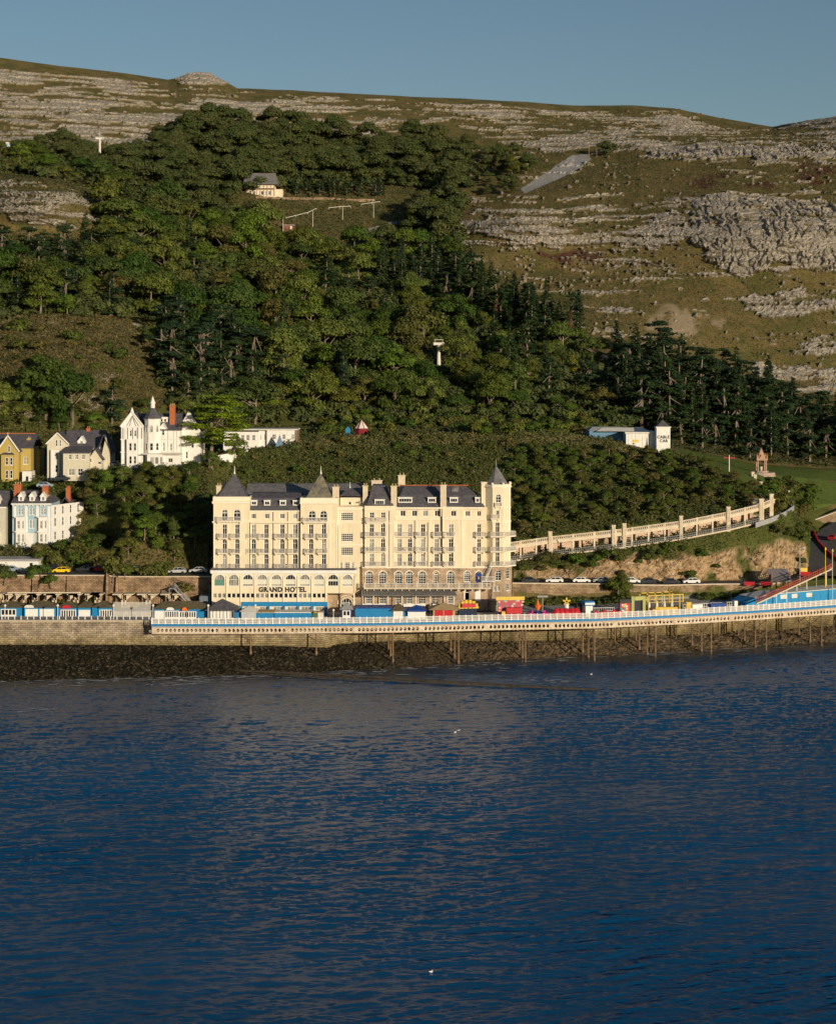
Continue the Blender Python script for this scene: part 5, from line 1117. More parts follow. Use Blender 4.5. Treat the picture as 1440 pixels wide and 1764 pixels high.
road('ramp_road', rline([(1290,1296,456,452.5,25.3),(1322,1328,461,456.5,26.6),(1333,1352,465,461,27.8),(1334,1364,470,468,28.6),(1328,1360,478,476,29.6),(1318,1343,488,486,31.0),(1302,1332,500,496,32.6),(1298,1325,512,510,33.6)]))
road('upper_road', rline([(p,p,412.2,422.6,17.25) for p in (-260,0,360)]))
road('coast_road', rline([(p,p,a,b,z) for p,a,b,z in ((884,424.6,431.6,13.5),(1050,427.6,434.6,13.1),(1150,431.6,439.6,12.25),(1300,440.6,448.6,11.6),(1385,446,455,12.2))],.15))
# road climbing on the far right with red kerb barriers
RR = [(1372,1440,449,449,11.9),(1388,1470,458,458,13.2),(1392,1480,468,468,15.6),(1398,1490,480,480,18.5),(1412,1500,488,488,20.2),(1440,1520,495,495,22)]
RR2 = [(a,b,c,d,e) for a,b,c,d,e in RR]
m = MB(); prev=None
for a,b,y,_,z in RR:
    v=((WX(a,y),y,z+.8),(WX(b,y),y,z+.8))
    if prev: m.add([prev[0],prev[1],v[1],v[0],(prev[0][0],prev[0][1],prev[0][2]-9),(prev[1][0],prev[1][1],prev[1][2]-9),(v[1][0],v[1][1],v[1][2]-9),(v[0][0],v[0][1],v[0][2]-9)],[(0,1,2,3),(0,3,7,4),(1,5,6,2)])
    prev=v
o = m.build('hill_road', M_asph, None, (WX(1420,470),470,12)); o['kind']='structure'
rb = thing('road_barrier','long red plastic road barrier lining the steep hill road at the right edge','barrier',(WX(1400,480),480,20))
m = MB(); q = MB()
bl = [(WX(a+1,y),y,z+.8) for a,y,z in ((1397,492,21.4),(1400,484,19.4),(1408,476,17.4),(1424,468,15.6),(1440,462,14.3),(1460,458,13.4))]
for a,b in zip(bl[:-1],bl[1:]):
    A,B=Vector(a),Vector(b); n=max(1,int((B-A).length/2))
    for i in range(n):
        s,e=A.lerp(B,(i+.03)/n),A.lerp(B,(i+.97)/n); m.bar(s+Vector((0,0,.45)),e+Vector((0,0,.45)),.35,0,.9)
m.build('barrier_unit', M_red, rb)
wall_strip('parapet', [(WX(p,y),y,z-4,z+1.3) for p,y,z in ((1386,492,21.2),(1398,493,21.6),(1440,500,23.6),(1500,508,26))], .5, M_wallS, 'stone parapet wall above the hill road beside the lawn', 'wall', (.2,M_conc))
# ------------------------------------------------------------------ houses
def gable(mb, x0,x1,y0,y1,z0,z1, axis='y', over=.35, mi=0, th=.18):
    """pitched roof; ridge runs along axis"""
    if axis=='y':
        xm=(x0+x1)/2; s=(z1-z0)/(xm-x0); zo=z0-over*s; yy0,yy1=y0-over,y1+over
        for a,za,b,zb in ((x0-over,zo,xm,z1),(xm,z1,x1+over,zo)):
            mb.add([(a,yy0,za),(b,yy0,zb),(b,yy1,zb),(a,yy1,za),(a,yy0,za+th),(b,yy0,zb+th),(b,yy1,zb+th),(a,yy1,za+th)],[(0,3,2,1),(4,5,6,7),(0,1,5,4),(1,2,6,5),(2,3,7,6),(3,0,4,7)],mi)
    else:
        ym=(y0+y1)/2; s=(z1-z0)/(ym-y0); zo=z0-over*s; xx0,xx1=x0-over,x1+over
        for a,za,b,zb in ((y0-over,zo,ym,z1),(ym,z1,y1+over,zo)):
            mb.add([(xx0,a,za),(xx1,a,za),(xx1,b,zb),(xx0,b,zb),(xx0,a,za+th),(xx1,a,za+th),(xx1,b,zb+th),(xx0,b,zb+th)],[(0,3,2,1),(4,5,6,7),(0,1,5,4),(1,2,6,5),(2,3,7,6),(3,0,4,7)],mi)
def block(parent, px0,px1,pyb,pyt,Y,dep,wallm,holes=(),name='wall',gp=None,win=(2,2),fm=None,gm=None):
    """house block from photo columns/rows at facade plane Y; holes (cx,w,top,bot[,arched]); gp = row of a front gable peak"""
    f=Frame(0,Y); x0,x1=WX(px0,Y),WX(px1,Y); z0,z1=WZ(pyb,Y)-1,WZ(pyt,Y); mb=MB()
    hs=[(WX(h[0]-h[1]/2,Y),WX(h[0]+h[1]/2,Y),WZ(h[3],Y),WZ(h[2],Y),len(h)>4 and h[4]) for h in holes]
    low=[h for h in hs if h[3] <= z1]
    wall(mb,f,x0,x1,z0,z1,low,.25)
    mb.quad((x0,Y,z0),(x0,Y,z1),(x0,Y+dep,z1),(x0,Y+dep,z0)); mb.quad((x1,Y,z0),(x1,Y+dep,z0),(x1,Y+dep,z1),(x1,Y,z1)); mb.quad((x0,Y+dep,z0),(x0,Y+dep,z1),(x1,Y+dep,z1),(x1,Y+dep,z0)); mb.quad((x0,Y+.05,z1),(x1,Y+.05,z1),(x1,Y+dep,z1),(x0,Y+dep,z1))
    if gp is not None:
        xm=(x0+x1)/2; zp=WZ(gp,Y); mb.add([(x0,Y,z1),(x1,Y,z1),(xm,Y,zp),(x0,Y+dep,z1),(x1,Y+dep,z1),(xm,Y+dep,zp)],[(0,1,2),(3,5,4)])
    o=mb.build(name,wallm,parent)
    for h in hs: window(f,h,parent,*win,fm=fm,gm=gm or gl(),t=.13, d=(.2 if h in low else -.03))
    return f,x0,x1,z0+1,z1
def sash(cols__,rows_,w): return [(c,w,t,b) for (t,b) in rows_ for c in cols__]
# blue and white terraced house, and its grey neighbour
M_palebl = mat('pale_blue_render',(.30,.42,.50),var=.06); M_greyw = mat('grey_render',(.48,.46,.38),var=.06)
def terrace(nm,label,px0,bays,wm,Y,base,eav,right=True):
    t = thing(nm,label,'house',(WX(px0+40,Y),Y+4,WZ(base,Y)))
    x1p = px0+bays*18.8+10
    hs = sash([px0+14+19.5*i+d for i in range(bays) for d in (-2.6,2.6)],[(875,887)],3.6)+sash([px0+33.5+d for d in (-2.6,2.6)],[(895,910)],3.4)
    f,x0,x1,z0,z1 = block(t,px0,x1p,base,eav,Y,11,wm,hs,win=(1,2),gm=M_glassc)
    for i in (0,2):                                 # two storey bay windows
        if i<bays:
            cx=px0+14+19.5*i; block(t,cx-8,cx+8,base,891,Y-1.3,1.29,M_white,[(cx-3.6,5.2,897,911),(cx+3.8,3.8,897,911),(cx-3.6,5.2,920,934),(cx+3.8,3.8,920,934)],name='bay_window',win=(1,2),gm=M_glassc)
            m=MB(); m.box(WX(cx-8.6,Y),WX(cx+8.6,Y),Y-1.5,Y-.01,WZ(890.9,Y),WZ(890.9,Y)+.2); m.box(WX(cx-8.4,Y),WX(cx+8.4,Y),Y-1.4,Y-1.305,WZ(915,Y)-.15,WZ(915,Y)+.15); m.build('bay_cornice',M_white,t)
    m=MB(); m.box(x0-.2,x1+.2,Y-.45,Y-.01,z1-.2,z1+.15); 
    for i in range(int((x1-x0)/1)): m.box(x0+i+.1,x0+i+.3,Y-.35,Y-.012,z1-.6,z1-.21)
    for i in range(bays+1):
        xq=WX(px0+4.4+19.5*i,Y); m.box(xq-.35,xq+.35,Y-.1,Y-.005,z0,z1-.62) if wm is M_palebl else None
    m.build('eaves_cornice',M_white,t)
    m=MB(); m.frustum((x0-.3,x1+.3,Y-.4,Y+11.2),z1+.15,(x0+.2,x1-3 if right else x1,Y+4.5,Y+7),WZ(845,Y+4.5)); rf=m.build('roof',M_slate,t)
    for i in range(bays):
        cx=px0+15+19*i; Yd=Y+.5; xd0,xd1=WX(cx-4.6,Yd),WX(cx+4.6,Yd); zb=z1+.5; m=MB(); wall(m,Frame(0,Yd),xd0,xd1,zb,zb+1.5,[(xd0+.3,xd1-.3,zb+.2,zb+1.3,False)],.1); m.quad((xd0,Yd,zb),(xd0,Yd,zb+1.5),(xd0,Yd+3,zb+1.5),(xd0,Yd+3,zb)); m.quad((xd1,Yd,zb),(xd1,Yd+3,zb),(xd1,Yd+3,zb+1.5),(xd1,Yd,zb+1.5)); m.add([(xd0,Yd,zb+1.5),(xd1,Yd,zb+1.5),((xd0+xd1)/2,Yd,zb+2.3)],[(0,1,2)]); 
        gable(m,xd0,xd1,Yd,Yd+3.4,zb+1.5,zb+2.35,over=.2,th=.12); d_=m.build('dormer',M_white,t); window(Frame(0,Yd),(xd0+.3,xd1-.3,zb+.2,zb+1.3,False),d_,2,1,d=.09,sill=False)
    m=MB(); m.box(WX(px0+30,Y)-.8,WX(px0+37,Y)+.2,Y-1.4,Y-.02,WZ(base,Y),WZ(917,Y)); m.build('porch',M_white,t)
    return t,x0,x1,z0,z1
YT=440
t,x0,x1,z0,z1 = terrace('terraced_house','pale blue terraced house with white bays and three gabled dormers',22,3,M_palebl,YT,945,868)
chimney(x0-.2,x0+1.6,YT+2.5,YT+4,z1,z1+4.6,t,M_brick,3); chimney(x1-2.6,x1-1.2,YT+1.8,YT+3.2,z1,z1+4.0,t,M_brick,2,M_brick)
m=MB(); wall(m,Frame(x1+.01,YT,.45,1),0,14,z0-2,z1-.4,[(1.5+3.3*i,2.4+3.3*i,z0+a,z0+a+2.2,False) for i in range(4) for a in (2,5.4,8.3)],.2); m.build('side_wall',M_white,t)
for i in range(4):
    for a in (2,5.4,8.3): window(Frame(x1+.01,YT,.45,1),(1.5+3.3*i,2.4+3.3*i,z0+a,z0+a+2.2,False),t,1,2,t=.12)
block(t,101,125,930,872,YT+12,9,M_white,[(108,4,880,890)],name='rear_wing'); m=MB(); gable(m,WX(101,YT+12),WX(125,YT+12),YT+12,YT+21,WZ(872,YT+12),WZ(858,YT+12)); m.build('rear_roof',M_slate,t); chimney(WX(114,YT+13),WX(121,YT+13),YT+13,YT+14.4,WZ(872,YT+13),WZ(842,YT+13),t,M_brick,3,M_brick)
t,x0,x1,z0,z1 = terrace('terraced_house','grey terraced house with white bays cut by the left edge',-37,2,M_greyw,YT+.6,948,874,False)
# yellow house
t = thing('house','mustard yellow gabled house with slate roof above the left terrace','house',(WX(30,474),478,WZ(830,474)))
M_must = mat('mustard_render',(.42,.32,.10),var=.06)
f,x0,x1,z0,z1 = block(t,-3,33,830,776,474,9,M_must,[(16.5,4.5,768,779),(13,5,788,801),(20.5,4.5,788,801),(13,5,810,824),(20.5,4.5,810,824)],gp=752,win=(1,2))
m=MB(); gable(m,x0,x1,474,484,z1,WZ(752,474)); m.build('roof',M_slate,t)
m=MB(); zp=WZ(751,474)
for s_ in (-1,1): m.bar(((x0+x1)/2,473.6,zp+.1),((x0+x1)/2+s_*((x1-x0)/2+.3),473.6,z1-.35),.14,0,.35)
m.bar(((x0+x1)/2,473.6,zp-.3),((x0+x1)/2,473.6,zp+1),.1); m.build('bargeboard',M_white,t)
f,x2,x3,z2,z3 = block(t,33,54,832,771,477,10,M_must,[(43,3.5,787,800),(47,3,787,800)],name='wing',win=(1,2)); m=MB(); gable(m,WX(-60,477),x3+.3,477,489,z3,WZ(748,483),axis='x'); o=m.build('main_roof',M_slate,t); q=MB(); q.box(WX(-60,483),x3,482.9,483.1,WZ(748,483)+.1,WZ(748,483)+.35); q.build('ridge_tiles',M_brick,o)
block(t,54,69,828,775,483,5.9,M_must,[(61,4,788,806)],name='wing',win=(1,2)); block(t,-60,-3,830,774,477.5,8,M_must,[(-20,5,790,802)],name='wing',win=(1,2))
block(t,39,55,834,812,472.5,4.4,M_white,[(47,6,820,830)],name='garage',win=(1,1)); chimney(WX(47,480),WX(53,480),480,481.3,z3,WZ(757,480),t,M_must,2)
m=MB(); m.box(WX(4.5,474),WX(25,474),472.8,473.99,WZ(829,474)-.5,WZ(783,474)); bz_=m.build('bay_window',M_must,t); m=MB(); m.frustum((WX(3.5,474),WX(26,474),472.6,473.98),WZ(783,474)+.002,(WX(8,474),WX(22,474),473.5,473.97),WZ(779.5,474)); m.build('bay_roof',M_slate,t)
for c in (13,20.5):
    for a,b in ((788,801),(810,824)): window(Frame(0,472.8),(WX(c-2.5,472.8),WX(c+2.3,472.8),WZ(b,472.8),WZ(a,472.8),False),t,1,2,d=-.02,t=.12)
# cream house
t = thing('house','cream gabled house with white bargeboards and long front wing, right of the yellow house','house',(WX(135,470),475,WZ(820,470)))
M_creamh = mat('cream_house_render',(.56,.52,.40),var=.06)
f,x0,x1,z0,z1 = block(t,82,118,822,763,472,9,M_creamh,[(98.5,4,757.5,769),(104.8,3.4,757.5,769),(98,6,779,792)],gp=746,win=(1,2))
m=MB(); gable(m,x0,x1,472,482,z1,WZ(746,472)); m.build('roof',M_slate,t); m=MB()
for s_ in (-1,1): m.bar(((x0+x1)/2,471.6,WZ(745.5,472)),((x0+x1)/2+s_*((x1-x0)/2+.3),471.6,z1-.3),.14,0,.3)
m.build('bargeboard',M_white,t)
block(t,88,103,822,775,471,1,M_white,[(98,6,779,792),(98,5.5,801,814)],name='bay_window',win=(1,2))
f,x2,x3,z2,z3 = block(t,109.5,154,822,779,467,7,M_creamh,[(121,5.5,782.5,791.5),(132.5,5.5,782.5,791.5),(144,5.5,782.5,791.5),(124,11,807,819),(139,9,807,819)],name='front_wing',win=(2,2))
m=MB(); m.add([(x2-.3,466.6,z3-.1),(x3+.3,466.6,z3-.1),(x3+.3,472.5,WZ(768.5,472.5)),(x2-.3,472.5,WZ(768.5,472.5)),(x2-.3,466.6,z3-.3),(x3+.3,466.6,z3-.3),(x3+.3,472.5,WZ(768.5,472.5)-.4),(x2-.3,472.5,WZ(768.5,472.5)-.4)],[(0,1,2,3),(4,7,6,5),(0,4,5,1),(1,5,6,2),(3,2,6,7),(0,3,7,4)]); m.build('wing_roof',M_slate,t)
f,x4,x5,z4,z5 = block(t,112,176,822,768,474,9,M_creamh,[],name='main_wall'); m=MB(); gable(m,x4,x5,474,484,z5,WZ(742,479),axis='x'); m.build('main_roof',M_slate,t)
dd=(135,149); Yd=474.6; m=MB(); xd0,xd1=WX(134.5,Yd),WX(148,Yd); zb=WZ(768,Yd); wall(m,Frame(0,Yd),xd0,xd1,zb,zb+1.2,[],.1); m.add([(xd0,Yd,zb+1.2),(xd1,Yd,zb+1.2),((xd0+xd1)/2,Yd,zb+2.5)],[(0,1,2)]); m.quad((xd1,Yd,zb),(xd1,Yd+4,zb),(xd1,Yd+4,zb+1.2),(xd1,Yd,zb+1.2)); gable(m,xd0,xd1,Yd,Yd+4,zb+1.2,zb+2.5,over=.2); dm=m.build('dormer',M_white,t); window(Frame(0,Yd),(WX(139,Yd),WX(144,Yd),zb+.1,zb+1.4,False),dm,2,1,d=-.03,sill=False)
block(t,154,176,824,790,469,5,M_creamh,[(157,4,783+6,792+5),(172,6,795,800)],name='side_wing',gp=774,win=(1,1)); m=MB(); gable(m,WX(154,469),WX(176,469),469,474,WZ(790,469),WZ(774,469)); m.build('side_roof',M_slate,t)
block(t,176,190,822,783,472,8,M_creamh,[],name='side_wing',gp=752); m=MB(); gable(m,WX(168,472),WX(190,472),472,481,WZ(775,472),WZ(750,472)); m.build('side_roof',M_slate,t); chimney(WX(150,479),WX(156,479),478.5,479.5,WZ(744,479),WZ(739,479),t,M_brick,2,M_brick)
# white villa with turret
YV=466; t = thing('villa','white four storey villa with slate witch hat turret and tall red chimney','villa',(WX(265,YV),YV+5,WZ(803,YV)))
f,x0,x1,z0,z1 = block(t,209,247,803,735,YV,10,M_white,[(225.5,4,740,752,True),(233.3,4,740,752,True),(225.5,5,763,776.5),(233.3,4.5,763,776.5),(225.5,5,785.5,799),(233.3,4.5,785.5,799)],gp=710,win=(1,2))
m=MB(); gable(m,x0,x1,YV+.4,YV+11,z1,WZ(712,YV),over=.1); m.build('roof',M_slate,t)
m=MB(); zp=WZ(709,YV)
for s_ in (-1,1): m.bar(((x0+x1)/2,YV-.1,zp),((x0+x1)/2+s_*((x1-x0)/2+.2),YV-.1,z1),.3,0,.35)
m.cyl((x0+x1)/2,YV,zp-.2,zp+.5,.5,.3,8); m.cyl((x0+x1)/2,YV,zp+.5,zp+1.1,.35,.05,8)
for px in (210.5,217,229.5,240,246): m.box(WX(px,YV)-.15,WX(px,YV)+.15,YV-.12,YV-.01,z0,z1)
for py in (735,757,779): m.box(x0-.1,x1+.1,YV-.2,YV-.125,WZ(py,YV)-.15,WZ(py,YV)+.15)
m.build('gable_trim',M_white,t)
m=MB(); m.box(WX(220,YV),WX(238.5,YV),YV-1.2,YV-.21,z0-.5,WZ(756,YV)); m.build('bay_window',M_white,t)
for c,w in ((225.5,5),(233.3,4.6)):
    for a,b in ((763,776.5),(785.5,799)): window(Frame(0,YV-1.2),(WX(c-w/2,YV-1.2),WX(c+w/2,YV-1.2),WZ(b,YV-1.2),WZ(a,YV-1.2),False),t,1,2,d=-.02,t=.12)
f,xa,xb,_,zm = block(t,247,312,803,740,YV+1.5,11,M_white,[(257.5,4.5,762,776),(265.5,5.5,762,776),(282.5,4,762,777),(309-14,4,764,777)],name='main_wall',win=(1,2)); 
m=MB(); gable(m,xa-1,xb,YV+1.5,YV+12.5,zm,WZ(713,YV+7),axis='x'); o=m.build('main_roof',M_slate,t)
m=MB(); q=MB()
for x_a,x_b,yy in ((247,254,YV+1.5),(270,312,YV+1.5)):
    for py in (741,757,779): m.box(WX(x_a,yy),WX(x_b,yy),yy-.16,yy-.01,WZ(py,yy)-.14,WZ(py,yy)+.14)
for px in (272,278,289,299,304,311): m.box(WX(px,YV)-.12,WX(px,YV)+.12,YV+1.36,YV+1.49,z0,WZ(741.5,YV))
m.build('string_course',M_offwhite,t)
for px in (213,221,230,238,245): q.box(WX(px,YV)-.1,WX(px,YV)+.1,YV-.26,YV-.205,WZ(756,YV),WZ(737,YV))
for px in (219,224,235,240): q.bar((WX(px,YV),YV-.15,WZ(734,YV)),(WX(229,YV),YV-.15,WZ(716,YV)),.12)
q.build('shading_trim',M_lead,t)  # grey trim bars stand in for the gable's shading lines
# turret
tx,ty=WX(262,YV),YV+1.6; o8=lambda r:[(tx+r*math.cos(math.pi/8+k*math.pi/4),ty+r*math.sin(math.pi/8+k*math.pi/4)) for k in range(8)]
m=MB(); m.prism(o8(2.15),z0-.5,WZ(723,YV)); m.prism(o8(2.4),WZ(723,YV),WZ(723,YV)+.3); tw=m.build('turret',M_white,t)
for k in (4,5,6):
    a,b=o8(2.15)[k],o8(2.15)[(k+1)%8]; fr=Frame(a[0],a[1],b[0]-a[0],b[1]-a[1]); L_=math.hypot(b[0]-a[0],b[1]-a[1])
    for (tt,bb,ar) in ((732,745,True),(763,776,False)): window(fr,(L_*.22,L_*.78,WZ(bb,YV),WZ(tt,YV),ar),tw,1,2,d=-.03,t=.12,gm=M_glassc if ar else M_glass)
m=MB(); m.prism(o8(2.6),WZ(722,YV)+.1,WZ(710,YV),0,o8(1.35)); m.prism(o8(1.35),WZ(710,YV)+.001,WZ(703,YV),0,o8(.7)); m.build('turret_roof',M_slate,tw)
m=MB(); m.prism(o8(.62),WZ(703,YV),WZ(695,YV)); m.prism(o8(.85),WZ(695,YV),WZ(694,YV)); m.cone(o8(.7),WZ(694,YV),(tx,ty,WZ(682,YV))); m.build('cupola',M_white,tw)
block(t,254,280,803,783,YV-2.2,3.6,M_white,[(262,7,787,800),(270,7,787,800),(277.5,5,787,800)],name='sun_room',win=(3,1)); m=MB(); m.box(WX(246,YV-2.2),WX(312,YV-2.2),YV-2.4,YV+1.49,WZ(783,YV-2.2)+.01,WZ(781.5,YV-2.2)); m.build('flat_roof',M_offwhite,t)
block(t,280,312,803,784,YV-1,2.4,M_white,[(294,8,789,797)],name='sun_room',win=(2,1))
dmx=(276,289); Yd=YV+2.2; m=MB(); xd0,xd1=WX(276.5,Yd),WX(288,Yd); zb=WZ(746,Yd); wall(m,Frame(0,Yd-.8),xd0,xd1,zb-1,zb+1.4,[],.1); m.add([(xd0,Yd-.8,zb+1.4),(xd1,Yd-.8,zb+1.4),((xd0+xd1)/2,Yd-.8,zb+2.6)],[(0,1,2)]); m.quad((xd1,Yd-.8,zb),(xd1,Yd+4,zb),(xd1,Yd+4,zb+1.4),(xd1,Yd-.8,zb+1.4)); gable(m,xd0,xd1,Yd-.8,Yd+4,zb+1.4,zb+2.6,over=.25); dm=m.build('dormer',M_white,t); window(Frame(0,Yd-.8),(WX(280,Yd),WX(285,Yd),zb-.6,zb+1.2,False),dm,1,2,d=-.03,sill=False)
f,xg0,xg1,_,zg = block(t,306,346,803,742,YV+4,9,M_white,[(332,5,760,772),(322,4,778,790)],name='gable_wing',gp=707,win=(1,2)); m=MB(); gable(m,xg0,xg1,YV+4.3,YV+13,zg,WZ(707,YV+4),over=.15); m.build('wing_roof',M_slate,t)
chimney(WX(293,YV+3.5),WX(302,YV+3.5),YV+3,YV+4.8,WZ(742,YV+3),WZ(700,YV+3),t,M_brick,3,M_tan); m=MB(); m.box(WX(274,YV+6),WX(294,YV+6),YV+4,YV+7,WZ(728,YV+6),WZ(718,YV+6)); m.build('attic_block',M_white,t)
for i in range(3): window(Frame(0,YV+4),(WX(277+6*i,YV+4),WX(281.5+6*i,YV+4),WZ(727,YV+4),WZ(721,YV+4),False),t,1,1,d=-.03,sill=False)
# white low annexe of the villa behind the cedar
t = thing('low_building','long low white flat roofed building behind the spreading cedar','building',(WX(455,500),503,WZ(768,500)))
block(t,385,446,770,744,498,8,M_white,[(409,6,749,759),(418,6,749,759),(427,6,749,759),(437,6,749,759)],win=(3,2)); block(t,446,460,768,741,499,8,M_white,[(449,3,748,758),(456,3,748,758)],name='wall',win=(2,1)); block(t,460,509,768,741,498,9,M_white,[(472,7,748,757),(489,6,748,757),(504,6,748,757)],name='wall',win=(3,2))
m=MB(); m.box(WX(384,498),WX(513,498),497.6,508,WZ(741,498),WZ(741,498)+.3); m.build('flat_roof',M_offwhite,t); m=MB(); m.box(WX(509,498)+.01,WX(512.5,498),497.7,507,WZ(770,498),WZ(741,498)-.01); m.build('brick_end',M_wood,t)
m=MB(); m.cone([(WX(474,494),492.5),(WX(490,494),492.5),(WX(490,494),495.5),(WX(474,494),495.5)],WZ(769,494)-.6,(WX(482,494),494,WZ(748,494))); one(m,'blue_pyramid',mat('blue_grey_pyramid',(.13,.22,.32),var=.1),'blue pointed pyramid in front of the low white building','blue_pyramid')  # plain blue pyramid standing for an unidentified blue triangle
wall_strip('garden_wall',[(WX(p,y),y,z,z2) for p,y,z,z2 in ((330,470,38,41.5),(400,476,39,43),(428,485,40,43.5))],.3,M_white,'white garden wall and terrace beneath the spreading cedar','wall')
# cable car station
YK=497; t = thing('cable_car_station','white station building with a slate capped sign tower on the grassy knoll','station',(WX(1100,YK),YK+4,WZ(782,YK)))
m=MB(); x0,x1=WX(1130.5,YK-3),WX(1154,YK-3); m.box(x0,x1,YK-3,YK+1,WZ(787,YK-3)-2,WZ(737,YK-3)); m.box(x0-.2,x1+.2,YK-3.2,YK+1.2,WZ(737,YK-3),WZ(736,YK-3)+.15); m.build('tower',M_white,t)
m=MB(); m.cone([(x0-.1,YK-3.1),(x1+.1,YK-3.1),(x1+.1,YK+1.1),(x0-.1,YK+1.1)],WZ(736,YK-3)+.16,((x0+x1)/2,YK-1,WZ(723,YK-1))); m.build('tower_roof',M_slate,t)
text_mesh('CABLE',1.15,(x0+x1)/2,YK-3.06,WZ(753,YK-3),M_dark,t,sx=.95,bold=.03); text_mesh('CAR',1.15,(x0+x1)/2+.1,YK-3.06,WZ(759.6,YK-3),M_dark,t,sx=.95,bold=.03)
f,a,b,c,d = block(t,1078,1130.4,782,747,YK,9,M_white,[],name='hall_wall'); m=MB(); m.box(a-.3,b,YK-.35,YK+9.3,d+.01,d+.45); m.frustum((a-8,b-1,YK+5,YK+14),d+.46,(a-6,b-3,YK+8,YK+12),d+1.4); m.build('roof',M_offwhite,t)
m=MB(); 
for px in range(1082,1130,6): m.box(WX(px,YK),WX(px,YK)+.1,YK-.06,YK-.01,c,d)
m.build('wall_batten',M_offwhite,t); m=MB(); m.box(WX(1090,YK),WX(1099,YK),YK-.12,YK-.061,WZ(762,YK),WZ(757,YK)); m.build('yellow_sign',M_yellow,t)
m=MB(); m.cone([(WX(1112,YK),YK-.1),(WX(1116,YK),YK-.1),(WX(1116,YK),YK-.07),(WX(1112,YK),YK-.07)],WZ(777,YK),(WX(1114,YK),YK-.085,WZ(752,YK))); m.bar((WX(1111,YK),YK-.1,WZ(768,YK)),(WX(1117,YK),YK-.1,WZ(771,YK)),.3); m.build('cactus_emblem',mat('dark_green_paint',(.02,.07,.03)),t)
f,a,b,c,d = block(t,1015,1079,770,742,YK+7,10,mat('blue_cladding',(.12,.24,.38)),[],name='blue_hall'); m=MB(); m.frustum((a-.3,b+.3,YK+6.7,YK+17.3),d+.01,(a+1,b-1,YK+9,YK+15),d+1.0); m.build('hall_roof',M_lead,t)
# maroon kiosk with striped cone roof, blue board
m0 = P(623,752,503); t = thing('octagonal_kiosk','small maroon octagonal kiosk with pale striped cone roof on the knoll crest','kiosk',m0)
o8=[(m0[0]+1.75*math.cos(math.pi/8+k*math.pi/4),m0[1]+1.75*math.sin(math.pi/8+k*math.pi/4)) for k in range(8)]; m=MB(); m.prism(o8,m0[2]-.6,m0[2]+2.4); m.build('wall',mat('maroon_boards',(.20,.02,.03),var=.1),t)
o9=[(m0[0]+2.1*math.cos(math.pi/8+k*math.pi/4),m0[1]+2.1*math.sin(math.pi/8+k*math.pi/4)) for k in range(8)]; m=MB(); m.prism(o9,m0[2]+2.4,m0[2]+4.3,0,[(m0[0]+(x-m0[0])*.25,m0[1]+(y-m0[1])*.25) for x,y in o9]); m.cyl(m0[0],m0[1],m0[2]+4.3,m0[2]+4.8,.2,.05,6); r_=m.build('roof',M_offwhite,t); m=MB()
for k in range(8): x,y=o9[k]; m.bar((x,y,m0[2]+2.45),(m0[0]+(x-m0[0])*.25,m0[1]+(y-m0[1])*.25,m0[2]+4.35),.14)
m.build('roof_rib',mat('maroon_boards',(.2,.02,.03)),r_)
p_=P(600,752,503); m=MB(); m.cyl(p_[0]-.5,p_[1],p_[2]-.5,p_[2]+1.3,.08,.08,6); m.cyl(p_[0]+.3,p_[1],p_[2]-.5,p_[2]+1.3,.08,.08,6); m.prism([(p_[0]-.8,p_[1]-.08),(p_[0]+.6,p_[1]-.08),(p_[0]+.6,p_[1]+.08),(p_[0]-.8,p_[1]+.08)],p_[2]+1.0,p_[2]+2.2); m.add([(p_[0]-.8,p_[1]-.08,p_[2]+2.2),(p_[0]+.6,p_[1]-.08,p_[2]+2.2),(p_[0]-.1,p_[1]-.08,p_[2]+2.9),(p_[0]-.8,p_[1]+.08,p_[2]+2.2),(p_[0]+.6,p_[1]+.08,p_[2]+2.2),(p_[0]-.1,p_[1]+.08,p_[2]+2.9)],[(0,1,2),(3,5,4),(0,2,5,3),(1,4,5,2)]); one(m,'notice_board',M_blue,'bright blue board on two legs beside the maroon kiosk','notice board')
# hillside cafe
def gp(px,py): return ground(px,py,r0-10)
c0=gp(447,338); Yc=c0.y; t = thing('cafe','half timbered hillside house with steep slate roof high in the wood','house',(c0.x,Yc+4,WZ(337,Yc)))
M_tud=mat('cream_plaster',(.66,.58,.44),var=.08)
f,a,b,c,d = block(t,424,473,338,317,Yc,11,M_tud,[(431,5,329,336),(438,4,329,336),(452,5,329,336),(458,3,329,337),(465,5,329,336)],win=(2,1)); m=MB()
for px in range(424,475,6): m.box(WX(px,Yc),WX(px,Yc)+.25,Yc-.08,Yc-.01,c,d)
m.box(a,b,Yc-.1,Yc-.082,WZ(327,Yc),WZ(327,Yc)+.3); m.box(a,b,Yc-.9,Yc-.11,WZ(325,Yc),WZ(325,Yc)+.2); m.build('timber_frame',M_wood,t); m=MB()
m.frustum((a-1.6,b+1.6,Yc-1.6,Yc+12.5),d-.3,(a-.2,b+.1,Yc+5,Yc+6.5),WZ(298,Yc+5)); m.build('roof',M_slateg,t); chimney(WX(425,Yc+4),WX(428,Yc+4),Yc+4,Yc+5,d,WZ(294,Yc+4),t,M_white,1); block(t,474,487,337,326,Yc+3,6,M_tud,[],name='side_wing')
wall_strip('garden_wall',[(q.x,q.y,q.z-1.5,q.z+1.0) for q in (gp(p,py) for p,py in ((440,342),(480,344),(520,345),(560,345),(600,346),(645,348)))],.4,M_wallS,'low stone wall along the terrace of the half timbered house','wall')
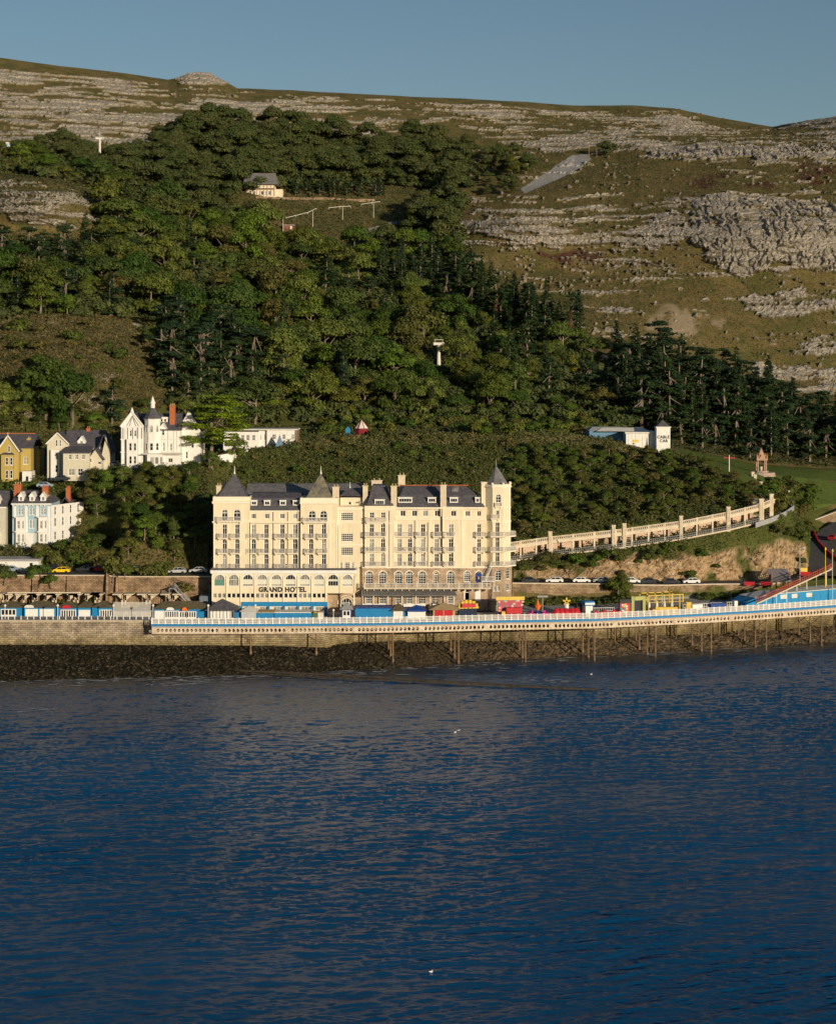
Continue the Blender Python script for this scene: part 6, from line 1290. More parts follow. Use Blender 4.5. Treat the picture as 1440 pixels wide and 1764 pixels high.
c0=gp(496,399); m=MB(); t=thing('hut','small reddish brown timber hut at the edge of the ski meadow','hut',c0); m.box(c0.x-2.6,c0.x+2.6,c0.y,c0.y+3,c0.z-.5,c0.z+2.6); m.build('wall',mat('brown_boards',(.20,.09,.06),var=.15),t); m=MB(); m.box(c0.x-2.8,c0.x+2.8,c0.y-.2,c0.y+3.2,c0.z+2.6,c0.z+2.85); m.build('roof',M_lead,t); m=MB(); m.box(c0.x+.8,c0.x+1.7,c0.y-.06,c0.y-.01,c0.z+.8,c0.z+2.2); m.build('window',M_white,t)
c0=gp(22,253); m=MB(); t=thing('hut','pale blue and white flat roofed cabin among trees at far upper left','hut',c0); m.box(c0.x-3.2,c0.x+3.2,c0.y,c0.y+4,c0.z-.5,c0.z+1.6); m.build('wall',mat('pale_blue_boards',(.45,.60,.66)),t); m=MB(); m.box(c0.x-3.4,c0.x+3.4,c0.y-.2,c0.y+4.2,c0.z+1.6,c0.z+2.1); m.build('roof',M_white,t)
# floodlight posts and the winding toboggan run on the meadow
for i,(px,py,tp) in enumerate(((486,399,373),(538,392,364),(590,379,357),(642,376,351),(753,338,315),(743,338,325))):
    c0=gp(px,py); h=(py-tp)*c0.y/F; m=MB(); m.cyl(c0.x,c0.y,c0.z-.5,c0.z+h,.14,.10,6); one(m,'lamp_post',M_rail,['white post left of the brown hut on the ski meadow','second white post on the ski meadow, right of the brown hut','third white post in the middle of the ski meadow','fourth white post at the right of the ski meadow','taller white post beside the upper ski path','shorter white post left of the taller one by the upper ski path'][i],'post',c0,'posts on the ski meadow')
tb=[(493,375),(510,371),(530,366),(545,359),(566,358),(585,356),(604,355),(622,352),(641,349),(655,347)]; m=MB(); pv=[Vector((WX(px,gp(px,py+4).y),gp(px,py+4).y,WZ(py,gp(px,py+4).y))) for px,py in tb]
for i,(a,b) in enumerate(zip(pv[:-1],pv[1:])):
    (m.bar(a,b,.38,0,.2) if i not in (3,6) else None); g_=groundY(720+a.x*F/a.y,a.y); m.bar((a.x,a.y,g_-.3),a,.15)
one(m,'toboggan_run',M_offwhite,'white raised toboggan track curving across the ski meadow','toboggan track')
for i,(px,py,tp) in enumerate(((171,276,237),(755,616,590))):
    c0=gp(px,py+(0 if i==0 else 34)); h=(py-tp)*c0.y/F+(0 if i==0 else 3); z_=c0.z-(0 if i==0 else 3); t=thing('cable_car_pylon',['tall pale cable car pylon above the trees at upper left','pale T shaped cable car pylon rising from the middle of the wood'][i],'pylon',c0,'cable car pylons'); zt=WZ(tp,c0.y); m=MB(); m.cyl(c0.x,c0.y,c0.z-1,zt,.75 if i==0 else .9,.45,8); m.build('mast',M_offwhite,t); m=MB(); m.box(c0.x-1.9,c0.x+1.9,c0.y-.4,c0.y+.4,zt-.9,zt); m.bar((c0.x-1.8,c0.y-1.2,zt-.3),(c0.x-1.8,c0.y+1.2,zt-.3),.25); m.bar((c0.x+1.8,c0.y-1.2,zt-.3),(c0.x+1.8,c0.y+1.2,zt-.3),.25)
    if i: m.bar((c0.x-1.5,c0.y,zt+1),(c0.x+1.5,c0.y,zt+1),.12); m.bar((c0.x-1.4,c0.y,zt),(c0.x-1.4,c0.y,zt+1),.1); m.bar((c0.x+1.4,c0.y,zt),(c0.x+1.4,c0.y,zt+1),.1)
    else: m.bar((c0.x,c0.y,zt),(c0.x,c0.y,zt+2.4),.12)
    m.build('crossarm',M_offwhite,t)
for px,py,tp in ((1013,272,247),(1027,272,252)):
    c0=gp(px,py); m=MB(); m.cyl(c0.x,c0.y,c0.z-.5,WZ(tp,c0.y),.2,.15,6); m.bar((c0.x-.6,c0.y,WZ(tp,c0.y)-.2),(c0.x+.6,c0.y,WZ(tp,c0.y)-.2),.15); one(m,'pole',M_wood,'taller timber pole at the top of the dry ski slope' if tp==247 else 'shorter timber pole at the top of the dry ski slope','pole',c0,'poles at the top of the ski slope')
# fountain canopy, lawn signs
c0=ground(1310,816,kA); t=thing('drinking_fountain','ornate stone and pink marble canopied memorial fountain on the lawn','fountain',c0); s=1.15
m=MB(); m.cyl(c0.x,c0.y,c0.z-.8,c0.z+.35,4.2,4.0,16); m.cyl(c0.x,c0.y,c0.z+.35,c0.z+.8,2.2,2.1,8); m.build('base',mat('pale_paving',(.36,.27,.22)),t); m=MB()
for sx in (-1,1):
    for sy in (-1,1): m.cyl(c0.x+sx*1.2,c0.y+sy*1.2,c0.z+.8,c0.z+3.9,.24,.2,8)
m.build('column',mat('pink_marble',(.45,.24,.17),var=.15),t); m=MB(); m.box(c0.x-1.6,c0.x+1.6,c0.y-1.6,c0.y+1.6,c0.z+3.9,c0.z+4.5); m.cone([(c0.x-1.2,c0.y-1.2),(c0.x+1.2,c0.y-1.2),(c0.x+1.2,c0.y+1.2),(c0.x-1.2,c0.y+1.2)],c0.z+4.5,(c0.x,c0.y,c0.z+7.6))
for sx in (-1,1):
    for sy in (-1,1): m.cyl(c0.x+sx*1.4,c0.y+sy*1.4,c0.z+4.5,c0.z+6.0,.25,.03,6)
for s_ in range(4):
    a=s_*math.pi/2; m.cone([(c0.x+1.5*math.cos(a)-.8*math.sin(a)*k-.2*math.cos(a)*j,c0.y+1.5*math.sin(a)+.8*math.cos(a)*k-.2*math.sin(a)*j) for k,j in ((-1,0),(1,0),(1,1),(-1,1))],c0.z+4.5,(c0.x+1.4*math.cos(a),c0.y+1.4*math.sin(a),c0.z+5.8))
m.build('canopy',mat('brown_marble',(.40,.25,.17),var=.15),t); m=MB(); m.cyl(c0.x,c0.y,c0.z+.8,c0.z+2.0,.3,.5,8); m.build('basin',M_conc,t)
c0=ground(1255,812,kA); t=thing('sign_post','white mast with a thin red cross bar at the left of the lawn','sign',c0); m=MB(); m.cyl(c0.x,c0.y,c0.z-.5,c0.z+4.6,.15,.12,6); m.build('mast',M_white,t); m=MB(); m.box(c0.x-1.5,c0.x+1.5,c0.y-.1,c0.y+.1,c0.z+3.7,c0.z+3.95); m.build('board',M_red,t)
# garage, quarry building, cars
t=thing('garage','long low white garage with grey roof beside the upper road on the left','garage',(WX(30,421),424,17.3)); block(t,-40,67,986,966.5,421,6,M_white,[(54,7,969,982)],win=(1,1)); m=MB(); m.box(WX(-41,421),WX(68.5,421),420.6,427.4,WZ(966.5,421)+.01,WZ(963,421)); m.build('roof',M_lead,t)
YQ=426; t=thing('stone_building','old low stone building in shade with square openings left of the hotel','building',(WX(290,YQ),YQ+2,17.3)); M_dstone=stone('weathered_grey_stone',(.30,.25,.20),(.22,.18,.15),(.12,.10,.08),.7,.3,.08,.5)
block(t,218,366,990,962,YQ,3,M_dstone,[(223.5,7,972,981,False),(251,6,970,978),(260,6,970,978),(290,6,971,978),(298,6,971,978),(321,6,971,979),(347,8,975,986)],win=(1,1),fm=M_dark); m=MB(); m.box(WX(217,YQ),WX(366,YQ),YQ-.2,YQ+3.2,WZ(962,YQ)+.005,WZ(962,YQ)+.3); m.build('parapet',M_dstone,t)
# ------------------------------------------------------------------ promenade kiosks and stalls
def kiosk(nm,label,px0,px1,pyt,Y,dep,wallm,roofm,z0=9.0,rtype='hip',over=.35,rh=1.2,cat='kiosk',group=None,doors=(),roofcap=True):
    """stall body from photo columns, eaves row pyt at facade Y; doors = (px0,px1,pyb,pyt,mat,mullions)"""
    x0,x1=WX(px0,Y),WX(px1,Y); zt=WZ(pyt,Y); t=thing(nm,label,cat,((x0+x1)/2,Y+dep/2,z0),group); m=MB(); m.box(x0,x1,Y,Y+dep,z0,zt); m.build('wall',wallm,t)
    m=MB()
    if rtype=='hip': ins=min((x1-x0)/2-.05,dep*.5); m.frustum((x0-over,x1+over,Y-over,Y+dep+over),zt+.003,(x0+ins,x1-ins,Y+dep/2-.05,Y+dep/2+.05),zt+rh)
    elif rtype=='flat': m.box(x0-over,x1+over,Y-over,Y+dep+over,zt+.003,zt+.2)
    elif rtype=='pyr': m.cone([(x0-over,Y-over),(x1+over,Y-over),(x1+over,Y+dep+over),(x0-over,Y+dep+over)],zt+.003,((x0+x1)/2,Y+dep/2,zt+rh))
    elif rtype=='lean': m.add([(x0-over,Y-over,zt),(x1+over,Y-over,zt),(x1+over,Y+dep+over,zt+rh),(x0-over,Y+dep+over,zt+rh),(x0-over,Y-over,zt+.15),(x1+over,Y-over,zt+.15),(x1+over,Y+dep+over,zt+rh+.15),(x0-over,Y+dep+over,zt+rh+.15)],[(0,3,2,1),(4,5,6,7),(0,1,5,4),(1,2,6,5),(2,3,7,6),(3,0,4,7)])
    m.build('roof',roofm,t); f=Frame(0,Y)
    for a,b,pb,pt,mt,n in doors:
        m=MB(); xa,xb=WX(a,Y),WX(b,Y); za,zb=WZ(pb,Y),WZ(pt,Y)
        fbox(m,f,xa,xb,.01,.07,za,zb)
        if n:                                       # white frames over dark glass
            o=m.build('shop_window',M_glass,t); q=MB()
            for i in range(n+1): x=xa+(xb-xa)*i/n; fbox(q,f,x-.11,x+.11,.071,.14,za,zb)
            fbox(q,f,xa,xb,.071,.13,za,za+.55); fbox(q,f,xa,xb,.071,.13,zb-.18,zb); q.build('frame',M_white,o)
        else: m.build('shutter',mt,t)
    return t,x0,x1,zt
SH='blue wooden kiosks in the long row on the left promenade'
YB_=400
W=M_white
segs=[(-60,-6,[(-50,-30,1064,1050,W,0)]),(-4,38,[(3,28,1063,1049,W,4),]),(42,97,[(44.5,66,1063,1049,W,0),(69,94,1063,1049,W,0)]),(99,133,[(106,131,1066,1050,W,6)]),(134.5,157,[(136,156,1063,1050.5,W,0)]),(159,194,[(173,193,1066,1050,W,5)])]
lab=['blue beach kiosk cut off by the left edge with a white shutter','blue kiosk with one white framed window at the far left of the row','wide blue kiosk with two white shuttered fronts','blue kiosk with a red sign on its roof and a white framed front','narrow blue kiosk with one white shutter between two glazed ones','blue kiosk with white columns at the right end of the olive roofed row']
for (a,b,d),l in zip(segs,lab): kiosk('promenade_kiosk',l,a,b,1046.5,YB_,4.5,M_blue,M_olive,9.2,'hip',.5,1.25,'kiosk',SH,d)
t,x0,x1,zt=kiosk('shuttered_stall','grey roller shuttered stall block with flat metal roof right of the olive roofed kiosks',195.5,261,1053,YB_-.5,4.5,M_lead,mat('pale_metal_roof',(.36,.38,.40)),9.2,'flat',.2,cat='stall')
m=MB()
for i in range(24): z=9.3+i*.145; m.box(x0+.1,x1-.1,YB_-.56,YB_-.51,z,z+.07)
m.build('shutter_slat',M_offwhite,t); m=MB()
for px in (196,212,225,241,243,260): m.box(WX(px,YB_-.5),WX(px,YB_-.5)+.15,YB_-.65,YB_-.57,9.2,zt)
m.build('shutter_post',M_rail,t)
kiosk('promenade_kiosk','blue kiosk with dark hipped roof, white glazed fronts and an orange sign',265.5,357,1049,YB_-1,4.5,M_blue,M_olive,9.2,'hip',.5,1.5,'kiosk',None,[(267,283,1067,1052,W,0),(285,308,1067,1052,W,6),(310,338,1067,1053,W,7)])
kiosk('glazed_shelter','dark glazed shelter with hipped slate roof in front of the hotel corner',361,402,1051,YB_-3,5,M_dark,M_slate,9.1,'hip',1.0,2.2,'shelter',None,[(363,399,1066,1053,W,0)])
m=MB(); Y=YB_-3.1; 
for px in range(361,404,6): m.box(WX(px,Y),WX(px,Y)+.12,Y-.1,Y,9.1,WZ(1051,Y))
m.box(WX(361,Y),WX(402,Y),Y-.1,Y,WZ(1053,Y),WZ(1051,Y)); one(m,'shelter_screen',M_lead,'grey glazing bars along the front of the slate roofed shelter','screen')
bpy.data.objects['shutter'].name='shutter'
kiosk('shed','small blue shed between the glazed shelter and the pale shed',403,415,1055,YB_-2,3,M_blue,M_blued,9.1,'flat',.1,cat='shed')
kiosk('shed','pale grey shed with low white pitched roof below the annexe',416,441,1053.5,YB_-3,4,mat('pale_grey_boards',(.42,.44,.46)),M_offwhite,9.1,'pyr',.4,1.1,cat='shed')
kiosk('hoarding','blue boarded stall with tan flat roof left of the longest hoarding',442,472,1055.5,YB_-2.6,4,M_blue,M_tan,9.1,'flat',.2,cat='stall')
kiosk('hoarding','long bright blue boarded stall below the annexe shop front',473,538,1055.8,YB_-2.5,4,M_blue,M_offwhite,9.1,'flat',.1,cat='stall')
kiosk('booth','small green booth with tan flat roof',538.5,547,1055.5,YB_-2.5,2,mat('green_boards',(.08,.14,.07)),M_tan,9.1,'flat',.1,cat='booth')
kiosk('booth','small pale booth beside the green one',547.8,557,1055.5,YB_-2.5,2,M_offwhite,M_tan,9.1,'flat',.1,cat='booth')
kiosk('pointed_kiosk','blue kiosk with white glazed door and grey pointed roof before the arched doorway',588,606.5,1050,YB_-2.5,2.8,M_blued,M_lead,9.1,'pyr',.4,1.3,'kiosk',None,[(591,603,1064,1051.5,W,2)])
kiosk('hoarding','large plain bright blue boarded stall right of the arched doorway',612,676,1048.5,YB_-2.5,5,M_blue,M_blued,9.1,'flat',.05,cat='stall')
kiosk('pointed_kiosk','white kiosk with brown pointed roof beside the large blue stall',677.5,694,1052,YB_-2.8,3.4,M_white,M_olive,9.1,'pyr',.7,1.6)
kiosk('shed','narrow blue shed squeezed between the brown roofed and blue roofed kiosks',694.5,702,1050.5,YB_-2,3,M_blue,M_blued,9.1,'flat',.05,cat='shed')
kiosk('stall','white fronted stall with dark blue awning roof',702.5,733,1053,YB_-3,4,M_white,M_blued,9.1,'hip',.3,1.2,'stall',None,[(704,731,1050.5,1054,M_blued,0)])
t,x0,x1,zt=kiosk('stall','stall with two red shutters under a wide tan canvas roof',746,784,1050,YB_-3.5,4.5,M_tan,M_tan,9.1,'hip',1.0,1.2,'stall',None,[(749,763.5,1064,1051,M_red,0),(765.5,780,1064,1051,M_red,0)])
# roof signs
for px0,px1,y0,y1,mt,l in ((107.5,122.5,1043.5,1048,M_red,'red sign board on the roof edge of a blue kiosk'),(43,59,1043,1047,M_offwhite,'white sign board on the roof edge of the wide blue kiosk'),(287,300,1047,1051,M_white,'white crown shaped sign on the dark roofed blue kiosk'),(314,325,1047,1052,mat('orange_paint',(.75,.16,.02)),'orange rounded sign on the dark roofed blue kiosk')):
    Y=YB_-(.62 if px0<200 else 1.62); m=MB(); x0,x1=WX(px0,Y),WX(px1,Y); m.box(x0,x1,Y-.1,Y,WZ(y1,Y),WZ(y0,Y)-.15); m.prism([(x0+.1,Y-.1),(x1-.1,Y-.1),(x1-.1,Y),(x0+.1,Y)],WZ(y0,Y)-.15,WZ(y0,Y)+.1,0,[(x0+.4,Y-.1),(x1-.4,Y-.1),(x1-.4,Y),(x0+.4,Y)]); one(m,'roof_sign',mt,l,'sign')
# promenade posts along the wall top
for i,px in enumerate(range(4,262,11)):
    m=MB(); Y=392.4; m.cyl(WX(px,Y),Y,9.4,10.5,.13,.10,6); m.cyl(WX(px,Y),Y,10.5,10.62,.16,.03,6); one(m,'bollard',M_white,'short white post on top of the sea wall','bollard',(WX(px,Y),Y,9.4),'white posts along the sea wall top')
def lamp(px,py0,py1,Y,label,mt=M_rail,globe=True,arm=0,z0=None,group=None):
    x=WX(px,Y); z0=WZ(py0,Y) if z0 is None else z0; z1=WZ(py1,Y); t=thing('street_lamp',label,'street lamp',(x,Y,z0),group); m=MB(); m.cyl(x,Y,z0-.3,z1,.10,.07,6)
    if arm: m.bar((x,Y,z1),(x+arm,Y,z1+.2),.09)
    m.build('post',mt,t); m=MB()
    if globe: m.cyl(x+arm,Y,z1,z1+.25,.15,.3,8); m.cyl(x+arm,Y,z1+.25,z1+.5,.3,.15,8)
    else: m.box(x+arm-.1,x+arm+.6,Y-.15,Y+.15,z1+.12,z1+.27)
    m.build('lantern',M_white,t); return t
for px,l in ((9.5,'lamp at the far left of the kiosk row'),(100,'lamp in front of the red signed kiosk'),(196,'lamp at the left end of the grey shutters'),(264,'lamp between the grey shutters and the dark roofed kiosk'),(359,'lamp beside the glazed shelter'),(574.5,'lamp just left of the arched hotel doorway'),(440,'lamp in front of the pale shed')): lamp(px,1066,1045 if px<500 else 1053,392.5 if px<262 else 389.5,'slim white globe '+l,M_offwhite,z0=9.1)
# pergola of Y shaped concrete supports against the retaining wall
def ysup(px,dr):
    Y=408.5; x=WX(px,Y); zt=WZ(1025,Y); t=thing('canopy_support','Y shaped pale concrete support in front of the stone retaining wall','canopy support',(x,Y,9.2),'concrete canopy supports along the left retaining wall'); m=MB(); m.box(x-.18,x+.18,Y-.2,Y+.2,9.2,zt); m.build('post',M_conc,t); m=MB(); m.add([(x-.15,Y-.2,zt-1.2),(x+.15,Y-.2,zt-1.2),(x+.15+dr*1.6,Y-.2,zt+.2),(x-.15+dr*.0,Y-.2,zt+.2),(x-.15,Y+.2,zt-1.2),(x+.15,Y+.2,zt-1.2),(x+.15+dr*1.6,Y+.2,zt+.2),(x-.15,Y+.2,zt+.2)],[(0,1,2,3),(4,7,6,5),(0,4,5,1),(1,5,6,2),(2,6,7,3),(3,7,4,0)]); m.box(min(x,x+dr*1.8)-.2,max(x,x+dr*1.8)+.2,Y-1.6,Y+1.2,zt+.21,zt+.45); m.build('bracket',M_conc,t)
for px,d in ((6,-1),(14,1),(27,1),(42,1),(58,1),(64,-1),(80,1),(92,1),(97,-1),(120,1),(128,1),(135,-1),(150,1),(165,1),(172,-1),(211,-1),(217,1),(253,-1),(259,1),(293,-1),(300,1)): ysup(px,d)
m=MB(); Y=408; m.box(WX(14,Y),WX(140,Y),Y-.2,Y+.2,WZ(1024,Y)+.3,WZ(1022.5,Y)+.35); one(m,'canopy_beam',M_conc,'pale concrete beam carried on the Y shaped supports','beam')
# metal stair to the upper road
t=thing('metal_stair','grey metal stair climbing the retaining wall left of the hotel','stair',(WX(320,407),407,9.2)); m=MB(); a=Vector(P(301,1013,408)); b=Vector((WX(334,408),408,9.9))
for dy in (-.6,.6): m.bar(a+Vector((0,dy,0)),b+Vector((0,dy,0)),.25); m.bar(a+Vector((0,dy,1.1)),b+Vector((0,dy,1.1)),.10); 
for i in range(14):
    p=a.lerp(b,i/13)
    for dy in (-.6,.6): m.bar(p+Vector((0,dy,0)),p+Vector((0,dy,1.1)),.07)
m.build('flight',M_lead,t); m=MB()
for i in range(18): p=a.lerp(b,(i+.5)/18); m.box(p.x-.15,p.x+.15,p.y-.6,p.y+.6,p.z-.03,p.z+.03)
m.build('tread',M_offwhite,t); m=MB(); m.box(WX(335,408),WX(343,408),407.3,408.7,9.2,10.2); m.box(a.x-1.2,a.x+.1,407.3,411.2,a.z-.15,a.z); 
for k in (0,1): m.bar((a.x-1.1,407.4+k*3,9),(a.x-1.1,407.4+k*3,a.z),.15)
m.build('landing',M_lead,t)
m=MB(); m.box(WX(345,408),WX(364,408),407,410,9.2,WZ(1026,408)); o=one(m,'storage_container',mat('blue_grey_container',(.14,.17,.20)),'blue grey container between the metal stair and the hotel','container')
# ------------------------------------------------------------------ cars
car_glass=mat('car_glass',(.01,.012,.015),rough=.1,spec=.6); tyre=mat('tyre',(.02,.02,.02)); lampm=mat('car_lamp',(.6,.6,.55),rough=.2)
def car_proto():
    out={}
    m=MB(); prof=[(-2.1,.35),(-2.15,.75),(-1.95,.95),(-1.5,1.0),(1.3,.98),(2.05,.82),(2.15,.6),(2.1,.32)]
    def ext(m,prof,w,w2=None):
        n=len(prof); w2=w2 or [w]*n; m.add([(x,-a,z) for (x,z),a in zip(prof,w2)]+[(x,a,z) for (x,z),a in zip(prof,w2)],[tuple(range(n)),tuple(range(2*n-1,n-1,-1))]+[(i,n+i,n+(i+1)%n,(i+1)%n) for i in range(n)])
    ext(m,prof,.88); ext(m,[(-1.0,1.42),(-1.0,1.5),(-.2,1.52),(.45,1.46),(.45,1.4)],.66); 
    for x0,z0,x1,z1 in ((-1.85,.98,-1.05,1.45),(1.15,.98,.45,1.42),(-.2,1,-.2,1.45)):
        for s in (-1,1): m.bar((x0,.82*s,z0),(x1,.66*s,z1),.09)
    out['body']=m; g=MB(); ext(g,[(-1.85,.99),(-1.08,1.45),(.42,1.42),(1.1,.99)],.8,[.82,.64,.64,.82]); out['windows']=g
    w=[]; 
    for x in (-1.35,1.3):
        for s in (-1,1):
            q=MB(); a=[(x+.33*math.cos(k*math.pi/6),.33+.33*math.sin(k*math.pi/6)) for k in range(12)]; q.add([(u,s*.74,v) for u,v in a]+[(u,s*.90,v) for u,v in a],[tuple(range(12)),tuple(range(23,11,-1))]+[(i,(i+1)%12,12+(i+1)%12,12+i) for i in range(12)]); w.append(q)
    out['wheel']=w; l=[]
    for s in (-1,1): q=MB(); q.box(2.02,2.17,s*.6-.18,s*.6+.18,.6,.76); l.append(q)
    out['headlight']=l; return out
CP=car_proto(); CM={}
def mesh_of(mb,name,mt): me_=bpy.data.meshes.new(name); me_.from_pydata(mb.v,[],mb.f); me_.materials.append(mt); return me_
cm_body=mesh_of(CP['body'],'body',M_white); cm_gl=mesh_of(CP['windows'],'windows',car_glass); cm_w=[mesh_of(q,'wheel',tyre) for q in CP['wheel']]; cm_l=[mesh_of(q,'headlight',lampm) for q in CP['headlight']]
def car(px,py,mt,label,rot=0,Y=None,z=None,group=None,s=1.):
    if Y is None: p=ground(px,py,10)
    else: p=Vector((WX(px,Y),Y,z))
    r=bpy.data.objects.new('parked_car',None); col.objects.link(r); r.location=p; r.rotation_euler=(0,0,R(rot)); r.scale=(s,s,s); tag(r,label,'car',group)
    for nm_,me_ in [('body',cm_body),('windows',cm_gl)]+[('wheel',q) for q in cm_w]+[('headlight',q) for q in cm_l]:
        o=bpy.data.objects.new(nm_,me_); col.objects.link(o); o.parent=r
        if nm_=='body': o.material_slots[0].link='OBJECT'; o.material_slots[0].material=mt
    return r
cw=mat('car_white',(.75,.75,.74),rough=.3); cs=mat('car_silver',(.42,.43,.44),rough=.3); cd=mat('car_dark',(.03,.035,.045),rough=.25); cy=mat('car_yellow',(.80,.55,.02),rough=.3); cr=mat('car_red',(.35,.02,.02),rough=.3); cb=mat('car_pale_blue',(.25,.33,.42),rough=.3)
GC='cars parked along the coast road right of the hotel'; GL='cars parked on the upper road left of the hotel'
for px,mt,l,r_,gr in ((912,cd,'dark car partly behind bushes nearest the hotel on the coast road',5,GC),(955,cw,'white estate car with roof bars on the coast road',175,GC),(1001,cw,'small white car, second white one from the hotel',3,GC),(1036,cs,'silver white car beside the dark bush on the coast road',178,GC),(1087,cw,'white car just right of the dark bush',0,GC),(1114,cd,'black car right of the dark bush on the coast road',182,GC),(1155,cd,'dark car in the middle of the clear stretch of coast road',2,GC),(1190,cw,'small white car alone at the right of the coast road',180,GC)):
    zz=float(np.interp(px,[884,1050,1150,1300],[13.72,13.32,12.47,11.8])); Y=float(np.interp(px,[884,1050,1150,1300],[426.5,430,434,443])); car(px,0,mt,l,r_+float(3*(px>1100)),Y,zz,gr)
for px,mt,l,Yc_ in ((21,cb,'grey blue car in front of the white garage',418),(62,cs,'pale silver car at the right end of the white garage',419),(95,cd,'dark car close behind the yellow car',421),(106,cy,'bright yellow car on the upper road',416),(148,cd,'dark car parked right of the yellow car',419),(170,cr,'dark red car behind the tall buttress',419),(230,cb,'pale blue car left of the dark bushes on the upper road',417),(306,cs,'silver car in shade on the upper road beside the hotel',415),(342,cs,'pale estate car in shade nearest the hotel',416),(258,cd,'black car in deep shade below the old stone building',420)): car(px,0,mt,l,(0 if px%2 else 180),Yc_,17.4,GL)
p_=P(1078,1003,431.2)
car(108,834,cd,'dark car parked below the cream house',10,465,36.2); car(78,838,cb,'blue car parked below the yellow house',5,463,34.5); car(30,845,mat('car_teal',(.03,.25,.25),rough=.3),'teal car under the yellow house',0,458,32.6); car(200,803,cw,'white van like car beside the white villa',90,474,39.4); car(265,806,cs,'grey car in front of the white villa sun room',0,461,38.6)
car(1434,925,cr,'dark red car climbing the hill road at the right edge',60,478,19.1)
# ------------------------------------------------------------------ rides and stalls on the pier deck
def dk(px,off=7): s=s_of(px); return pp(s,off,9.0)
def board(name,label,px0,px1,z0,z1,mt,off=7,dep=.4,cat='ride',extra=None):
    a=dk(px0,off); b=dk(px1,off); m=MB(); f=Frame(a[0],a[1],b[0]-a[0],b[1]-a[1]); L_=math.dist(a[:2],b[:2]); t=thing(name,label,cat,((a[0]+b[0])/2,(a[1]+b[1])/2,9.0)); fbox(m,f,0,L_,-dep,0,z0,z1); m.build('body',mt,t)
    if extra: extra(t,f,L_)
    return t
def carnival(t,f,L_):
    m=MB(); fbox(m,f,-.5,L_+.5,.02,.35,12.8,13.6); m.build('top_sign',M_yellow,t); m=MB(); fbox(m,f,L_*.3,L_*.95,.3,1.6,9.9,11.2); fbox(m,f,L_*.25,L_,.2,1.8,9.0,9.3); m.build('ride_car',M_red,t)
    m=MB(); g=random.Random(5)
    for i in range(16): x=g.uniform(0,L_); z=g.uniform(9.3,12.6); fbox(m,f,x,x+.5,.01,.06,z,z+.4)
    m.build('painted_panel',mat('pale_pink_paint',(.75,.45,.42)),t); m=MB()
    for i in range(10): x=g.uniform(0,L_); z=g.uniform(9.3,12.6); fbox(m,f,x,x+.4,.01,.07,z,z+.35)
    m.build('blue_panel',mat('turquoise_paint',(.05,.35,.40)),t); m=MB(); fbox(m,f,.6,1.4,1.2,1.8,9,10.4); m.build('ticket_box',M_yellow,t)
board('fairground_ride','red and pink fairground ride with yellow top sign right of the hotel turret',869,910,9.0,12.8,mat('ride_pink',(.42,.10,.12)),9,.5,'ride',carnival)
def arch_sign(t,f,L_):
    m=MB()
    for i in range(8):
        a=math.pi*i/7; m.cyl(*f.p(L_/2+L_*.5*math.cos(a),.0,0)[:2],11.2,11.6+1.6*math.sin(a),.45,.45,6)
    m.build('arch_board',M_yellow,t); m=MB(); fbox(m,f,.5,L_-.5,.5,1.2,11.6,12.4); m.build('arch_panel',M_red,t)
board('fairground_stall','fairground stall with rounded yellow and red sign at the hotel turret foot',803,834,9.0,11.1,mat('navy_cloth',(.02,.03,.06)),8,1.5,'stall',arch_sign)
for i,(px,mt,l) in enumerate(((925,mat('magenta',(.5,.03,.25)),'magenta round ride car'),(934,M_blued,'dark blue round ride car'),(947,mat('magenta',(.5,.03,.25)),'magenta ride car right of the dark blue one'))):
    p=dk(px,7); m=MB(); m.cyl(p[0],p[1],9,10.1,.8,1.15,10); m.cyl(p[0],p[1],10.1,10.6,.3,.3,6); one(m,'ride_car',mt,l,'ride car',p,'round ride cars right of the fairground ride')
p=dk(938,9); t=thing('ride_mast','orange and blue topped ride mast among the round cars','ride',p); m=MB(); m.cyl(p[0],p[1],9,11.6,.2,.15,8); m.build('mast',M_lead,t); m=MB(); m.cyl(p[0],p[1],10.5,11.6,.4,.9,8); m.cyl(p[0],p[1],11.6,13,.35,.05,8); m.build('top',mat('orange_paint',(.75,.16,.02)),t)
p=dk(948,10); m=MB(); m.cyl(p[0],p[1],9,13.2,.12,.1,6); m.box(p[0]-1.2,p[0]+1.2,p[1]-.2,p[1]+.2,13.2,13.6); one(m,'floodlight',M_lead,'grey double floodlight mast behind the round ride cars','floodlight',p)
for i,(px) in enumerate((969,977,985,996,1004)):
    p=dk(px,7); m=MB(); m.cyl(p[0],p[1],9,9.5,1.15,1.3,12); m.cyl(p[0],p[1],9.5,10.4,1.3,.9,12); m.cyl(p[0],p[1],10.4,11.0,.9,.4,10); one(m,'ride_car',M_red,'rounded bright red covered ride car','ride car',p,'red covered ride cars left of the yellow star')
p=dk(988,8); t=thing('ride_centre','white ride centrepiece with a yellow star shaped top','ride',p); m=MB(); m.cyl(p[0],p[1],9,11.8,.7,.45,8); m.build('column',M_white,t); m=MB()
for k in range(5): a=math.pi/2+k*2*math.pi/5; m.bar((p[0],p[1],12.4),(p[0]+.9*math.cos(a),p[1],12.4+.9*math.sin(a)),.35)
m.build('star',M_yellow,t)
def kio(px0,px1,zt,mt,rm,off,dep,nm,label,extra=None,cat='kiosk'): return board(nm,label,px0,px1,9.0,zt,mt,off,dep,cat,extra)
def blueroof(t,f,L_):
    m=MB(); fbox(m,f,-.3,L_+.3,-2.4,.5,11.6,12.6); m.build('roof',M_blue,t); m=MB(); fbox(m,f,-.31,L_+.31,.5,.56,11.9,12.3); m.build('stripe',M_white,t)
kio(1022,1037,11.6,M_white,None,6,2,'ticket_kiosk','white ticket kiosk with blue striped roof in the middle of the pier',blueroof)
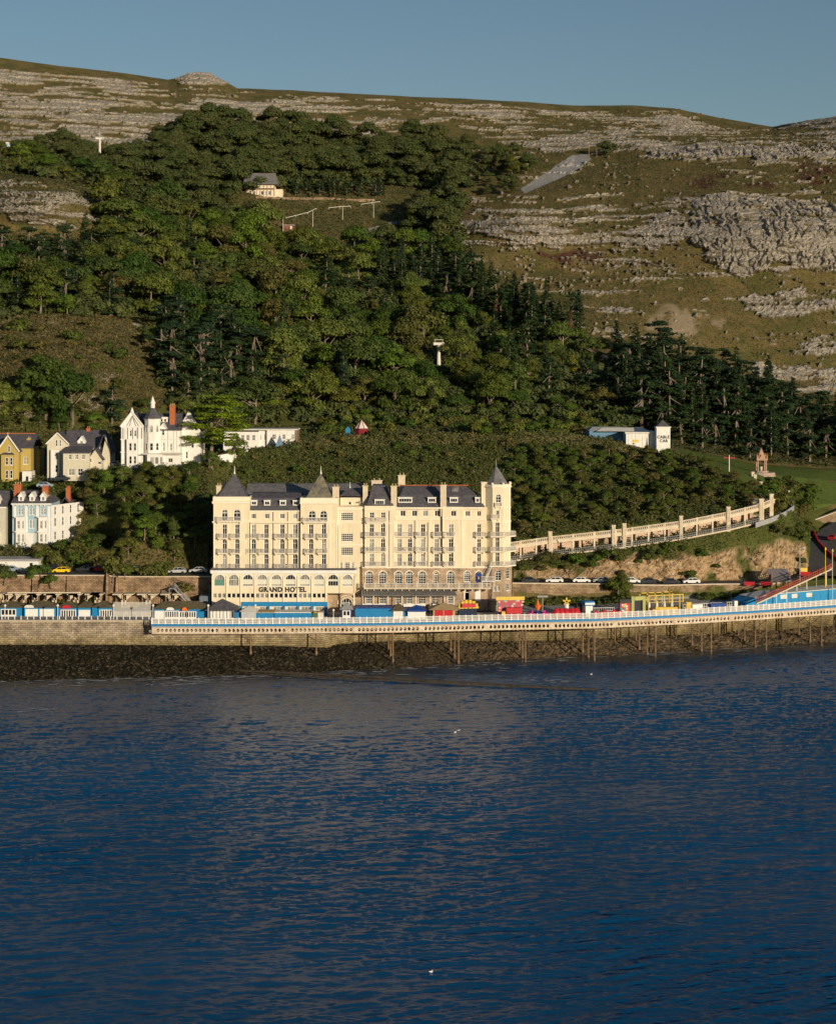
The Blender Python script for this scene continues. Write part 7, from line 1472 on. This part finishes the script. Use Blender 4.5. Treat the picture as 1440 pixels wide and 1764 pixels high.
kio(1008,1021,11.8,M_dark,None,8,2,'ticket_kiosk','dark stall immediately left of the white ticket kiosk')
t=thing('train_ride','low red train of ride cars along the pier right of the ticket kiosk','ride',dk(1060,5))
for i in range(9):
    p=dk(1040+i*5.4,5); m=MB(); m.box(p[0]-.33,p[0]+.33,p[1]-.5,p[1]+.5,9,10.0+(.25 if i%3 else .6)); m.build('car',M_red,t)
def rails(t,f,L_): pass
fence('inner_railing',[dk(1000,10),dk(1030,10),dk(1085,9)],1.5,'white inner railing behind the red train ride','railing',M_white,.5,.08)
def stallp(t,f,L_):
    g=random.Random(9)
    for c,nmm in ((mat('turquoise_paint',(.05,.35,.40)),'blue_panel'),(M_yellow,'yellow_panel'),(M_white,'white_panel')):
        m=MB()
        for i in range(6): x=g.uniform(0,L_-.5); z=g.uniform(9.2,11.3); fbox(m,f,x,x+.5,.01,.07,z,z+.4)
        m.build(nmm,c,t)
    m=MB(); fbox(m,f,-.2,L_+.2,-.6,.3,11.7,12.6); m.build('roof',M_dark,t)
board('fairground_stall','patterned red fairground stall left of the yellow green arch',1089,1107,9,11.7,M_red,7,.6,'stall',stallp)
p0,p1=dk(1110,7),dk(1132,7); t=thing('entrance_arch','yellow green painted arch opening on to the pier','arch',((p0[0]+p1[0])/2,p0[1],9)); m=MB(); my=mat('lime_paint',(.38,.40,.16))
m.box(p0[0]-.2,p0[0]+.5,p0[1]-.3,p0[1]+.3,9,13.2); m.box(p1[0]-.5,p1[0]+.2,p1[1]-.3,p1[1]+.3,9,13.2); m.build('post',my,t); m=MB(); m.bar((p0[0]+.5,p0[1],12.7),(p1[0]-.5,p1[1],12.7),.5,0,.9); m.build('lintel',my,t); m=MB(); m.bar((p0[0]+.5,p0[1]+.3,10.6),(p1[0]-.5,p1[1]+.3,10.6),.1,0,3); m.build('opening_shade_panel',M_dark,t)  # solid dark panel stands in for the shade inside the arch
t=thing('swing_ride','yellow steel frame ride with hanging white seats on the pier','ride',dk(1165,8)); m=MB(); pts=[dk(px,o) for px in (1136,1150,1164,1178,1192,1198) for o in (6,11)]
for p in pts: m.bar(p,(p[0],p[1],13.4),.20)
for i in range(0,len(pts)-2,2):
    for k in (0,1): a,b=pts[i+k],pts[i+2+k]; m.bar((*a[:2],13.3),(*b[:2],13.3),.18); m.bar((*a[:2],11.7),(*b[:2],11.7),.09)
for i in range(0,len(pts),2): m.bar((*pts[i][:2],13.3),(*pts[i+1][:2],13.3),.18)
m.build('steel_frame',M_yellow,t)
for px in (1143,1157,1171,1185): p=dk(px,8); m=MB(); m.cyl(p[0],p[1],10.3,11.6,.35,.25,8); m.bar((p[0],p[1],11.6),(p[0],p[1],13.2),.05); m.build('seat',M_white,t)
p=dk(1166,5.5); m=MB(); m.box(p[0]-2.6,p[0]+2.6,p[1]-.5,p[1]+.5,9,10.6); m.build('loading_box',M_yellow,t); p=dk(1147,5.5); m=MB(); m.box(p[0]-.8,p[0]+.8,p[1]-.5,p[1]+.5,9,10.2); m.build('loading_box',M_yellow,t)
p=dk(1204,5); m=MB(); m.box(p[0]-.55,p[0]+.55,p[1]-.5,p[1]+.5,9,11.4); m.box(p[0]-.65,p[0]+.65,p[1]-.6,p[1]+.6,11.4,11.6); one(m,'ticket_machine',M_yellow,'tall orange yellow box right of the yellow steel frame','box',p)
fence('inner_railing',[dk(1210,9),dk(1300,9)],1.4,'white inner railing between the orange box and the blue pavilion','railing',M_white,.6,.08)
for px0,px1,l in ((1222,1240,'low white and blue bench shelter left of the blue pavilion'),(1254,1280,'low dark and white stall directly left of the red stair')): board('low_stall',l,px0,px1,9,10.4,M_white if px0<1250 else M_blued,8,1.2,'stall')
kio(1284,1290,11.2,M_white,None,5,1,'booth','small white booth at the foot of the red stair',cat='booth')
# pavilion wall on the right and red stair behind it
a,b=dk(1322,9),dk(1440+240,9); f=Frame(a[0],a[1],b[0]-a[0],b[1]-a[1]); L_=math.dist(a[:2],b[:2]); t=thing('pavilion','long bright blue pavilion building with white hatches at the right end of the pier','pavilion',(a[0]+8,a[1]+3,9)); m=MB()
zt0_,zt1_=10.6,11.55; m.add([f.p(0,0,9),f.p(L_,0,9),f.p(L_,0,zt1_+.6),f.p(8,0,zt1_),f.p(2.5,0,zt1_-.6),f.p(0,0,10),f.p(0,-6,9),f.p(L_,-6,9),f.p(L_,-6,zt1_+.6),f.p(8,-6,zt1_),f.p(2.5,-6,zt1_-.6),f.p(0,-6,10)],[(0,1,2,3,4,5),(11,10,9,8,7,6),(0,5,11,6),(5,4,10,11),(4,3,9,10),(3,2,8,9),(1,7,8,2)]); m.build('wall',mat('sky_blue_boards',(.03,.24,.48),var=.06),t)
m=MB(); m.bar(f.p(2.5,-2.9,zt1_-.5),f.p(8,-2.9,zt1_+.1),6.2,0,.14); m.bar(f.p(8,-2.9,zt1_+.1),f.p(L_,-2.9,zt1_+.7),6.2,0,.14); m.build('roof',M_offwhite,t)
for x,w in ((10.2,1.9),(13.6,1.7),(18,1.8)): m=MB(); fbox(m,f,x,x+w,.01,.12,10.3,11.3); m.build('hatch',M_offwhite,t)
m=MB(); fbox(m,f,6.8,8.8,.01,.1,10.9,11.2); m.build('red_sign',mat('pale_pink_paint',(.75,.45,.42)),t); m=MB()
for i in range(14): fbox(m,f,2.6+i*2.2,2.7+i*2.2,.01,.05,9,10.8)
m.build('wall_batten',M_blue,t)
a=Vector(P(1302,1040,414)); b=Vector(P(1432,980,436)); t=thing('footbridge_stair','long red railed stair rising from the pier to the hill road','stair',a)
m=MB(); off=Vector((.3,1.6,0))
for o_ in (Vector((0,0,0)),off): m.bar(a+o_,b+o_,.3); 
n=40
for i in range(n): p=a.lerp(b,(i+.5)/n); m.bar(p,p+off,.5,0,.06)
m.build('flight',M_conc,t); m=MB()
for o_ in (Vector((0,0,0)),off):
    for h in (.55,1.15): m.bar(a+o_+Vector((0,0,h)),b+o_+Vector((0,0,h)),.10)
    for i in range(n): p=a.lerp(b,i/n)+o_; m.bar(p,p+Vector((0,0,1.15)),.07)
m.build('handrail',mat('rust_red_paint',(.38,.08,.05)),t); m=MB()
for i in range(1,8): p=a.lerp(b,i/7.5); m.bar((p.x,p.y+.8,9),(p.x,p.y+.8,p.z),.2)
m.build('support',M_rail,t)
t=thing('timber_shelter','grey timber clad shelter with sloping roof beside the red stair','shelter',(WX(1345,440),440,11)); m=MB(); x0,x1=WX(1328,438),WX(1361,438); zt=WZ(985,438); m.add([(x0,438,11),(x0,442,11),(x0,442,zt-1.8),(x0,438,zt-.2),(x0+.3,438,11),(x0+.3,442,11),(x0+.3,442,zt-1.8),(x0+.3,438,zt-.2)],[(0,1,2,3),(4,7,6,5),(0,4,5,1),(3,2,6,7),(0,3,7,4),(1,5,6,2)]); m.box(x1-.3,x1,438,438.3,11,zt); m.box(x1-.3,x1,442,442.3,11,zt-1.5); m.build('frame',M_wood,t); m=MB(); m.add([(x0-.2,437.6,zt-2.4),(x1+.2,437.6,zt-2.4),(x1+.2,443,zt),(x0-.2,443,zt),(x0-.2,437.6,zt-2.2),(x1+.2,437.6,zt-2.2),(x1+.2,443,zt+.2),(x0-.2,443,zt+.2)],[(0,3,2,1),(4,5,6,7),(0,1,5,4),(1,2,6,5),(2,3,7,6),(3,0,4,7)]); m.build('roof',mat('silvered_boards',(.16,.14,.15),c2=(.26,.23,.23),scale=2,stretch=(6,1,1)),t)
for i,(px,l) in enumerate(((1290,'red barrier left of the timber shelter'),(1318,'red barrier against the timber shelter'),(1386,'red barrier between timber shelter and hill road'))):
    Y=437 if i<2 else 447; z=11.7 if i<2 else 13; x=WX(px,Y); m=MB(); m.bar((x-1.3,Y,z+.5),(x+1.3,Y-.4,z+.5),.3,0,.8); m.bar((x-1.3,Y,z+.95),(x+1.3,Y-.4,z+.95),.12,0,.15); one(m,'plastic_barrier',M_red,l,'barrier',(x,Y,z),'short red barriers near the timber shelter')
lamp(1377,1012,945,440,'tall pale lamp with short arm beside the timber shelter',M_rail,False,.9,z0=11.5); 
for px,y0,y1,Y,l in ((1421,1010,947,432,'yellow pole nearest the timber shelter on the right'),(1433,1015,950,428,'yellow pole at the right edge beside the pavilion')): m=MB(); x=WX(px,Y); m.cyl(x,Y,9.5,WZ(y1,Y),.13,.1,6); m.cyl(x,Y,WZ(y1,Y),WZ(y1,Y)+.6,.3,.15,6); one(m,'pole',M_yellow,l,'pole',(x,Y,9.5),'yellow poles at the right edge')
lamp(1345,895,877,474,'small lamp on the bend of the ramp road',M_rail,True,0,z0=28.2); lamp(1358,870,848,486,'lamp above the bend of the ramp',M_rail,True,0,z0=30.5); lamp(961,953,932,442.6,'lamp under the left part of the colonnade',M_dark,True,0,z0=19.2); lamp(1003,1043,1038,406,'globe lamp behind the red ride cars',M_rail,z0=9.1)
p_=P(1384,984,452); m=MB(); m.box(p_[0]-.9,p_[0]+.9,p_[1]-.1,p_[1]+.1,p_[2]-.2,p_[2]+.9); m.cyl(p_[0],p_[1]+.15,12,p_[2],.08,.08,6); one(m,'yellow_sign',M_yellow,'small yellow sign at the foot of the hill road','sign')
# groyne running into the sea, posts
t=thing('groyne','long dark timber and pipe groyne crossing the foreshore into the sea','groyne',(WX(400,380),380,1)); m=MB()
gl_=[(-120,1130),(0,1135),(120,1138),(250,1145),(370,1153),(480,1158),(590,1163),(700,1169),(800,1176),(900,1182),(1030,1188)]
pv=[]
for px,py in gl_:
    if px<=370: Y=float(np.interp(px,[-120,370],[385,381])); z=WZ(py,Y)
    else: z=float(np.interp(px,[370,600,1030],[WZ(1153,381),.9,.15])); Y=(HC-z)*F/(py-YH)
    pv.append(Vector((WX(px,Y),Y,z)))
for a,b in zip(pv[:-1],pv[1:]): m.bar(a,b,.45,0,.35); m.bar(a-Vector((0,.3,.5)),b-Vector((0,.3,.5)),.2)
m.build('beam',mat('wet_dark_timber',(.025,.02,.015),c2=(.07,.055,.04)),t); m=MB()
for a,b in zip(pv[:-1],pv[1:]):
    for i in range(5): p=a.lerp(b,i/5); m.bar((p.x,p.y,p.z-2.2),(p.x,p.y,p.z+.15+.2*random.random()),.22)
m.build('pile',mat('wet_dark_timber',(.025,.02,.015)),t)
# gulls resting on the water
for i,(px,py) in enumerate(((784,1262),(790,1259),(1018,1162),(742,1675))):
    Y=HC*F/(py-YH); x=WX(px,Y); m=MB(); m.prism([(x-.24,Y),(x-.1,Y-.12),(x+.22,Y-.07),(x+.34,Y),(x+.22,Y+.07),(x-.1,Y+.12)],0,.2,0,[(x-.3,Y),(x-.1,Y-.08),(x+.12,Y-.05),(x+.2,Y),(x+.12,Y+.05),(x-.1,Y+.08)]); m.cyl(x+.24,Y,.15,.42,.07,.05,6); m.bar((x-.25,Y-.3,.3),(x+.05,Y-.02,.2),.12,0,.04); m.v=[(x+(a_-x)*.7,Y+(b_-Y)*.7,c_*.7) for a_,b_,c_ in m.v]; one(m,'gull',M_white,'tiny white gull resting on the dark sea','gull',(x,Y,0),'white gulls on the sea')
# ------------------------------------------------------------------ plants close to the buildings
BG=Grid(6)
for (a,b,c,d) in ((-60,215,440,520),): pass
def blocked(p):
    px=720+p.x*F/p.y; py=YH-(p.z-HC)*F/p.y
    for (x0,x1,y0,y1,Ya,Yb) in ((-60,72,760,835,470,490),(80,192,740,825,464,486),(207,348,700,806,460,482),(384,514,735,772,496,510),(1013,1156,735,790,492,518),(-60,128,840,960,436,462),(474,492,745,772,490,497),(590,635,735,756,500,507)):
        if x0<px<x1 and Ya<p.y<Yb: return True
    return False
def bushes(poly,n,dist,kind,s0,s1,label,cat,group,name,seed,cmat=None):
    k=0
    for px,py,p in scatter(poly,n,dist,BG,seed=seed,kmin=10):
        if blocked(p) or abs(TW[0,0])>9: continue
        j=int(np.clip(np.searchsorted(cols_px,px),0,NC-1))
        if px>880 and 424<p.y<436 and p.z<14.5: continue
        if px>880 and any(abs(p.y-np.interp(px,[c[0] for c in CL],[c[2] for c in CL])-dd)<2.9 for dd in (0.5,4)) and px<1335: continue
        plant(kind,p,random.uniform(s0,s1),label,cat,group,name,cmat); k+=1
    return k
M_tree2=M_shrub
bushes([(884,785),(1000,778),(1080,790),(1180,803),(1260,830),(1298,850),(1320,872),(1240,885),(1170,905),(1060,915),(950,925),(884,935)],1500,4.0,'broad',.26,.44,'small leafy tree packed on the slope above the colonnade','tree','small trees on the slope above the colonnade','small_tree',201,M_shrub)
bushes([(375,775),(420,775),(520,768),(600,756),(860,754),(884,760),(884,930),(375,930)],300,5.0,'shrub',.5,1.0,'rough shrub on the slope directly behind the hotel roofs','shrub','shrubs on the slope behind the hotel roofs','shrub',202)
bushes([(560,756),(700,753),(800,754),(800,775),(560,775)],16,4.5,'broad',.20,.32,'low rounded tree along the grassy crest behind the hotel','tree','low trees along the grassy crest','small_tree',203,M_shrub)
bushes([(205,806),(330,806),(380,790),(450,778),(450,830),(375,850),(368,972),(215,972),(205,870),(150,860),(150,830)],900,3.8,'broad',.34,.60,'leafy tree on the bank between the white villa and the hotel','tree','trees on the bank below the white villa','small_tree',204,M_broad)
bushes([(70,850),(130,835),(215,835),(215,945),(128,945),(128,880)],260,4.4,'broad',.3,.5,'leafy tree on the bank right of the blue terraced house','tree','trees right of the blue terraced house','small_tree',205,M_shrub)
bushes([(60,940),(175,935),(200,975),(60,975)],120,3.4,'shrub',1.0,1.7,'bright green shrub below the blue terraced house','shrub','shrubs below the blue terraced house','shrub',206)
bushes([(-40,835),(75,838),(130,828),(130,850),(0,855),(-40,855)],70,4,'shrub',.8,1.3,'garden shrub in front of the yellow house','shrub','garden shrubs in front of the yellow house','shrub',207)
bushes([(886,962),(1060,945),(1180,930),(1300,905),(1380,905),(1388,935),(1350,945),(1250,955),(1150,968),(1000,985),(886,985)],600,2.8,'shrub',.6,1.15,'green shrub on the bank below the colonnade path','shrub','shrubs on the bank below the colonnade','shrub',208)
bushes([(1300,850),(1345,835),(1392,850),(1398,910),(1380,940),(1350,900)],120,3.2,'shrub',.9,1.6,'autumn tinted shrub on the headland by the ramp bend','shrub','shrubs on the headland by the ramp bend','shrub',209)
bushes([(-200,700),(0,700),(200,720),(360,722),(420,740),(330,752),(200,752),(-200,752)],240,5,'broad',.4,.7,'dark tree on the rough bank behind the left houses','tree','trees behind the left houses','small_tree',210,M_broad)
def one_tree(kind,px,Y,z,s,label,cat,name,cm=None,scz=None,tm=None): return plant(kind,Vector((WX(px,Y),Y,z)),s,label,cat,None,name,cm,scz,tm)
# verge plants on the upper road, quay greenery
for px,Y,z,s,l in ((8,410.8,16.6,1.3,'ivy bush hanging over the retaining wall at the far left'),(68,410.8,16.4,1.5,'ivy bush spilling over the retaining wall beside the first buttress'),(88,410.8,15.6,1.1,'small ivy bush hanging on the retaining wall below the yellow car'),(194,411,17.6,1.7,'dry brown bush behind the tall buttress top'),(215,411.5,17.2,1.1,'dark bush right of the tall buttress'),(250,413,17.2,1.4,'dark bush on the shaded road edge'),(275,413,17.2,1.3,'second dark bush on the shaded road edge'),(318,409.5,13.6,1.0,'yellow green bush beside the metal stair'),(155,409.5,9.6,1.0,'low bush between the concrete supports'),(105,409.5,9.6,1.0,'low bush beneath the concrete beam')): one_tree('shrub',px,Y,z,s,l,'bush','bush')
for i,px in enumerate(list(range(892,1100,9))+list(range(1215,1300,12))):
    Y=float(np.interp(px,[884,1050,1150,1300],[420.5,423.5,427,435])); one_tree('shrub',px+random.uniform(-3,3),Y,8.9,random.uniform(.55,.95),'low dark shrub at the foot of the coast road wall','shrub','shrub')['group']='low shrubs at the foot of the coast road wall'
bushes([(560,728),(1010,728),(1075,748),(1010,752),(560,752)],170,4.2,'shrub',1.0,1.7,'leafy bush at the foot of the wood just behind the grassy crest','shrub','bushes just behind the grassy crest','shrub',211,M_broad)
bushes([(886,972),(1150,965),(1380,945),(1385,985),(1150,1000),(886,998)],55,3.4,'shrub',.5,1.0,'shrub growing out of the quarried rock face above the coast road','shrub','shrubs on the rock face above the coast road','shrub',212)
bushes([(-30,575),(60,555),(230,560),(262,600),(250,660),(150,700),(-30,700)],60,6,'shrub',.7,1.7,'scrubby bush on the rough bare knoll at the left','shrub','scrubby bushes on the bare left knoll','shrub',213)
one_tree('broad',1064,425.0,8.6,.58,'large dark bushy tree breaking the line of the coast road wall','tree','broadleaf_tree',M_broad,.66); one_tree('shrub',1052,427,10.5,1.8,'dark bush at the left of the large bushy tree','bush','bush')
# individual landmark trees
p=ground(362,797,kA); pc=Vector((WX(364,469),469,39.0)); gk=np.random.default_rng(9); H=20.5; k=84; z=H*(.34+.62*gk.random(k)); rr=(8.6*np.sqrt(np.clip(1-((z/H-.48)/.56)**2,0.08,1)))*np.sqrt(gk.random(k))*.92; a=gk.random(k)*6.28
cc=np.stack([np.cos(a)*rr+1.2,np.sin(a)*rr,z],1); rad=np.stack([1.9+gk.random(k)*1.3,1.9+gk.random(k)*1.3,(.45+.3*gk.random(k))],1); v,f_=leaves(cc,rad,26000,.23,flat=.25,seed=9,shell=.3,up=.6)
t=thing('cedar_tree','broad spreading cedar with flat bright green tiers in front of the white villa','cedar tree',pc); M_ced=leaf_mat('cedar_needle',[(.17,.24,.02),(.19,.26,.02)],.2); cv=bpy.data.objects.new('crown',np_mesh('crown',v,f_,M_ced)); col.objects.link(cv); cv.parent=t
m=trunk_mb(H*.7,.5,[Vector(q) for q in cc[:5]],5,.02); m.build('trunk',M_trunk,None).parent=t
M_yell=leaf_mat('golden_needle',[(.30,.26,.02),(.34,.30,.03)],.15); M_dead=leaf_mat('dead_needle',[(.16,.09,.05),(.14,.08,.045)],.1); M_lime=leaf_mat('lime_leaf',[(.10,.16,.015),(.13,.18,.02)],.25); M_grey=leaf_mat('grey_green_leaf',[(.11,.14,.06),(.12,.15,.06)],.2)
def gt(kind,px,py,s,l,cat,name,cm,scz=None,tm=None):
    p=ground(px,py,r0-12); plant(kind,p,s,l,cat,None,name,cm,scz,tm)
gt('conifer',987,655,.55,'golden yellow conifer glowing between dark pines on the right','conifer','conifer_tree',M_yell); gt('conifer',1018,648,.48,'smaller lime green conifer right of the golden one','conifer','conifer_tree',M_lime)
gt('conifer',855,572,.8,'dead reddish brown conifer among the dark cedars','conifer','conifer_tree',M_dead,.8); gt('conifer',982,600,.78,'larger dead brown conifer left of the right hand pines','conifer','conifer_tree',M_dead,.8)
gt('broad',462,736,.62,'bright lime green tree below the shaded pines right of the cedar','tree','broadleaf_tree',M_lime); gt('broad',1385,800,.85,'pale grey green broad tree on the lawn at the right','tree','broadleaf_tree',M_grey); gt('broad',1345,797,.8,'pale grey green tree on the lawn behind the fountain','tree','broadleaf_tree',M_grey)
gt('broad',905,300,.95,'tall dark broadleaf tree left of the dry ski slope','tree','broadleaf_tree',M_broad); gt('broad',880,306,.9,'second tall dark broadleaf tree left of the dry ski slope','tree','broadleaf_tree',M_broad); gt('broad',715,392,1.1,'wide brownish tree at the right of the ski meadow','tree','broadleaf_tree',M_broad,.9); gt('broad',745,372,.9,'brownish tree upslope of the wide one beside the ski meadow','tree','broadleaf_tree',M_broad)
# foam along the water's edge
g=np.random.default_rng(77); vs=[];n_=0
for i in range(260):
    px=g.uniform(-40,1480); d=abs(g.normal())*3.2+.2; y0=waterY(np.array(px))-d; w=g.uniform(.4,2.6); hgt=g.uniform(.08,.3); x=(px-720)*y0/F; k=7
    if fbm(np.array(px/40.),np.array(0.),9,2)<.42: continue
    a=np.linspace(0,2*np.pi,k,endpoint=False); vs.append(np.stack([x+np.cos(a)*w*(.6+.5*g.random(k)),y0+np.sin(a)*hgt*(.5+g.random(k)),np.full(k,.06)],1))
for cx,cy,sx,sy,nn in ((330,1174,26,4,26),(190,1172,26,2,12),(945,1172,30,3,22),(860,1150,30,3,8),(300,1180,18,2,10),(75,1222,25,2,5)):
    for i in range(nn):
        px=cx+g.normal()*sx; py=cy+g.normal()*sy; y0=HC*F/(py-YH); x=(px-720)*y0/F; w=g.uniform(.3,1.6); hgt=g.uniform(.08,.3); k=7; a=np.linspace(0,2*np.pi,k,endpoint=False); vs.append(np.stack([x+np.cos(a)*w*(.6+.5*g.random(k)),y0+np.sin(a)*hgt*(.5+g.random(k)),np.full(k,.06)],1))
m=MB()
for q in vs: m.add([tuple(r) for r in q],[tuple(range(7))])
o=m.build('surf_foam',mat('foam',(.55,.56,.55)),None,(0,0,0)); tag(o,'thin white foam patches where small waves break on the foreshore','foam',None,'stuff')
# loose rocks of the foreshore
g=np.random.default_rng(5); n=8000; px=g.uniform(-60,1500,n); t_=g.random(n); yw=waterY(px); yb=swi(px,1); y=yw-1+(yb-yw+1)*t_; z=np.array([groundY(a,b) for a,b in zip(px,y)]); x=(px-720)*y/F
s=.05+.24*g.random(n)**3; ico=bpy.data.meshes.new('t'); bmv=[(-1,-1,-.6),(1,-.8,-.6),(.9,1,-.6),(-.9,.9,-.6),(-.7,-.6,.6),(.6,-.7,.7),(.7,.6,.5),(-.6,.7,.75)]
base=np.array(bmv); vv=(base[None]*(1+.35*g.normal(size=(n,8,3)))*s[:,None,None]*np.array([1.2,1,.8]))+np.stack([x,y,z+s*.2],1)[:,None]
fc=np.array([(0,3,2,1),(4,5,6,7),(0,1,5,4),(1,2,6,5),(2,3,7,6),(3,0,4,7)]); qs=(fc[None]+np.arange(n)[:,None,None]*8).reshape(-1,4)
o=bpy.data.objects.new('beach_rocks',np_mesh('beach_rocks',vv.reshape(-1,3),qs,mat('wet_rock',(.012,.01,.008),c2=(.08,.065,.04),scale=.5,detail=8))); col.objects.link(o); tag(o,'countless dark wet rocks scattered over the foreshore','rocks',None,'stuff')
